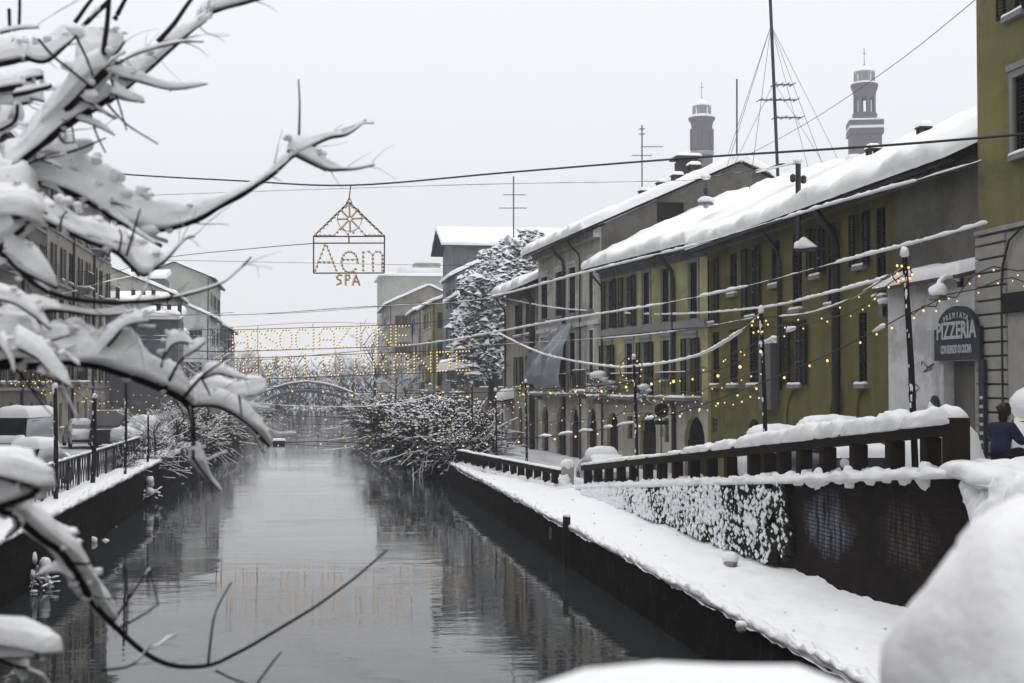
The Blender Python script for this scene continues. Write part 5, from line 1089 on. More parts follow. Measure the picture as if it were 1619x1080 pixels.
# snowy canopies
def canopy(label, px, py, Y, w_, dep, th, seed):
    p = at(px, py, Y); o = thing('canopy', label, 'canopy', p, 'small canopies over doors'); g = MB(); g.obox(p + Vector((w_ / 2, 0, -.08)), (w_ / 2, 0, 0), (0, dep / 2, 0), (0, 0, .05)); g.build('board', M['soffit'], o); g = MB(); g.sheet(p + Vector((-.05, -dep / 2 - .05, -.03)), (w_ + .1, 0, .25), (0, dep + .1, 0), th, .3, 6, 6, .3, .7, seed, .08); g.build('canopy_snow', M['snow'], o, True)
    g = MB(); g.tube([p + Vector((.05, -dep / 2 + .1, -.1)), (p.x + .05, p.y - dep / 2 + .1, 1.0)], .05, 6); g.tube([p + Vector((w_ - .05, -dep / 2 + .1, -.1)), (p.x + w_ - .05, p.y - dep / 2 + .1, 1.0)], .05, 6); g.build('canopy_post', M['pipe'], o)
canopy('canopy under thick snow behind the last letter of the banner', 694, 587, 118, 2.2, 2.5, .9, 1)
canopy('white snowy porch roof beside the grey house', 789, 632, 88, 1.3, 2.4, .55, 2)
kp = thing('porch_hut', 'pale hut under the snowy porch roof', 'hut', at(820, 700, 88)); a, b = at(796, 640, 88.5), at(842, 640, 88.5); g = MB(); g.box(a.x, b.x, 87.6, 90, 1.0, a.z); g.build('wall', M['white'], kp); g = MB(); c, d = at(812, 655, 87.5), at(822, 655, 87.5); g.box(c.x, d.x, 87.55, 87.62, 1.1, c.z); g.build('door', M['shutterb'], kp)
g = MB(); p = at(781, 700, 84); g.add([(p.x - .7, 84, 1.0), (p.x + .6, 83.8, 1.0), (p.x + .5, 85, 1.0), (p.x + .35, 84.2, 2.35), (p.x + .45, 84.5, 2.3)], [(0, 1, 3), (1, 4, 3), (1, 2, 4), (0, 3, 4, 2)]); tag(g.build('snow_heap', M['snow']), 'steep white snow heap by the porch hut', 'snow heap')

for i, (lab, a, b, n, Ya, Yb) in enumerate((('fine strand of lights just under the footbridge', (300, 634), (610, 640), 14, 150, 150), ('fine strand of lights from the left bushes to the right bushes', (310, 648), (640, 652), 16, 120, 120), ('fine strand of lights above the far water', (330, 690), (690, 688), 17, 86, 86), ('fine strand of lights along the low snowy cable', (350, 676), (700, 676), 15, 100, 100), ('fine strand of lights beside the canopy', (560, 606), (760, 598), 10, 130, 120), ('strand of lights in front of the right bushes', (600, 655), (780, 690), 13, 88, 66), ('strand of lights across the grey house doors', (790, 668), (1003, 655), 13, 66, 42), ('strand of lights under the yellow house balconies', (1003, 640), (1203, 590), 13, 41.4, 29.6), ('fine strand of lights in the left bushes', (140, 650), (340, 640), 13, 52, 80), ('fine strand high over the left parked cars', (40, 590), (260, 628), 18, 48, 70), ('fine strand from the left bushes past the drooping branch', (300, 662), (560, 690), 18, 95, 95), ('fine strand over the middle of the canal', (440, 648), (720, 642), 20, 104, 96), ('fine strand through the leafless bushes on the right', (590, 676), (760, 650), 15, 100, 80), ('fine strand of lights before the slate house front', (690, 612), (830, 640), 13, 96, 62), ('fine strand hanging before the grey house balcony', (800, 612), (1003, 618), 18, 64, 41.6), ('fine strand tangled round the yellow house balconies', (930, 612), (1110, 640), 17, 52, 44), ('fine strand low before the gateway of the yellow house', (1010, 655), (1200, 628), 14, 41, 29.8))): zig(lab, a, b, n, Ya, Yb, 4, .034 if Ya < 70 else .055)

for (px, py, w_, lab) in ((441, 702, 1.0, 'small dark snow topped float below the footbridge'), (421, 659, 1.6, 'farther snow topped float at the left of the footbridge'), (640, 700, 1.3, 'snow topped float by the right bushes')):
    r = ray(px, py); p = CAM + r * (-EYE / r.z); t = thing('float', lab, 'float', p, 'floats on the canal'); g = MB(); g.box(p.x - w_ / 2, p.x + w_ / 2, p.y - .5, p.y + .5, -.15, .28); g.build('pontoon', M['wood'], t); g = MB(); g.sheet((p.x - w_ / 2 - .05, p.y - .55, .28), (w_ + .1, 0, 0), (0, 1.1, 0), .18, .15, 5, 4, .3, 1, px, .03); g.build('float_snow', M['snow'], t, True)
# ================================================================ VEGETATION
def twigset(rg, n, rx, ry, rz, droop=.3, seg=5, r0=.016, up=.8):
    """tangle of bare twigs rising from the origin; returns lists of paths"""
    out = []
    for k in range(n):
        a = rg.uniform(0, 2 * math.pi); e = rg.uniform(.15, 1.35) * up; L = rg.uniform(.55, 1.1)
        p = Vector((math.cos(a) * rx * .25 * rg.random(), math.sin(a) * ry * .35 * rg.uniform(0, 2), rg.uniform(0, .35) * rz)); d = Vector((math.cos(a) * rx * math.cos(e), math.sin(a) * ry * math.cos(e), rz * math.sin(e))) * L / seg; path = [p.copy()]
        for i in range(seg):
            d = d + Vector((rg.uniform(-1, 1) * rx, rg.uniform(-1, 1) * ry, rg.uniform(-1, .7) * rz - droop * rz)) * (.30 / seg); p = p + d; path.append(p.copy())
        out.append(path)
        for q in range(3):
            i = rg.randint(1, seg - 1); s = path[i]; dd = (path[i + 1] - path[i]); br = [s.copy()]; c = s.copy(); side = Vector((rg.uniform(-1, 1), rg.uniform(-1, 1), rg.uniform(-.5, .8))) * dd.length
            for j in range(3): c = c + (dd + side) * .55 + Vector((0, 0, -.05 * dd.length)); br.append(c.copy())
            out.append(br)
    return out
def twigs_to(mb, ms, paths, r0, rg, snow=.7, sw=1.8):
    for P in paths:
        n = len(P); mb.tube(P, [r0 * (1 - .75 * i / n) for i in range(n)], 3, cap=False)
        if rg.random() < snow:
            i0 = rg.randint(0, max(0, n - 3)); Q = P[i0:]; vs = []
            for j, p in enumerate(Q):
                t = (Q[min(j + 1, len(Q) - 1)] - Q[max(0, j - 1)]); a = Vector((t.y, -t.x, 0)); a = a.normalized() if a.length > 1e-6 else Vector((1, 0, 0)); k = r0 * sw * rg.uniform(.6, 1.5)
                if abs(t.normalized().z) > .8: k *= .45
                vs += [p - a * k, p + Vector((0, 0, k * 1.9)), p + a * k]
            m = len(Q); ms.add(vs, [f for j in range(m - 1) for f in ((3 * j, 3 * j + 1, 3 * j + 4, 3 * j + 3), (3 * j + 1, 3 * j + 2, 3 * j + 5, 3 * j + 4), (3 * j + 2, 3 * j, 3 * j + 3, 3 * j + 5))])
def make_bush(seed, n, rx, ry, rz, r0=.016, snow=.75, clumps=60, sw=1.9):
    rg = random.Random(seed); mb = MB(); ms = MB(); P = twigset(rg, n, rx, ry, rz); twigs_to(mb, ms, P, r0, rg, snow, sw)
    for k in range(clumps):
        p = rg.choice(P); q = p[rg.randint(1, len(p) - 1)]; s = r0 * rg.uniform(2.2, 8) ; ms.blob(q + Vector((0, 0, s * .4)), s * rg.uniform(.9, 1.7), s * rg.uniform(.9, 1.7), s * .7, .4, 2, k, 6, 4)
    return mb, ms
BP = []
def bush_proto(seed, **kw):
    mb, ms = make_bush(seed, **kw); a = bpy.data.meshes.new('twigs'); a.from_pydata(mb.v, [], mb.f); a.materials.append(M['twig']); b = bpy.data.meshes.new('twig_snow'); b.from_pydata(ms.v, [], ms.f); b.materials.append(M['snowfine']); return a, b
def leafmass(seed, rx, ry, rz, n):
    rg = random.Random(seed); g = MB(); w_ = MB(); cs = [Vector((rg.uniform(-.6, .6) * rx, rg.uniform(-.7, .7) * ry, rg.uniform(.1, .75) * rz)) for _ in range(14)]
    for k in range(n):
        c = rg.choice(cs); d = Vector((rg.gauss(0, .26) * rx, rg.gauss(0, .26) * ry, rg.gauss(0, .2) * rz)); p = c + d; a = Vector((rg.gauss(0, 1), rg.gauss(0, 1), rg.gauss(0, .7))).normalized(); b = a.cross(Vector((rg.gauss(0, 1), rg.gauss(0, 1), 1))).normalized(); s = rg.uniform(.05, .12)
        g.add([p - a * s, p + b * s * .5, p + a * s, p - b * s * .5], [(0, 1, 2, 3)])
        if rg.random() < .07 + .22 * max(0, d.z / (.3 * rz)):
            q = p + Vector((0, 0, .03)); s *= rg.uniform(.7, 1.5); w_.add([q + Vector((-s, 0, 0)), q + Vector((0, -s * .7, 0)), q + Vector((s, 0, 0)), q + Vector((0, s * .7, 0)), q + Vector((0, 0, s * .6))], [(0, 1, 4), (1, 2, 4), (2, 3, 4), (3, 0, 4)])
    out = []
    for nm, mm, mt in (('leaves', g, 'ivy'), ('leaf_snow', w_, 'snowfine')): me = bpy.data.meshes.new(nm); me.from_pydata(mm.v, [], mm.f); me.materials.append(M[mt]); out.append((nm, me))
    return out
LM = [leafmass(40 + i, 1.5, 2.0, 2.1, 4200) for i in range(3)]
for i in range(4): BP.append(bush_proto(20 + i, n=210, rx=1.5, ry=2.1, rz=2.1, r0=.012, snow=.20, clumps=90, sw=1.7))
def bush(label, x, y, z, s, k, rz, grp, sz=1.0, cat='bush'):
    t = thing('snowy_bush', label, cat, (x, y, z), grp, rz); s *= .86 - .12 * min(1, max(0, (y - 100) / 80)); t.scale = (s, s, s * sz * .95)
    for nm, me in (('twigs', BP[k % 4][0]), ('twig_snow', BP[k % 4][1])): stuff(link(nm, me, t, True))
    if (grp == G1 and k % 5 != 4) or k % 3 == 0:
        for nm, me in LM[k % 3]: stuff(link(nm, me, t, True))
G1 = 'snowy bushes on the right bank'; G2 = 'snowy bushes on the left bank'
rb = [(7.3, 70, 1.0, .75, 'lowest snowy bush at the tip of the right towpath'), (8.1, 74, 1.0, .95, 'snowy bush between the sixth pole and the water'), (7.2, 79, .9, 1.05, 'snowy bush hanging over the right quay, nearest the water'), (8.6, 81, 1.0, 1.05, 'snowy bush behind the farthest right pole'), (7.4, 88, .9, 1.15, 'broad tangled snowy bush on the right bank'), (9.4, 90, 1.0, 1.15, 'tall snowy bush before the banner house'), (7.2, 97, .9, 1.15, 'snowy bush leaning out over the canal'), (9.2, 101, 1.0, 1.3, 'snowy bush under the canopy'), (7.3, 108, .9, 1.25, 'snowy bush halfway to the footbridge'), (9.3, 114, 1.0, 1.4, 'dense snowy bush on the street side'), (7.3, 121, .9, 1.3, 'snowy bush beneath the last letters'), (8.8, 129, 1.0, 1.5, 'high snowy bush left of the slate house'), (7.2, 138, .9, 1.5, 'snowy bush near the footbridge'), (8.4, 152, 1.0, 1.6, 'snowy bush in the haze on the right'), (7.4, 170, .9, 1.7, 'hazy snowy bush nearer the footbridge'), (8.2, 192, 1, 1.8, 'hazy snowy bush beside the footbridge end')]
for i, (x, y, z, s, l) in enumerate(rb): bush(l, x - (.75 if 0 < i < 8 and x < 8 else 0), y, z, s * (1.28 if 0 < i < 8 else 1), i, i * 1.7, G1, 1.12 if i < 8 else 1.0)
lb = [(-7.4, 60, ZL, .6, 'snowy bush at the end of the left railing'), (-6.9, 66, ZL - .3, .8, 'snowy bush spilling over the left quay wall'), (-8.8, 95, ZL, .9, 'snowy bush well behind the covered car'), (-6.9, 76, ZL - .3, .9, 'snowy bush trailing toward the water on the left'), (-8.3, 80, ZL, 1.0, 'round snowy bush with lights on the left bank'), (-6.8, 87, ZL - .4, 1.0, 'low snowy bush over the left water edge'), (-8.4, 92, ZL, 1.2, 'tall snowy bush under the left trees'), (-6.8, 99, ZL - .3, 1.1, 'snowy bush behind the drooping branch'), (-8.2, 107, ZL, 1.4, 'wide snowy bush before the dark low house'), (-6.9, 116, ZL - .2, 1.2, 'snowy bush where the left quay darkens'), (-8, 126, ZL, 1.5, 'snowy bush at the foot of the left trees'), (-7, 138, ZL, 1.4, 'snowy bush left of the footbridge'), (-7.6, 155, ZL, 1.6, 'hazy snowy bush on the left bank'), (-7.2, 178, ZL, 1.7, 'hazy snowy bush at the left bridge end')]
for i, (x, y, z, s, l) in enumerate(lb): bush(l, x, y, z, s, i + 1, i * 2.3, G2)
# snow laden shrubs on the left quay wall, close to us
for i, (px, py, s, l) in enumerate(((150, 868, .34, 'snow clumped wall shrub on the left quay above the water'), (182, 838, .22, 'small snowy sprig on the left quay wall'), (55, 905, .34, 'snowy wall plant low on the left quay'), (232, 770, .4, 'snow tipped shrub hanging from the left quay edge'), (95, 960, .36, 'dark wall shrub with snow near the lower left water'))):
    r = ray(px, py + 18); k = (XL + .05) / r.x; p = CAM + r * k; mb, ms = make_bush(50 + i, 26, .9, 1.3, 1.2, .016, .6, 22, 2.2); t = thing('wall_shrub', l, 'shrub', p, 'shrubs on the left quay wall'); t.scale = (s * 1.45,) * 3; mb.build('twigs', M['twig'], t, local=True)
    for q in range(4): ms.blob((random.Random(i * 9 + q).uniform(-.3, .6), random.Random(i * 7 + q).uniform(-.7, .7), .5 + .25 * q), .30, .34, .30, .35, 2, i + q, 9, 6)
    stuff(ms.build('twig_snow', M['snowfine'], t, True, local=True))
# bare trees
def make_tree(seed, H, levels=4, spread=.55, r0=.16):
    rg = random.Random(seed); tr = MB(); mb = MB(); ms = MB(); segs = []
    def grow(p, d, L, r, lv):
        n = 4; P = [p.copy()]
        for i in range(n): d = (d + Vector((rg.uniform(-1, 1), rg.uniform(-1, 1), rg.uniform(-.3, .6))) * .16).normalized(); p = p + d * L / n; P.append(p.copy())
        rad = [r * (1 - .4 * i / n) for i in range(n + 1)]
        if lv == levels: tr.tube(P, rad, 7, cap=False)
        else:
            mb.tube(P, rad, 4 if lv > 1 else 3, cap=False)
            if lv < levels - 1 or True:
                vs = []
                for j, q in enumerate(P):
                    a = Vector((d.y, -d.x, 0)); a = a.normalized() if a.length > .01 else Vector((1, 0, 0)); k = (r * .9 + .012) * rg.uniform(.6, 1.3) * (1.2 - abs(d.z) * .9); vs += [q - a * k, q + Vector((0, 0, k * 1.6 + r * .5)), q + a * k]
                ms.add(vs, [f for j in range(n) for f in ((3 * j, 3 * j + 1, 3 * j + 4, 3 * j + 3), (3 * j + 1, 3 * j + 2, 3 * j + 5, 3 * j + 4))])
        if lv == 0: return
        for k in range(rg.randint(3, 5) if lv < levels else 6):
            i = rg.randint(2 if lv == levels else 1, n); a = rg.uniform(0, 2 * math.pi); s = Vector((math.cos(a), math.sin(a), rg.uniform(-.1, .5)))
            grow(P[i], (d * (1 - spread) + s * spread).normalized(), L * rg.uniform(.5, .72), r * .5, lv - 1)
    grow(Vector((0, 0, 0)), Vector((0, 0, 1)), H * .42, r0, levels); return tr, mb, ms
TPR = []
for i in range(3):
    a, b, c = make_tree(70 + i, 10); R_ = []
    for nm, mm, mt in (('trunk', a, 'bark'), ('branches', b, 'twig'), ('branch_snow', c, 'snowfine')): me = bpy.data.meshes.new(nm); me.from_pydata(mm.v, [], mm.f); me.materials.append(M[mt]); R_.append((nm, me))
    TPR.append(R_)
def tree(label, x, y, s, k, grp, z=1.0, rz=0):
    t = thing('bare_tree', label, 'tree', (x, y, z), grp, rz); t.scale = (s,) * 3
    for nm, me in TPR[k % 3]: link(nm, me, t, True)
TG = 'bare snowy trees'
for i, (px, Y, s, l) in enumerate(((590, 185, 1.35, 'bare hazy tree before the pale apartment block'), (560, 225, 1.3, 'faint bare tree right of the footbridge'), (620, 150, .9, 'bare tree behind the last letters of the upper banner'), (540, 265, 1.2, 'faint bare tree beyond the footbridge'), (505, 300, 1.0, 'faintest bare tree in the middle distance'), (455, 290, 1.0, 'faint bare tree beyond the bridge on the left'), (400, 225, 1.15, 'bare snowy tree at the left end of the footbridge'), (360, 170, 1.05, 'bare snowy tree left of the upper banner'), (318, 135, .95, 'bare snowy tree before the dim slate house'), (385, 190, .9, 'second bare tree by the left bridge end'), (280, 82, .42, 'small snowy tree with lights beyond the covered car'), (246, 70, .34, 'smallest snowy tree behind the left railing'), (330, 105, .55, 'young snowy tree among the left bushes'), (640, 175, .9, 'bare tree before the narrow grey house'))):
    r = ray(px, 612); tree(l, r.x / r.y * Y, Y, s, i, TG, 1.2, i * 1.9)
for i in range(26):
    Y = 300 + 14 * (i % 7) + 3 * i; x = -60 + 5.2 * i; tree('far bare tree in the hazy row closing the canal', x, Y, 1.0 + .1 * (i % 4), i, 'far trees closing the canal', 1.0, i)
# far wood closing the canal
rg = random.Random(61); g = MB(); gw = MB()
for k in range(30000):
    x = rg.uniform(-70, 110); y = rg.uniform(285, 360); h = 9.0 + 4.5 * nz(x * .13, y * .02) + 2 * nz(x * .5, 3); z = .3 + h * rg.random() ** 1.5
    L = rg.uniform(.8, 2.0); a = rg.uniform(0, 6.28); d = Vector((math.cos(a) * .6, math.sin(a) * .6, rg.uniform(.2, 1))) * L; p = Vector((x, y, z)); t_ = Vector((.16, .1, 0)) * rg.uniform(.5, 1.2)
    (gw if rg.random() < .25 else g).add([p - t_, p + t_, p + d + t_ * .3, p + d - t_ * .3], [(0, 1, 2, 3)])
fw = stuff(tag(g.build('far_wood', M['twig']), 'hazy bare wood closing the canal beyond the footbridge', 'wood')); stuff(gw.build('wood_snow', M['snowfine'], fw))
# snowy evergreen
rg = random.Random(33); base = at(775, 690, 112); ev = thing('evergreen_tree', 'big snow laden evergreen tree between the dark houses', 'tree', (base.x, 112, 1)); g = MB(); tx, ty = base.x, 112
g.tube([(tx, ty, .8), (tx + .2, ty, 6), (tx + .6, ty, 11), (tx + 1.5, ty, 14)], [.35, .28, .18, .06], 8); g.build('trunk', M['bark'], ev); gl = MB(); gs_ = MB(); gb = MB()
zt_ = at(800, 372, 112).z; zb_ = at(780, 610, 112).z
lobes = []
for (px, py, rr) in ((808, 398, 26), (840, 385, 26), (790, 425, 36), (835, 425, 36), (760, 450, 34), (805, 465, 42), (765, 500, 40), (745, 480, 26), (800, 520, 44), (755, 540, 38), (735, 520, 26), (790, 565, 40), (750, 580, 30), (845, 460, 34), (770, 470, 40), (730, 555, 22), (862, 410, 26), (733, 500, 18), (742, 452, 20), (775, 415, 22)):
    Y = 112 + rg.uniform(-2.2, 2.2); c = at(px, py, Y); rr = rr * 112 / F; lobes.append((c, rr))
    gb.tube([(tx + .3, ty, c.z - 1.2), Vector((tx, ty, c.z)) * .4 + c * .6 - Vector((0, 0, .5)), c], [.12, .08, .03], 5)
    for k in range(int(215 * rr * rr / 2.2) + 45):
        d = Vector((rg.gauss(0, 1), rg.gauss(0, 1), rg.gauss(0, .85))); d = d.normalized() * rr * (rg.random() ** .5); p = c + d; a = Vector((rg.gauss(0, 1), rg.gauss(0, 1), rg.gauss(0, .6))).normalized(); b = a.cross(Vector((rg.gauss(0, 1), rg.gauss(0, 1), 1))).normalized(); s = rg.uniform(.16, .34)
        gl.add([p - a * s, p + b * s * .45, p + a * s, p - b * s * .45], [(0, 1, 2, 3)])
        if rg.random() < .80 + .30 * (d.z / rr):
            q = p + Vector((0, 0, .05)); w_ = s * (rg.uniform(.6, 1.3) if rg.random() < .85 else rg.uniform(1.4, 2.6)); u = Vector((a.x, a.y, a.z * .4)).normalized(); v = Vector((-u.y, u.x, 0))
            gs_.add([q - u * w_, q + v * w_ * .55, q + u * w_, q - v * w_ * .55, q + Vector((0, 0, w_ * .55)) + u * rg.uniform(-.3, .3) * w_], [(0, 1, 4), (1, 2, 4), (2, 3, 4), (3, 0, 4), (0, 3, 2, 1)])
gb.build('branches', M['bark'], ev); stuff(gl.build('leaves', M['leaf'], ev)); stuff(gs_.build('leaf_snow', M['snowfine'], ev))

# ================================================================ VEHICLES
def wheel(mb, c, r, w_): 
    c = Vector(c); 
    for mi, rr, ww in ((0, r, w_), (1, r * .6, w_ + .02)):
        mb.tube([c - Vector((ww / 2, 0, 0)), c + Vector((ww / 2, 0, 0))], rr, 14, mi)
def loft(mb, secs, mi=0, rnd=.25):
    """secs: (y, halfwidth_low, halfwidth_top, z0, z1)"""
    vs = []; K = 10
    for (y, wl, wt, z0, z1) in secs:
        h = z1 - z0; pr = [(wl * .92, z0), (wl, z0 + h * .12), (wl, z0 + h * .45), ((wl + wt) / 2, z0 + h * .78), (wt * .9, z0 + h * .96), (wt * .6, z1)]
        vs += [(x, y, z) for x, z in pr] + [(-x, y, z) for x, z in pr[::-1]]
    k = 12; n = len(secs); mb.add(vs, [(i * k + j, i * k + (j + 1) % k, (i + 1) * k + (j + 1) % k, (i + 1) * k + j) for i in range(n - 1) for j in range(k)] + [tuple(range(k))[::-1], tuple(range((n - 1) * k, n * k))], mi)
M['carpaint'] = mat('light_grey_car_paint', (.30, .31, .33), .3, .5); M['carblue'] = mat('dull_blue_car_paint', (.12, .15, .22), .3, .5); M['cardark'] = mat('dark_van_paint', (.016, .016, .020), .35, .5); M['carwhite'] = mat('white_car_paint', (.6, .6, .62), .35, .5)
M['lamp'] = mat('headlamp_glass', (.5, .5, .5), .15, .6)
def car(label, x, y, z, rz, paint, kind='car', snow=1.0, grp='cars parked on the left bank', sc_=1.0):
    t = thing('parked_van' if kind == 'van' else 'parked_car', label, kind, (x, y, z), grp, rz); t.scale = (sc_,) * 3
    if kind == 'van': L, W, hb, ht = 2.2, .92, 1.15, 2.15
    else: L, W, hb, ht = 2.0, .80, .86, 1.38
    g = MB()
    if kind == 'car':
        loft(g, [(-L, W * .86, W * .8, .32, .66), (-L + .12, W * .97, W * .9, .22, .78), (-1.0, W, W * .92, .2, hb), (.3, W, W * .93, .2, hb), (1.3, W, W * .92, .2, hb + .02), (L - .1, W * .95, W * .88, .25, hb - .02), (L, W * .84, W * .8, .35, .7)])
        ghs = [(-1.05, W * .93, W * .86, hb - .04, hb), (-.45, W * .92, W * .74, hb - .04, ht - .03), (.2, W * .92, W * .74, hb - .04, ht), (.95, W * .92, W * .73, hb - .04, ht - .04), (1.6, W * .92, W * .82, hb - .04, hb + .05)]
    else:
        loft(g, [(-L, W * .9, W * .85, .3, .95), (-L + .1, W, W * .93, .22, hb), (-1.3, W, W * .95, .2, hb + .1), (L - .1, W, W * .95, .2, hb + .1), (L, W * .95, W * .9, .3, hb)])
        ghs = [(-L + .25, W * .98, W * .9, hb - .05, hb + .05), (-L + .75, W * .98, W * .84, hb - .05, ht - .05), (0, W * .98, W * .84, hb - .05, ht), (L - .15, W * .98, W * .84, hb - .05, ht - .02), (L - .03, W * .96, W * .84, hb - .05, ht - .2)]
    loft(g, ghs); bo = g.build('body', paint, t, True, local=True)
    g = MB(); (y0, w0, t0, _, z0), (y1, w1, t1, _, z1) = ghs[0], ghs[1]; e = .02
    g.quad((-w0 * .84, y0 - e, z0 + .03), (w0 * .84, y0 - e, z0 + .03), (t1 * .86, y1 - e - .02, z1 - .04), (-t1 * .86, y1 - e - .02, z1 - .04)); g.build('windscreen', M['glass'], t, local=True)
    (ya, wa, ta, _, za), (yb, wb, tb, _, zb) = ghs[1], ghs[3]
    for s in (-1, 1):
        g = MB(); hh = hb + .06
        for (p, q) in ((ya + .08, (ya + yb) / 2 - .04), ((ya + yb) / 2 + .04, yb)): g.quad((s * (wa * .965), p - .12, hh), (s * (wa * .965), q, hh), (s * (ta * 1.04 + .012), q, ht - .2), (s * (ta * 1.04 + .012), p, ht - .2))
        g.build('side_window', M['glass'], t, local=True)
        g = MB(); g.lathe((0, 0, 0), [(.11, 0), (.10, .03), (.04, .05)], 12); h_ = g.build('headlight', M['lamp'], t, local=True); h_.rotation_euler = (R(90), 0, 0); h_.location = (s * W * .66, -L - .0, .62)
        for yy in (-L + .72, L - .7):
            g = MB(); wheel(g, (s * (W - .08), yy, .30), .30, .18); g.build('wheel', [M['black'], M['metal']], t, local=True)
    g = MB(); g.box(-W * .9, W * .9, -L - .06, -L + .02, .30, .44); g.box(-W * .9, W * .9, L - .02, L + .06, .32, .46); stuff(g.build('bumper', M['iron'], t, local=True))
    if snow > 0:
        g = MB(); T = .26 * snow
        g.sheet((-ta * .95, ghs[1][0] - .05, ht - .08), (2 * ta * .95, 0, 0), (0, ghs[3][0] - ghs[1][0] + .15, 0), T, .28, 5, 6, .2, 1, x, .05)
        if kind == 'car':
            g.sheet((-W * .9, -L + .05, hb - .13), (W * 1.8, 0, 0), (0, L - 1.1, .12), T * .8, .22, 6, 5, .25, 1, x + 3, .05); g.sheet((-W * .85, 1.35, hb - .02), (W * 1.7, 0, 0), (0, .6, -.06), T * .7, .2, 6, 3, .25, 1, x + 5, .04)
        else: g.sheet((-W * .85, -L + .02, hb - .12), (W * 1.7, 0, 0), (0, .4, .12), T * .5, .2, 5, 3, .25, 1, x + 3, .04)
        g.build('car_snow', M['snow'], t, True, local=True)
        if snow > 1.5:
            g = MB(); g.sheet((-W * .9, -1.15, hb - .0), (W * 1.8, 0, 0), (0, .75, .5), .14, .2, 6, 5, .2, 1, 3, .04); g.build('windscreen_snow', M['snow'], t, True, local=True)
def gp(px, py, z):
    r = ray(px, py); k = (z - EYE) / r.z; return CAM + r * k
p = gp(50, 772, ZL); car('grey car with half cleared windscreen close behind the left railing', p.x - .2, p.y + 1, ZL, R(-14), M['carpaint'], 'car', 1.5)
p = gp(22, 738, ZL); car('pale van under a dome of snow at the left edge', p.x, p.y + 2, ZL, R(-8), M['carpaint'], 'van', 1.9)
p = gp(118, 708, ZL); car('small blue windowed car with snow on its bonnet behind the left poles', p.x, p.y + 2, ZL, R(16), M['carwhite'], 'car', 1.1)
p = gp(168, 708, ZL); car('dark unsnowed van beside the thick left pole', p.x, p.y + 2, ZL, R(0), M['cardark'], 'van', .15)
p = gp(218, 712, ZL); car('car wholly covered in smooth snow by the left bushes', p.x, p.y + 2, ZL, R(-28), M['carwhite'], 'car', 2.1)
p = gp(20, 700, ZL); car('car in the second row on the left, mostly hidden by the van', p.x - 3, p.y + 6, ZL, R(10), M['cardark'], 'car', 1.2)
RC = 'cars parked on the right street'
def onx(px, X): r = ray(px, 612); return X / r.x * r.y
y = onx(962, 11.6); car('car under a smooth snow hump just behind the ramp balustrade', 11.4, y, zst(y) - .25, R(4), M['carpaint'], 'car', 1.6, RC, .88)
y = onx(1318, 12.2); car('dark car seen between the near balusters', 12.2, y, zst(y) - .1, R(0), M['cardark'], 'car', 1.2, RC)
y = onx(1230, 12.4); car('pale car seen between the middle balusters', 12.4, y, zst(y) - .1, R(0), M['carwhite'], 'car', 1.2, RC)
y = onx(800, 13.0)
# snow heap behind the near balusters
g = MB(); p = Vector((11.6, onx(1490, 11.6), 0)); z0 = zst(p.y); g.blob((p.x, p.y, z0 + .2), .7, .9, .95, .25, 1.5, 3, 16, 10); tag(g.build('snow_heap', M['snow'], None, True), 'shovelled snow heap behind the last balusters of the ramp', 'snow heap')
sp = thing('street_planter', 'snow capped stone planter at the right edge beyond the person', 'planter', (13.2, 25.3, zst(25))); c = at(1640, 676, 25.5)
g = MB(); g.lathe((c.x, c.y, zst(25)), [(.35, 0), (.42, .5), (.40, .9), (.46, .95), (.46, 1.02)], 12); g.build('pot', M['concrete'], sp); g = MB(); g.blob((c.x, c.y, zst(25) + 1.25), .5, .5, .55, .25, 1.6, 5, 16, 10); g.blob((c.x - .2, c.y - .1, zst(25) + .75), .33, .3, .5, .3, 1.6, 6, 14, 9); g.build('snow_cap', M['snow'], sp, True)

# ================================================================ PERSON, sitting by the end of the balustrade, back half turned to us
def skin_mesh(name, verts, edges, rad, m, parent, root=0, sub=2):
    me = bpy.data.meshes.new(name); me.from_pydata([tuple(v) for v in verts], edges, []); o = link(name, me, parent, True); sk = o.modifiers.new('skin', 'SKIN'); sv = me.skin_vertices[0].data
    for i, r in enumerate(rad): sv[i].radius = (r, r) if not isinstance(r, tuple) else r
    for i in range(len(rad)): sv[i].use_root = (i == root)
    sk.use_smooth_shade = True; ss = o.modifiers.new('sub', 'SUBSURF'); ss.levels = sub; ss.render_levels = sub; me.materials.append(m); return o
M['jacket'] = varied('blue_jacket_cloth', (.016, .024, .058), (.008, .012, .030), 7, rough=.85); M['trouser'] = varied('dark_trouser_cloth', (.010, .010, .012), (.02, .02, .022), 7); M['hair'] = varied('dark_brown_hair', (.018, .013, .010), (.008, .006, .005), 22, (1, 1, .3), rough=.5); M['skin'] = mat('skin', (.42, .27, .20), .55)
pc = at(1580, 700, 21.6); pe = thing('person', 'dark haired person in a blue jacket sitting at the end of the balustrade', 'person', (pc.x, 21.6, zst(21.6) - .06), None, R(-62))
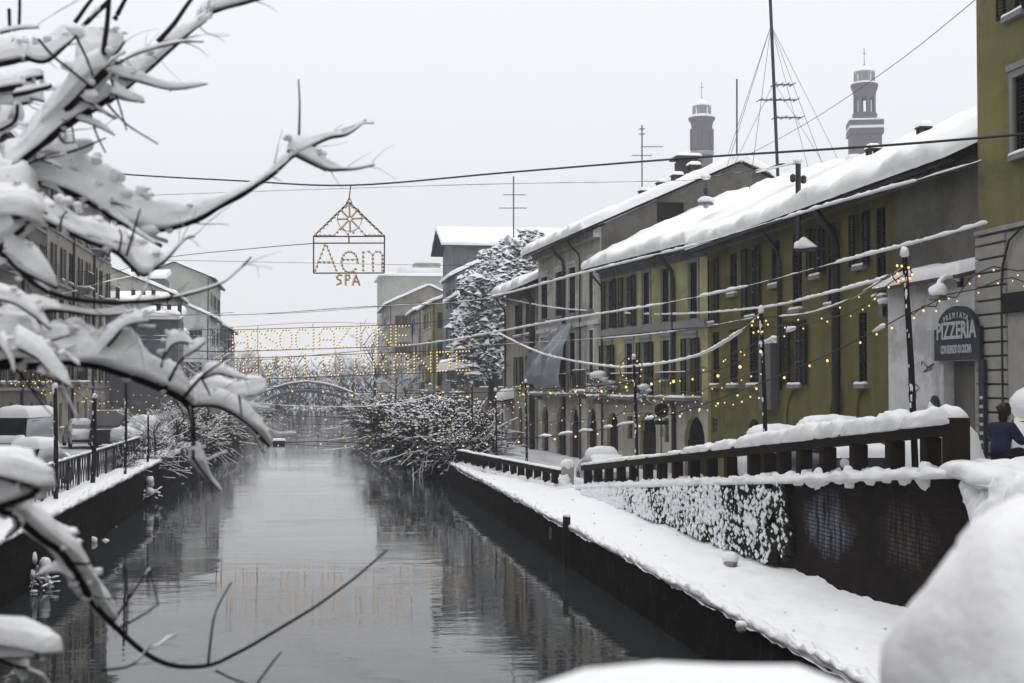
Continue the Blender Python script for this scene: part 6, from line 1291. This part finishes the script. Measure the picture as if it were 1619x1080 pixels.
# local frame: +y = facing direction, seat at z .30
V = [(0, 0, .36), (0, .02, .50), (0, .05, .66), (0, .09, .80), (0, .11, .89), (0, .13, .95),               # pelvis .. neck
     (.17, .08, .80), (.24, .20, .62), (.17, .40, .56), (-.17, .08, .80), (-.24, .20, .62), (-.17, .40, .56),     # arms
     (.10, .02, .35), (.13, .42, .44), (.13, .44, .08), (-.10, .02, .35), (-.13, .42, .44), (-.13, .44, .08), (.13, .60, .05), (-.13, .60, .05)]
body = skin_mesh('body', V[:12] + V[12:], [(0, 1), (1, 2), (2, 3), (3, 4), (4, 5), (3, 6), (6, 7), (7, 8), (3, 9), (9, 10), (10, 11), (0, 12), (12, 13), (13, 14), (14, 18), (0, 15), (15, 16), (16, 17), (17, 19)],
                 [(.15, .13), (.145, .12), (.16, .125), (.15, .11), .06, .055, .085, .065, .045, .085, .065, .045, .10, .075, .05, .10, .075, .05, .05, .05], M['trouser'], pe)
skin_mesh('jacket', [V[0], V[1], V[2], V[3], (0, .11, .88), V[6], V[7], (.18, .38, .565), V[9], V[10], (-.18, .38, .565)], [(0, 1), (1, 2), (2, 3), (3, 4), (3, 5), (5, 6), (6, 7), (3, 8), (8, 9), (9, 10)],
          [(.185, .165), (.18, .15), (.195, .155), (.185, .14), .085, .108, .085, .062, .108, .085, .062], M['jacket'], pe)
g = MB(); hc = Vector((0, .16, 1.06)); g.blob(hc, .078, .098, .115, .02, 1, 1, 16, 12); g.blob(hc + Vector((0, .102, -.01)), .016, .022, .026, .05, 1, 2, 8, 6); g.blob(hc + Vector((0, .08, -.085)), .035, .03, .03, .05, 1, 2, 8, 6)
for s in (-1, 1): g.blob(hc + Vector((s * .078, .0, -.01)), .012, .025, .032, .05, 1, 3, 8, 6)
hd = g.build('head', M['skin'], pe, True, local=True); g = MB(); 
for s in (-1, 1): g.blob(hc + Vector((s * .032, .093, .012)), .013, .008, .009, 0, 1, 1, 8, 6)
g.build('eyes', M['black'], hd, True, local=True); g = MB(); g.blob(hc + Vector((0, .097, -.055)), .026, .008, .007, 0, 1, 1, 8, 5); g.build('mouth', mat('lips', (.28, .12, .10), .5), hd, True, local=True)
g = MB(); g.blob(hc + Vector((0, -.022, .03)), .108, .115, .118, .28, 2.5, 5, 18, 12); g.blob(hc + Vector((0, -.06, -.08)), .082, .055, .10, .18, 2.5, 6, 14, 9); g.build('hair', M['hair'], pe, True, local=True)
def hand(s):
    w = Vector((s * .17, .40, .555)); verts = [w, w + Vector((-s * .01, .05, -.005)), w + Vector((-s * .015, .085, -.012))]; edges = [(0, 1), (1, 2)]; rad = [.028, (.038, .018), (.036, .016)]
    for k, (dx, L) in enumerate(((-.03, .06), (-.01, .072), (.01, .068), (.03, .052))):
        b = w + Vector((dx, .085, -.01)); i = len(verts); verts += [b, b + Vector((dx * .1, L * .5, -.012)), b + Vector((dx * .1, L * .8, -.04))]; edges += [(2, i), (i, i + 1), (i + 1, i + 2)]; rad += [.0095, .009, .0075]
    i = len(verts); verts += [w + Vector((-s * .042, .05, -.005)), w + Vector((-s * .058, .085, -.02))]; edges += [(1, i), (i, i + 1)]; rad += [.011, .009]
    skin_mesh('hand', verts, edges, rad, M['skin'], pe, 1, 1)
hand(1); hand(-1)
g = MB()
for s in (-1, 1): g.blob((s * .13, .53, .055), .052, .14, .055, .05, 1, 1, 12, 8)
g.build('shoes', M['black'], pe, True, local=True)
sbx = thing('stone_block', 'low stone block the person sits on', 'block', (pc.x, 21.6, zst(21.6)), None, R(-62)); g = MB(); g.box(-.28, .28, -.26, .2, -.1, .215); g.build('block', M['stone'], sbx, local=True)

# ================================================================ FOREGROUND: snowy tree at the left, bridge parapet
ft = thing('snowy_tree', 'snow laden bare tree reaching in from the left, close to us', 'tree', (-6.9, 6.6, ZL)); rg = random.Random(77)
g = MB(); T0 = [(-7.0, 6.6, ZL - .3, .30), (-6.9, 6.6, 3.0, .25), (-6.6, 6.5, 4.6, .21), (-6.2, 6.4, 6.2, .15), (-5.6, 6.3, 8.0, .09), (-5.2, 6.2, 9.6, .03)]; S_ = smoothpath(T0, 6); g.tube([Vector(p[:3]) for p in S_], [p[3] for p in S_], 12); g.build('trunk', M['bark'], ft, True)
TRK = [Vector(p[:3]) for p in S_]
TWG = MB(); TWS = MB()
def branch(pts, Y0, Y1, r0, r1, snow=None, root=False, k=7, over=1.0, lump=.21, cap=1.0):
    """pts px,py ; radii in px of the photo; snow: px heights per point (or None)"""
    n = len(pts); P = []
    for i, p in enumerate(pts):
        t = i / (n - 1); Y = Y0 + (Y1 - Y0) * t; v = at(p[0], p[1], Y); sc_ = Y / F; sn = (snow[i] if isinstance(snow, (list, tuple)) else (snow or 0)) * sc_; P.append((v.x, v.y, v.z, (r0 + (r1 - r0) * t) * sc_, sn))
    if root:
        v = Vector(P[0][:3]); e = min(TRK, key=lambda q: abs(q.z - (v.z - .7 if v.z > 4.6 else v.z + .2))); m_ = (v + e) * .5 + Vector((0, 0, -.12 if v.z > 4.6 else .1)); P = [(e.x, e.y, e.z, P[0][3] * 1.7, 0), (m_.x, m_.y, m_.z, P[0][3] * 1.3, P[0][4])] + P
    S = smoothpath(P, k); g = MB(); C = [Vector(p[:3]) + Vector((nz(p[0], p[1], p[2], 9), 0, nz(p[2], p[0], p[1], 9))) * p[3] * .5 for p in S]; g.tube(C, [max(.0014, p[3] * 1.2) for p in S], 8); o = g.build('branch', M['bark'], ft, True)
    if snow is not None:
        S2 = smoothpath(S, 2); idx = [i for i, p in enumerate(S2) if p[4] > .004]
        if len(idx) > 3:
            runs = []; cur = [idx[0]]
            for i in idx[1:]:
                if i == cur[-1] + 1: cur.append(i)
                else: runs.append(cur); cur = [i]
            runs.append(cur); g = MB()
            for rn in runs:
                if len(rn) < 3: continue
                m = len(rn); e = [min(1, .35 + min(i, m - 1 - i) * .16) for i in range(m)]
                pp = [Vector(S2[i][:3]) + Vector((0, 0, S2[i][3] * .45)) for i in rn]
                g.drift(pp, [(S2[i][4] * .36 + S2[i][3] * 1.0) * e[q] * over for q, i in enumerate(rn)], [S2[i][4] * .70 * e[q] * cap for q, i in enumerate(rn)], 18, lump=lump, sc_=6.0, seed=pts[0][1], sq=.95, q0=-.12)
            for rn in runs:                                   # crumbs of snow along the edges
                for q in range(len(rn) // 3):
                    i = rg.choice(rn); h = S2[i][4]; c = Vector(S2[i][:3]); u = rg.random(); s_ = h * rg.uniform(.06, .17)
                    c += Vector((rg.uniform(-.36, .36) * h, rg.uniform(-.3, .3) * h, (h * .66 if u < .75 else -h * .02) + rg.uniform(-.08, .05) * h)); g.blob(c, s_ * rg.uniform(.8, 1.6), s_ * rg.uniform(.8, 1.6), s_ * .8, .45, 2, q, 7, 5)
            if g.v: g.build('branch_snow', M['snow'], o, True)
    Lpx = sum(math.dist(a[:2], b[:2]) for a, b in zip(pts, pts[1:]))
    if snow is not None and Lpx > 60:
        for q in range(int(Lpx / 36)):
            i = rg.randint(len(S) // 6, len(S) - 2); p = Vector(S[i][:3]); r = max(.0016, S[i][3] * rg.uniform(.16, .34)); L = rg.uniform(.06, .26) * (1.4 if rg.random() < .2 else 1); t_ = (Vector(S[i + 1][:3]) - p).normalized(); d = (t_ * rg.uniform(.2, .9) + Vector((rg.uniform(-.3, .9), rg.uniform(-.6, .6), rg.uniform(-.9, .9)))).normalized(); path = [p]
            for j in range(5): d = (d + Vector((rg.uniform(-1, 1), rg.uniform(-1, 1), rg.uniform(-1, .8))) * .22).normalized(); path.append(path[-1] + d * L / 5)
            TWG.tube(path, [r * (1 - .14 * j) for j in range(6)], 5)
            if rg.random() < .22: j0 = rg.randint(1, 2); pp = path[j0:]; TWS.drift(pp, [r * 1.2 + .002] * len(pp), [r * 1.5 + rg.uniform(.003, .012)] * len(pp), 7, lump=.5, sc_=20)
            if rg.random() < .4: b2 = path[2]; d2 = (d + Vector((rg.uniform(-1, 1), rg.uniform(-1, 1), rg.uniform(-1, 1))) * .8).normalized(); TWG.tube([b2, b2 + d2 * L * .3, b2 + d2 * L * .5 + Vector((0, 0, -.01))], [r * .6, r * .5, r * .3], 4)
    return o
# main limbs
branch([(-60, 335), (0, 279), (40, 246), (75, 217), (119, 185), (150, 166), (176, 150)], 6.0, 6.2, 9, 6, [60, 60, 55, 60, 55, 40, 20], True)
branch([(70, 205), (108, 171), (140, 138), (166, 110)], 6.1, 6.0, 7, 6, [50, 60, 70, 45])
branch([(-60, 300), (0, 289), (55, 287), (111, 302), (155, 327), (178, 344), (211, 363), (256, 390)], 6.2, 6.3, 8, 2.5, [60, 62, 66, 62, 50, 25, 8, 4], True)
branch([(60, 268), (110, 292), (160, 326), (195, 352), (217, 359), (256, 362), (306, 348), (356, 321), (400, 296), (430, 274), (458, 250)], 6.3, 6.6, 6, 3.5, [70, 84, 88, 82, 76, 58, 38, 22, 15, 14, 20])
branch([(458, 250), (490, 232), (520, 218), (545, 213), (565, 202), (578, 189)], 6.6, 6.7, 3, 1.3, [44, 26, 12, 6, 9, 4])
branch([(455, 238), (490, 256), (515, 268), (540, 268), (565, 267), (592, 261)], 6.6, 6.7, 3, 1.2, [36, 36, 22, 6, 6, 6])
branch([(473, 216), (474, 170), (472, 125)], 6.6, 6.6, 1.6, .9)
branch([(-60, 335), (0, 331), (50, 341), (97, 361), (139, 380), (178, 394), (200, 410), (222, 436)], 5.8, 5.9, 5.5, 4, [40, 44, 52, 56, 50, 48, 50, 20], True)
branch([(185, 396), (222, 432), (240, 425), (261, 410), (280, 390), (294, 377), (308, 374)], 5.9, 6.0, 4, 1.3, [40, 62, 40, 12, 6, 5, 5])
branch([(95, 366), (98, 345), (106, 334)], 5.75, 5.7, 1.6, 1); branch([(200, 405), (210, 370), (222, 330)], 5.8, 5.75, 1.6, 1); branch([(188, 398), (192, 375), (188, 362)], 5.8, 5.75, 1.5, 1)
branch([(38, 312), (55, 322), (75, 338)], 5.7, 5.7, 3, 2, [16, 26, 14])
branch([(-60, 350), (0, 395), (28, 422), (60, 440), (90, 455)], 5.5, 5.6, 5, 2.5, [60, 68, 72, 60, 18], True)
branch([(30, 422), (44, 438), (61, 452), (97, 469), (155, 477), (194, 478), (239, 476), (294, 466), (347, 449), (375, 428), (397, 407)], 5.6, 6.0, 4, 1.2, [10, 6, 8, 0, 0, 0, 0, 4, 4, 3, 0], False)
branch([(30, 492), (97, 491), (150, 498), (190, 496), (230, 484), (270, 474)], 5.7, 5.9, 3, 1.5, [14, 12, 10, 16, 18, 6])
branch([(-60, 560), (0, 522), (28, 502), (55, 490), (97, 491)], 5.4, 5.5, 5, 3, [44, 46, 40, 30, 20], True)
branch([(-20, 470), (20, 478), (45, 492), (62, 505), (80, 520)], 5.3, 5.3, 3, 2, [30, 34, 30, 26, 10])
# the great arch
branch([(-80, 585), (0, 577), (55, 574), (94, 571), (133, 574), (167, 581), (208, 593), (250, 610), (278, 624), (299, 641)], 5.6, 6.1, 7, 5.5, [56, 66, 70, 70, 74, 76, 68, 52, 44, 26], True, lump=.42)
branch([(299, 641), (302, 655), (304, 678), (306, 727)], 6.1, 6.1, 4.5, 2.5, [16, 12, 6, 10])
branch([(296, 640), (319, 630), (356, 627), (395, 625), (420, 611)], 6.1, 6.3, 4, 2, [40, 46, 36, 38, 20])
branch([(299, 641), (330, 640), (352, 645), (375, 657), (398, 675), (412, 690), (426, 706)], 6.1, 6.3, 3, 2, [24, 34, 38, 40, 40, 34, 16])
branch([(306, 724), (318, 742), (332, 760), (352, 780)], 6.1, 6.2, 2, 1, [40, 34, 16, 8])
branch([(395, 660), (404, 690), (418, 716)], 6.3, 6.3, 2, 1.2, [16, 22, 12])
for (pl, rr) in (([(250, 606), (256, 575), (262, 555)], 2), ([(262, 612), (280, 578), (296, 560)], 2.4), ([(290, 630), (320, 595), (352, 572)], 2.6), ([(318, 597), (328, 615), (332, 625)], 1.6), ([(92, 525), (108, 540), (113, 552)], 2), ([(155, 552), (166, 540), (196, 536)], 2.4), ([(166, 540), (162, 524)], 2), ([(378, 625), (380, 640), (382, 658)], 1.6)): branch(pl, 5.95, 5.9, rr, 1)
branch([(262, 560), (272, 545), (290, 540), (305, 545)], 5.9, 5.9, 2, 1.2, [30, 34, 22, 8]); branch([(296, 562), (312, 552), (325, 540)], 5.9, 5.9, 1.6, 1, [26, 24, 8]); branch([(320, 598), (345, 590), (372, 596), (392, 600)], 6, 6, 2, 1, [26, 22, 12, 5])
branch([(150, 570), (175, 540), (200, 515), (235, 508)], 5.8, 5.8, 3, 1.5, [30, 40, 34, 20]); branch([(20, 565), (60, 545), (110, 530)], 5.6, 5.6, 3, 1.5, [30, 34, 22])
branch([(20, 545), (60, 565), (85, 590), (112, 612)], 5.2, 5.2, 4, 2, [40, 46, 40, 20], False); branch([(0, 545), (15, 565), (24, 592)], 5.1, 5.1, 3, 2, [30, 34, 16])
branch([(60, 590), (85, 600), (115, 615)], 5.2, 5.3, 2.5, 1.5, [16, 20, 8])
# lower left limb
branch([(-60, 740), (0, 803), (21, 812), (65, 849), (99, 875), (125, 914), (145, 947), (176, 984)], 4.6, 5.2, 7, 4.5, [56, 58, 56, 54, 52, 50, 50, 42], True, k=8)
branch([(176, 984), (202, 1010), (233, 1034), (262, 1049), (290, 1054), (329, 1052), (363, 1039), (420, 1007), (500, 958), (560, 915), (612, 870)], 5.2, 5.8, 4, 1.4)
branch([(329, 1052), (333, 1010), (342, 965), (366, 920)], 5.4, 5.5, 1.8, 1); branch([(176, 987), (202, 948), (220, 922), (237, 900)], 5.2, 5.2, 1.7, 1.2, [0, 0, 0, 7]); branch([(186, 994), (228, 971), (247, 957)], 5.2, 5.3, 1.7, 1); branch([(199, 1012), (201, 950), (199, 898)], 5.2, 5.2, 1.8, 1.2)
branch([(236, 900), (235, 920), (234, 945)], 5.2, 5.2, 1.2, .8); branch([(250, 958), (243, 925), (238, 905)], 5.2, 5.2, 1.2, .8)
branch([(340, 1060), (362, 1071), (400, 1086)], 5.3, 5.3, 1.6, 1.2); branch([(400, 1090), (432, 1046), (446, 1030)], 5.3, 5.3, 1.5, 1); branch([(160, 1060), (200, 1055), (222, 1040), (240, 1015)], 5.0, 5.0, 1.8, 1, [0, 0, 4, 5])
branch([(118, 918), (100, 905), (75, 905), (60, 910)], 5.0, 5.0, 2, 1.4, [20, 24, 16, 6]); branch([(110, 890), (135, 892), (152, 888)], 4.95, 4.95, 2, 1.2)
branch([(-40, 1010), (0, 1040), (25, 1052), (42, 1056)], 4.6, 4.7, 5, 3, [50, 44, 40, 16], True); branch([(-40, 1010), (0, 998), (30, 986)], 4.6, 4.7, 3, 2, [20, 18, 8]); branch([(20, 1050), (28, 1065), (38, 1078)], 4.7, 4.7, 2, 1.5, [16, 20, 8])
branch([(-40, 770), (10, 800), (30, 830), (10, 850)], 4.7, 4.8, 4, 2, [50, 40, 16, 8])
# upper left
branch([(-60, 110), (0, 96), (30, 94), (56, 91)], 6.4, 6.5, 5, 4, [40, 44, 46, 30], True); branch([(-60, 150), (0, 136), (40, 126), (68, 121)], 6.2, 6.3, 5, 4, [20, 22, 20, 14], True); branch([(20, 150), (50, 144), (82, 136)], 6.1, 6.1, 4, 3, [10, 10, 6])
branch([(40, 90), (70, 96), (100, 74), (119, 56), (145, 30), (172, 2)], 6.3, 6.4, 4.5, 3, [40, 46, 40, 12, 0, 0]); branch([(118, 36), (132, 18), (148, -4)], 6.4, 6.4, 3, 2.4); branch([(163, 86), (168, 45), (173, -5)], 6.0, 6.0, 3.5, 3); branch([(181, 31), (190, 15), (200, -4)], 6.3, 6.3, 3.5, 2.6); branch([(250, 67), (278, 33), (305, -4)], 6.2, 6.2, 3.6, 2.6)
branch([(172, 160), (219, 122), (264, 81), (300, 50), (322, 33), (331, 20), (400, 0), (460, -20)], 6.2, 6.5, 4, 3, [36, 44, 34, 24, 18, 30, 34, 30]); branch([(178, 104), (210, 88), (239, 78), (286, 67), (322, 66)], 6.1, 6.2, 2.2, 1, [0, 6, 8, 6, 0])
branch([(165, 112), (190, 122), (217, 128), (261, 140), (292, 140), (328, 133)], 6.1, 6.3, 2.2, 1, [30, 26, 22, 16, 13, 5]); branch([(175, 148), (200, 158), (228, 162)], 6.1, 6.2, 2, 1, [28, 22, 8]); branch([(120, 100), (150, 92), (180, 84), (196, 66)], 6.2, 6.2, 3, 2, [60, 66, 56, 20])
branch([(169, 164), (187, 184), (206, 201), (250, 228)], 6.1, 6.1, 1.6, .9); branch([(174, 120), (188, 165), (200, 206)], 6.1, 6.1, 1.5, .9); branch([(142, 178), (152, 210), (167, 242)], 6.1, 6.1, 1.6, .9); branch([(106, 242), (135, 232), (168, 218)], 6.1, 6.1, 1.8, .9); branch([(120, 188), (150, 198), (182, 214)], 6.1, 6.1, 1.6, .9, [12, 14, 5]); branch([(61, 62), (85, 90), (111, 110), (143, 137)], 5.95, 5.95, 1.8, 1.4); branch([(119, 56), (135, 88), (147, 120)], 5.95, 5.95, 1.8, 1.2)
branch([(31, -6), (31, 47)], 6.5, 6.5, 2, 2); branch([(14, 14), (16, 46)], 6.5, 6.5, 2.4, 2); branch([(0, 52), (30, 46), (62, 44)], 6.5, 6.5, 2, 1, [8, 10, 6]); branch([(90, 205), (100, 225), (118, 225)], 6.05, 6.05, 1.6, .9); branch([(112, 190), (118, 225)], 6.05, 6.05, 1.4, .8); branch([(55, 250), (80, 258), (98, 266)], 6.1, 6.1, 1.6, 1, [20, 16, 6])
branch([(-40, 175), (10, 160), (40, 155), (70, 160)], 6.3, 6.3, 4, 2, [44, 50, 50, 20], True); branch([(-30, 215), (0, 205), (24, 190), (28, 165)], 6.2, 6.1, 4, 2, [40, 44, 30, 8])
stuff(TWG.build('twigs', M['bark'], ft)); stuff(TWS.build('twig_snow', M['snowfine'], ft, True))
# bridge parapet (we stand behind it) with its snow
pp_ = thing('bridge_parapet', 'snowy stone parapet of the near bridge at the bottom edge', 'parapet', (0, 1.9, 3.4)); g = MB(); g.box(-6.4, .86, 1.75, 2.05, 3.3, 4.12); g.box(1.75, 8.4, 1.75, 2.05, 3.3, 4.12); g.build('coping', M['stone'], pp_); g = MB()
xs = lin(70, -6.3, .9); zb_ = at(1090, 1080, 2.0).z - 4.11; hs = [zb_ - .03 + .008 * nz(x * 2, 3) + (.074 + .02 * nz(x * 5, 1.5) + .010 * nz(x * 14, 2.5)) * math.exp(-((x - .53) / .25) ** 4) for x in xs]
g.drift([(x, 1.9, 4.11) for x in xs], .2, hs, 14, lump=.035, sc_=5); g.drift([(x, 1.9, 4.11) for x in lin(40, 1.7, 8.3)], .2, .18, 12, lump=.2, sc_=4); g.build('parapet_snow', M['snow'], pp_, True)
pl = thing('parapet_pillar', 'big rounded snow cap on a bridge pillar in the lower right corner', 'pillar', (1.3, 2.2, 3.4)); g = MB(); g.box(1.0, 1.68, 1.95, 2.5, 3.3, 4.12); g.box(.96, 1.72, 1.9, 2.55, 4.12, 4.2); g.build('pier', M['stone'], pl); g = MB(); g.blob((1.372, 2.22, 4.265), .39, .40, .375, .13, 1.9, 8, 44, 30); g.build('snow_cap', M['snow'], pl, True)
g = MB(); g.box(-6.6, 9.2, -5, 1.75, 3.1, 3.4); struct(g.build('bridge_deck', M['street']))

# ================================================================ HAZE
hz = MB(); hz.box(-420, 420, -58, 620, -2.0, 92)
m = bpy.data.materials.new('haze_air'); m.use_nodes = True; nt = m.node_tree; nt.nodes.clear(); ou = nt.nodes.new('ShaderNodeOutputMaterial'); pv = nt.nodes.new('ShaderNodeVolumePrincipled'); pv.inputs['Color'].default_value = (.90, .93, 1, 1); pv.inputs['Density'].default_value = .0009; nt.links.new(pv.outputs[0], ou.inputs['Volume'])
stuff(hz.build('haze', m))
# balcony plants under snow
for i, (px, py, s, l) in enumerate(((946, 606, .42, 'snow topped potted shrub on the leftmost balcony'), (964, 616, .36, 'second snow topped plant on the leftmost balcony'), (1018, 618, .28, 'snowy plant on the middle balcony of the yellow house'), (870, 606, .3, 'snowy plant on the grey house balcony'))):
    X_ = 13.4 if px < 960 else 14.0; r = ray(px, py + 14); k = (X_ - .3) / r.x; p = CAM + r * k; t = thing('balcony_plant', l, 'plant', p, 'plants on the balconies'); mb, ms = make_bush(90 + i, 45, 1.0, 1.2, 1.6, .03, .5, 10, 1.4)
    mb.build('stems', M['ivy'], t, local=True); ms.blob((0, 0, 1.9), .9, 1.1, .42, .35, 2, i, 12, 8); ms.blob((.5, -.6, 1.4), .5, .6, .3, .35, 2, i + 3, 10, 6); ms.build('plant_snow', M['snow'], t, True, local=True); t.scale = (s,) * 3
